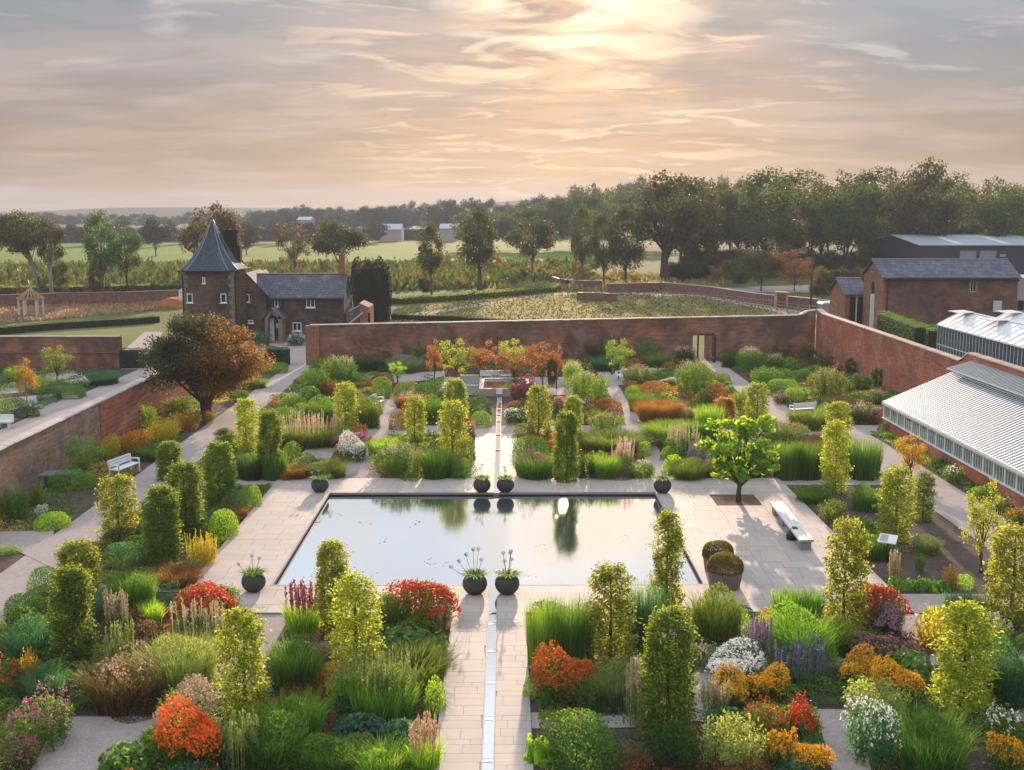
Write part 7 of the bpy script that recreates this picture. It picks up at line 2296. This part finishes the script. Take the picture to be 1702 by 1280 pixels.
# ------------------------------------------------------------------ low ground cover that closes the beds (nobody could count it)
PATHS_PX = [[(100, 1188), (376, 1188), (366, 1230), (255, 1226), (150, 1310), (30, 1310)], [(1040, 1052), (1250, 1030), (1275, 1050), (1170, 1085), (1060, 1080)],
            [(1130, 1150), (1180, 1080), (1215, 1080), (1190, 1150), (1180, 1200), (1130, 1200)], [(1352, 1176), (1428, 1176), (1455, 1310), (1382, 1310)], [(1486, 1018), (1562, 1018), (1565, 1072), (1498, 1064)],
            [(497, 766), (549, 766), (562, 743), (508, 742)], [(1660, 1168), (1702, 1168), (1720, 1204), (1650, 1204)],
            [(740, 615), (640, 620), (625, 642), (670, 638), (740, 632)], [(1000, 642), (1040, 642), (1110, 610), (1030, 610)], [(-5, 886), (92, 880), (92, 950), (28, 914), (-5, 920)]]


def in_poly(P, xs, ys):
    ins = np.zeros(len(xs), bool); j = len(P) - 1
    for i in range(len(P)):
        c = ((P[i][1] > ys) != (P[j][1] > ys)) & (xs < (P[j][0] - P[i][0]) * (ys - P[i][1]) / (P[j][1] - P[i][1] + 1e-9) + P[i][0])
        ins ^= c; j = i
    return ins


PATHS = [gpoly(p) for p in PATHS_PX]


def cover(label, x0, x1, y0, y1, n, cols, hole=(), ls=0.085, hmax=0.55, seed=1, thin=-1.3):
    """drifts of low plants: lumpy height, each drift its own colour"""
    rg = np.random.default_rng(seed)
    x = rg.uniform(x0, x1, n); y = rg.uniform(y0, y1, n)
    K = int((x1 - x0) * (y1 - y0) / 0.9) + 8                     # clump centres
    kx, ky = rg.uniform(x0, x1, K), rg.uniform(y0, y1, K); kh = rg.uniform(0.25, 1.0, K); kr = rg.uniform(0.3, 0.75, K)
    nx = max(1, int((x1 - x0) / 1.5)); ny = max(1, int((y1 - y0) / 1.5))
    cell = {}
    for i in range(K):
        cell.setdefault((int((kx[i] - x0) / 1.5), int((ky[i] - y0) / 1.5)), []).append(i)
    near = np.full(n, -1); bd = np.full(n, 9.0)
    ci = ((x - x0) / 1.5).astype(int); cj = ((y - y0) / 1.5).astype(int)
    key = ci * 10000 + cj
    order = np.argsort(key, kind='stable'); ks = key[order]
    st = np.r_[0, np.flatnonzero(np.diff(ks)) + 1, n]
    for a_, b_ in zip(st[:-1], st[1:]):
        idx = order[a_:b_]; c0, c1 = divmod(int(ks[a_]), 10000)
        cand = [i for dx in (-1, 0, 1) for dy in (-1, 0, 1) for i in cell.get((c0 + dx, c1 + dy), ())]
        if not cand: continue
        cand = np.array(cand)
        d = np.hypot(x[idx][:, None] - kx[cand], y[idx][:, None] - ky[cand]) / kr[cand]
        m_ = d.argmin(1); near[idx] = cand[m_]; bd[idx] = d[np.arange(len(idx)), m_]
    top = hmax * kh[near] * np.sqrt(np.maximum(0.03, 1 - np.minimum(1, bd) ** 2))
    z = 0.02 + top * (1 - 0.6 * rg.uniform(0, 1, n) ** 2)
    drift = np.sin(kx * 0.55 + 1.7 * np.sin(ky * 0.4)) + np.sin(ky * 0.5 + 0.8 * kx * 0.5) + rg.normal(0, 0.35, K)
    dens = np.sin(x * 0.9 + seed) + np.sin(y * 0.8 + x * 0.3) + rg.normal(0, 0.4, n)
    keep = (dens > thin) & (near >= 0)
    for a0, a1, b0, b1 in hole:
        keep &= ~((x > a0) & (x < a1) & (y > b0) & (y < b1))
    for P in PATHS:
        keep &= ~in_poly(P, x, y)
    rank = np.argsort(np.argsort(drift)) * len(cols) // K
    ck = rank[near]
    nrm = np.stack([(x - kx[near]) * 1.2, (y - ky[near]) * 1.2, np.full(n, 0.7)], 1)
    for k, (cn, desc) in enumerate(cols):
        s_ = keep & (ck == k)
        if s_.sum() < 10: continue
        V, F = leaves(np.stack([x, y, z], 1)[s_], ls, unit(nrm[s_]), 0.75, 0.5, rg)
        o = link('ground_cover', np_mesh('ground_cover', V, F), LM[cn], kind='stuff')
        o['label'] = desc + ' ' + label


HG = [(-8.0, -6.5, 29, 100), (6.9, 8.2, DY1, 100), (15.9, 20.6, 38, 101), (-60, 30, 66.0, 69.2), (-15.6, DX0, 38.1, 39.3), (-6.9, -1.4, 32.8, 33.9), (0.4, 18, 31.4, 32.6), (-1.8, 0.8, 10, 84), (-13, -7, 78, 81), (-4.5, 5.0, 79, 90)]
G5 = [('green', 'green drifts of'), ('fresh', 'yellow-green drifts of'), ('olive', 'olive drifts of'), ('teal', 'blue-green drifts of'), ('russet', 'russet drifts of')]
cover('low plants filling the front beds left of the rill', -15.2, RX0 - 0.02, 22, DY0 - 0.05, 120000, G5, HG, seed=1)
cover('low plants filling the front beds right of the rill', RX1 + 0.02, 17.8, 22, DY0 - 0.05, 130000, G5, HG, seed=2)
cover('low plants in the bed left of the terrace', -15.2, DX0 - 0.02, DY0, DY1 - 1.3, 42000, G5[:4], HG, seed=3)
cover('low plants in the bed right of the terrace', DX1 + 0.05, 17.9, 39.2, DY1 - 1.4, 16000, G5[:3], HG, seed=4, thin=0.1, hmax=0.3)
cover('low plants of the back beds', -15.3, 15.9, DY1 + 0.02, 98, 230000, G5 + [('amber', 'amber drifts of')], HG, ls=0.13, hmax=0.6, seed=5)
cover('low plants along the right wall', 17.9, 26.3, 69.3, 100, 60000, G5, (), ls=0.13, hmax=0.6, seed=6)
cover('low plants of the left border', -21.0, -17.6, 44, 97, 26000, G5[:3] + [('yellow', 'yellow drifts of')], (), ls=0.1, hmax=0.35, seed=7, thin=0.0)
cover('low plants of the kitchen garden', -48, -29.2, 62, 92, 50000, G5[:4], (), ls=0.14, hmax=0.5, seed=8, thin=0.0)
cover('low plants along the lean-to glasshouse', 20.6, 21.5, 40, 67, 7000, G5[:2], (), ls=0.09, hmax=0.4, seed=9)

# a few leaves and pads afloat on the pool
rg = np.random.default_rng(77)
fl = [at(x, y, -0.07) for x, y in ((524, 871), (532, 868), (556, 855), (605, 870), (600, 950), (640, 900), (715, 932), (735, 935), (905, 905), (930, 880), (960, 872), (1040, 890), (1010, 935), (880, 955), (690, 870), (1080, 905))]
C = np.concatenate([np.array([p]) + rg.normal(0, 1, (5, 3)) * [0.16, 0.3, 0] + [0, 0, 0.004] for p in fl])
V, F = leaves(C, 0.11, np.tile([[0, 0, 1.0]], (len(C), 1)), 0.02, 0.7, rg, fold=0.0)
o = link('floating_leaves', np_mesh('floating_leaves', V, F), LM['olive'], kind='stuff'); o['label'] = 'few small leaves floating on the pool'

# meadow grass tufts beyond the back wall
def tufts(name, label, poly, n, h, w, leafm, seed):
    rg = np.random.default_rng(seed)
    P = np.array([(at(x, y).x, at(x, y).y) for x, y in poly])
    xs = rg.uniform(P[:, 0].min(), P[:, 0].max(), n * 3); ys = rg.uniform(P[:, 1].min(), P[:, 1].max(), n * 3)
    ins = np.zeros(n * 3, bool)
    j = len(P) - 1
    for i in range(len(P)):
        c = ((P[i, 1] > ys) != (P[j, 1] > ys)) & (xs < (P[j, 0] - P[i, 0]) * (ys - P[i, 1]) / (P[j, 1] - P[i, 1] + 1e-9) + P[i, 0])
        ins ^= c; j = i
    xs, ys = xs[ins][:n], ys[ins][:n]; n = len(xs)
    a = rg.uniform(0, 6.28, n); s = np.stack([np.cos(a), np.sin(a), 0 * a], 1) * w / 2
    B = np.stack([xs, ys, 0 * xs], 1); hh = h * rg.uniform(0.4, 1.2, n) * (0.65 + 0.5 * np.sin(xs * 0.6 + 2 * np.sin(ys * 0.23)) ** 2)
    le = rg.normal(0, 0.25, (n, 2)) * h
    Tp = B + np.stack([le[:, 0], le[:, 1], hh], 1)
    V = np.stack([B - s, B + s, Tp + s * 0.5, Tp - s * 0.5], 1).reshape(-1, 3)
    o = link(name, np_mesh(name, V, np.arange(n * 4).reshape(-1, 4)), leafm, kind='stuff'); o['label'] = label


LM['straw'] = mat_leaf('straw', (0.21, 0.185, 0.06), (0.44, 0.38, 0.11), tw=0.4)
LM['straw_pink'] = mat_leaf('straw_pink', (0.27, 0.19, 0.11), (0.50, 0.34, 0.19), tw=0.4)
LM['rough_olive'] = mat_leaf('rough_olive', (0.070, 0.085, 0.020), (0.26, 0.27, 0.04), tw=0.35)
LM['rough_yellow'] = mat_leaf('rough_yellow', (0.13, 0.145, 0.025), (0.40, 0.38, 0.05), tw=0.4)
LM['rough_green'] = mat_leaf('rough_green', (0.045, 0.085, 0.018), (0.17, 0.24, 0.03), tw=0.35)
MP = [(640, 545), (1380, 548), (1380, 515), (1180, 488), (960, 476), (840, 478), (640, 522)]
tufts('meadow_grass', 'dry golden grass of the meadow behind the back wall', MP, 3500, 0.20, 0.25, LM['straw'], 1)
tufts('meadow_grass', 'green grass mixed into the meadow behind the back wall', MP, 4500, 0.18, 0.25, LM['rough_olive'], 3)
tufts('meadow_grass', 'pinkish dry grass of the meadow behind the low hedge at left', [(-20, 540), (200, 522), (320, 508), (320, 492), (150, 500), (-20, 512)], 9000, 0.4, 0.22, LM['straw_pink'], 2)
# rough growth of the young plantation
PP = [(-40, 498), (300, 490), (560, 488), (930, 474), (1000, 440), (-40, 446)]
for i, (lc_, n_, h_, w_, d_) in enumerate((('olive', 9000, 1.5, 0.7, 'olive'), ('yellow', 3500, 1.0, 0.6, 'yellow'), ('green', 7000, 1.5, 0.7, 'green'))):
    tufts('undergrowth', d_ + ' rough undergrowth between the young trees before the bright field', PP, n_, h_, w_, LM['rough_' + lc_], 10 + i)
tufts('undergrowth', 'sunlit golden rough grass round the curved meadow wall', [(820, 482), (1200, 486), (1200, 462), (860, 458)], 6000, 0.9, 0.4, LM['straw'], 15)

# ================================================================== pots
def agap_leaves(seed, n=260, w=0.045):
    rg = np.random.default_rng(seed)
    return blades(n, 0.42, 0.50, w, 1.25, 0.55, rg, seg=4, base=0.55)


M['pot'] = mat_plain('pot', (0.055, 0.052, 0.056), 0.65, 0.35, var=0.2)
M['pot_brown'] = mat_plain('pot_brown', (0.17, 0.125, 0.115), 0.6, 0.3, var=0.12)
M['stem'] = mat_plain('stem', (0.10, 0.14, 0.05), 0.7)
pb = MB(); pb.lathe([(0.0, 0.0), (0.19, 0.0), (0.27, 0.05), (0.36, 0.16), (0.40, 0.29), (0.385, 0.42), (0.33, 0.53), (0.30, 0.555), (0.275, 0.545), (0.30, 0.48), (0.0, 0.47)], 28)
pot_mesh = pb.mesh('bowl')
AG = [np_mesh('leaves', *agap_leaves(s)) for s in (1, 2, 3)]
umb_m = []
for s in range(2):
    rg = np.random.default_rng(50 + s)
    u = unit(rg.normal(size=(60, 3))) * 0.062
    umb_m.append(np_mesh('flower_head', *leaves(u, 0.035, unit(u), 0.4, 0.7, rg)))
FM['agap'] = mat_leaf('agap', (0.27, 0.22, 0.42), (0.4, 0.33, 0.6), var=0.2, tw=0.4)


def pot(px, py, label, seed, stems, scale=1.0):
    p = at(px, py, TOP)
    root = empty('planter_bowl', (p.x, p.y + 0.19 * scale, TOP + 0.001), seed * 1.3, label, 'pot', 'dark bowl planters on the terrace')
    root.scale = (scale,) * 3
    link('bowl', pot_mesh, M['pot'], root)
    r2 = empty('agapanthus', (p.x, p.y + 0.19 * scale, TOP + 0.47 * scale), seed, 'agapanthus in the pot ' + label.split('planter ')[1], 'plant')
    r2.scale = (scale,) * 3
    link('leaves', AG[seed % 3], LM['bright'], r2, per_object=True, kind='stuff')
    rgs = random.Random(seed)
    for dx, h in stems:
        b = MB(); dy = rgs.uniform(-0.2, 0.2)
        c_, s_ = math.cos(-seed), math.sin(-seed)
        ex, ey = dx * c_ - dy * s_, dx * s_ + dy * c_
        b.tube([(ex * 0.2, ey * 0.2, 0), (ex * 0.7, ey * 0.7, h * 0.6), (ex, ey, h)], 0.008, 4)
        b.build('stem', M['stem'], r2)
        o = link('flower_head', umb_m[rgs.randrange(2)], FM['agap'], r2, per_object=True); o.location = (ex, ey, h + 0.03)


pot(789, 989, 'dark bowl planter at the front edge of the pool, left of the rill', 1, [(-0.75, 0.42), (-0.5, 0.6), (-0.28, 0.75), (0.12, 0.95), (0.22, 0.66), (-0.05, 0.9)], 1.02)
pot(843, 989, 'dark bowl planter at the front edge of the pool, right of the rill', 2, [(-0.12, 0.78), (0.12, 0.95), (0.1, 0.8), (-0.08, 0.6), (0.14, 0.62)], 1.02)
pot(420, 985, 'dark bowl planter at the front left corner of the pool', 3, [(-0.45, 0.45), (-0.02, 0.7), (0.2, 0.6)], 1.0)
pot(531, 819, 'dark bowl planter at the back left corner of the pool', 4, [(-0.35, 0.42), (-0.1, 0.45), (0.45, 0.3)], 0.98)
pot(801, 819, 'dark bowl planter at the back edge of the pool, left of the rill', 5, [(-0.25, 0.5), (0.0, 0.72), (-0.1, 0.55)], 0.98)
pot(840, 819, 'dark bowl planter at the back edge of the pool, right of the rill', 6, [(-0.05, 0.62), (0.0, 0.5)], 0.98)
pot(1102, 820, 'dark bowl planter at the back right corner of the pool', 7, [(-0.05, 0.5)], 0.98)
# two brown tubs with clipped domes
for px, py, s, lb in ((1209, 984, 1.0, 'brown tub planter nearer the camera, by the right corner of the pool'), (1197, 956, 0.9, 'brown tub planter half hidden behind the nearer one, by the right side of the pool')):
    p = at(px, py, TOP)
    root = empty('tub_planter', (p.x, p.y + 0.5, TOP + 0.001), 0, lb, 'pot')
    root.scale = (s, s, s)
    b = MB(); b.lathe([(0, 0), (0.46, 0), (0.50, 0.05), (0.57, 0.5), (0.585, 0.66), (0.54, 0.66), (0.53, 0.58), (0, 0.56)], 32); b.build('tub', M['pot_brown'], root)
    r2 = empty('clipped_dome', (p.x, p.y + 0.5, TOP + 0.56 * s), 0, 'clipped russet-green dome in the ' + lb.split(',')[0].replace('planter ', ''), 'shrub')
    P, N = dome_points(6500, 0.64 * s, 0.62 * s, fill=0.10, amp=0.05, low=0.12)
    V, F = leaves(P, 0.05, N, 0.65)
    LMk = LM.setdefault('dome', mat_leaf('dome', (0.11, 0.09, 0.028), (0.42, 0.36, 0.05), tw=0.4))
    link('foliage', np_mesh('foliage', V, F), LMk, r2, kind='stuff')

# ================================================================== evening haze over the whole place
def haze(density=0.00032):
    m, g = new_mat('haze')
    v = g.n('ShaderNodeVolumePrincipled')
    v.inputs['Color'].default_value = (0.80, 0.86, 0.95, 1)
    v.inputs['Density'].default_value = density
    v.inputs['Anisotropy'].default_value = 0.0
    o = g.n('ShaderNodeOutputMaterial')
    g.set(o.inputs['Volume'], v.outputs[0])
    b = MB(); b.box(-1950, 1950, -80, 2700, -2.0, 46)
    ob = b.build('haze', m); ob['kind'] = 'stuff'; ob['label'] = 'thin evening haze'
    ob.display_type = 'WIRE'


haze()
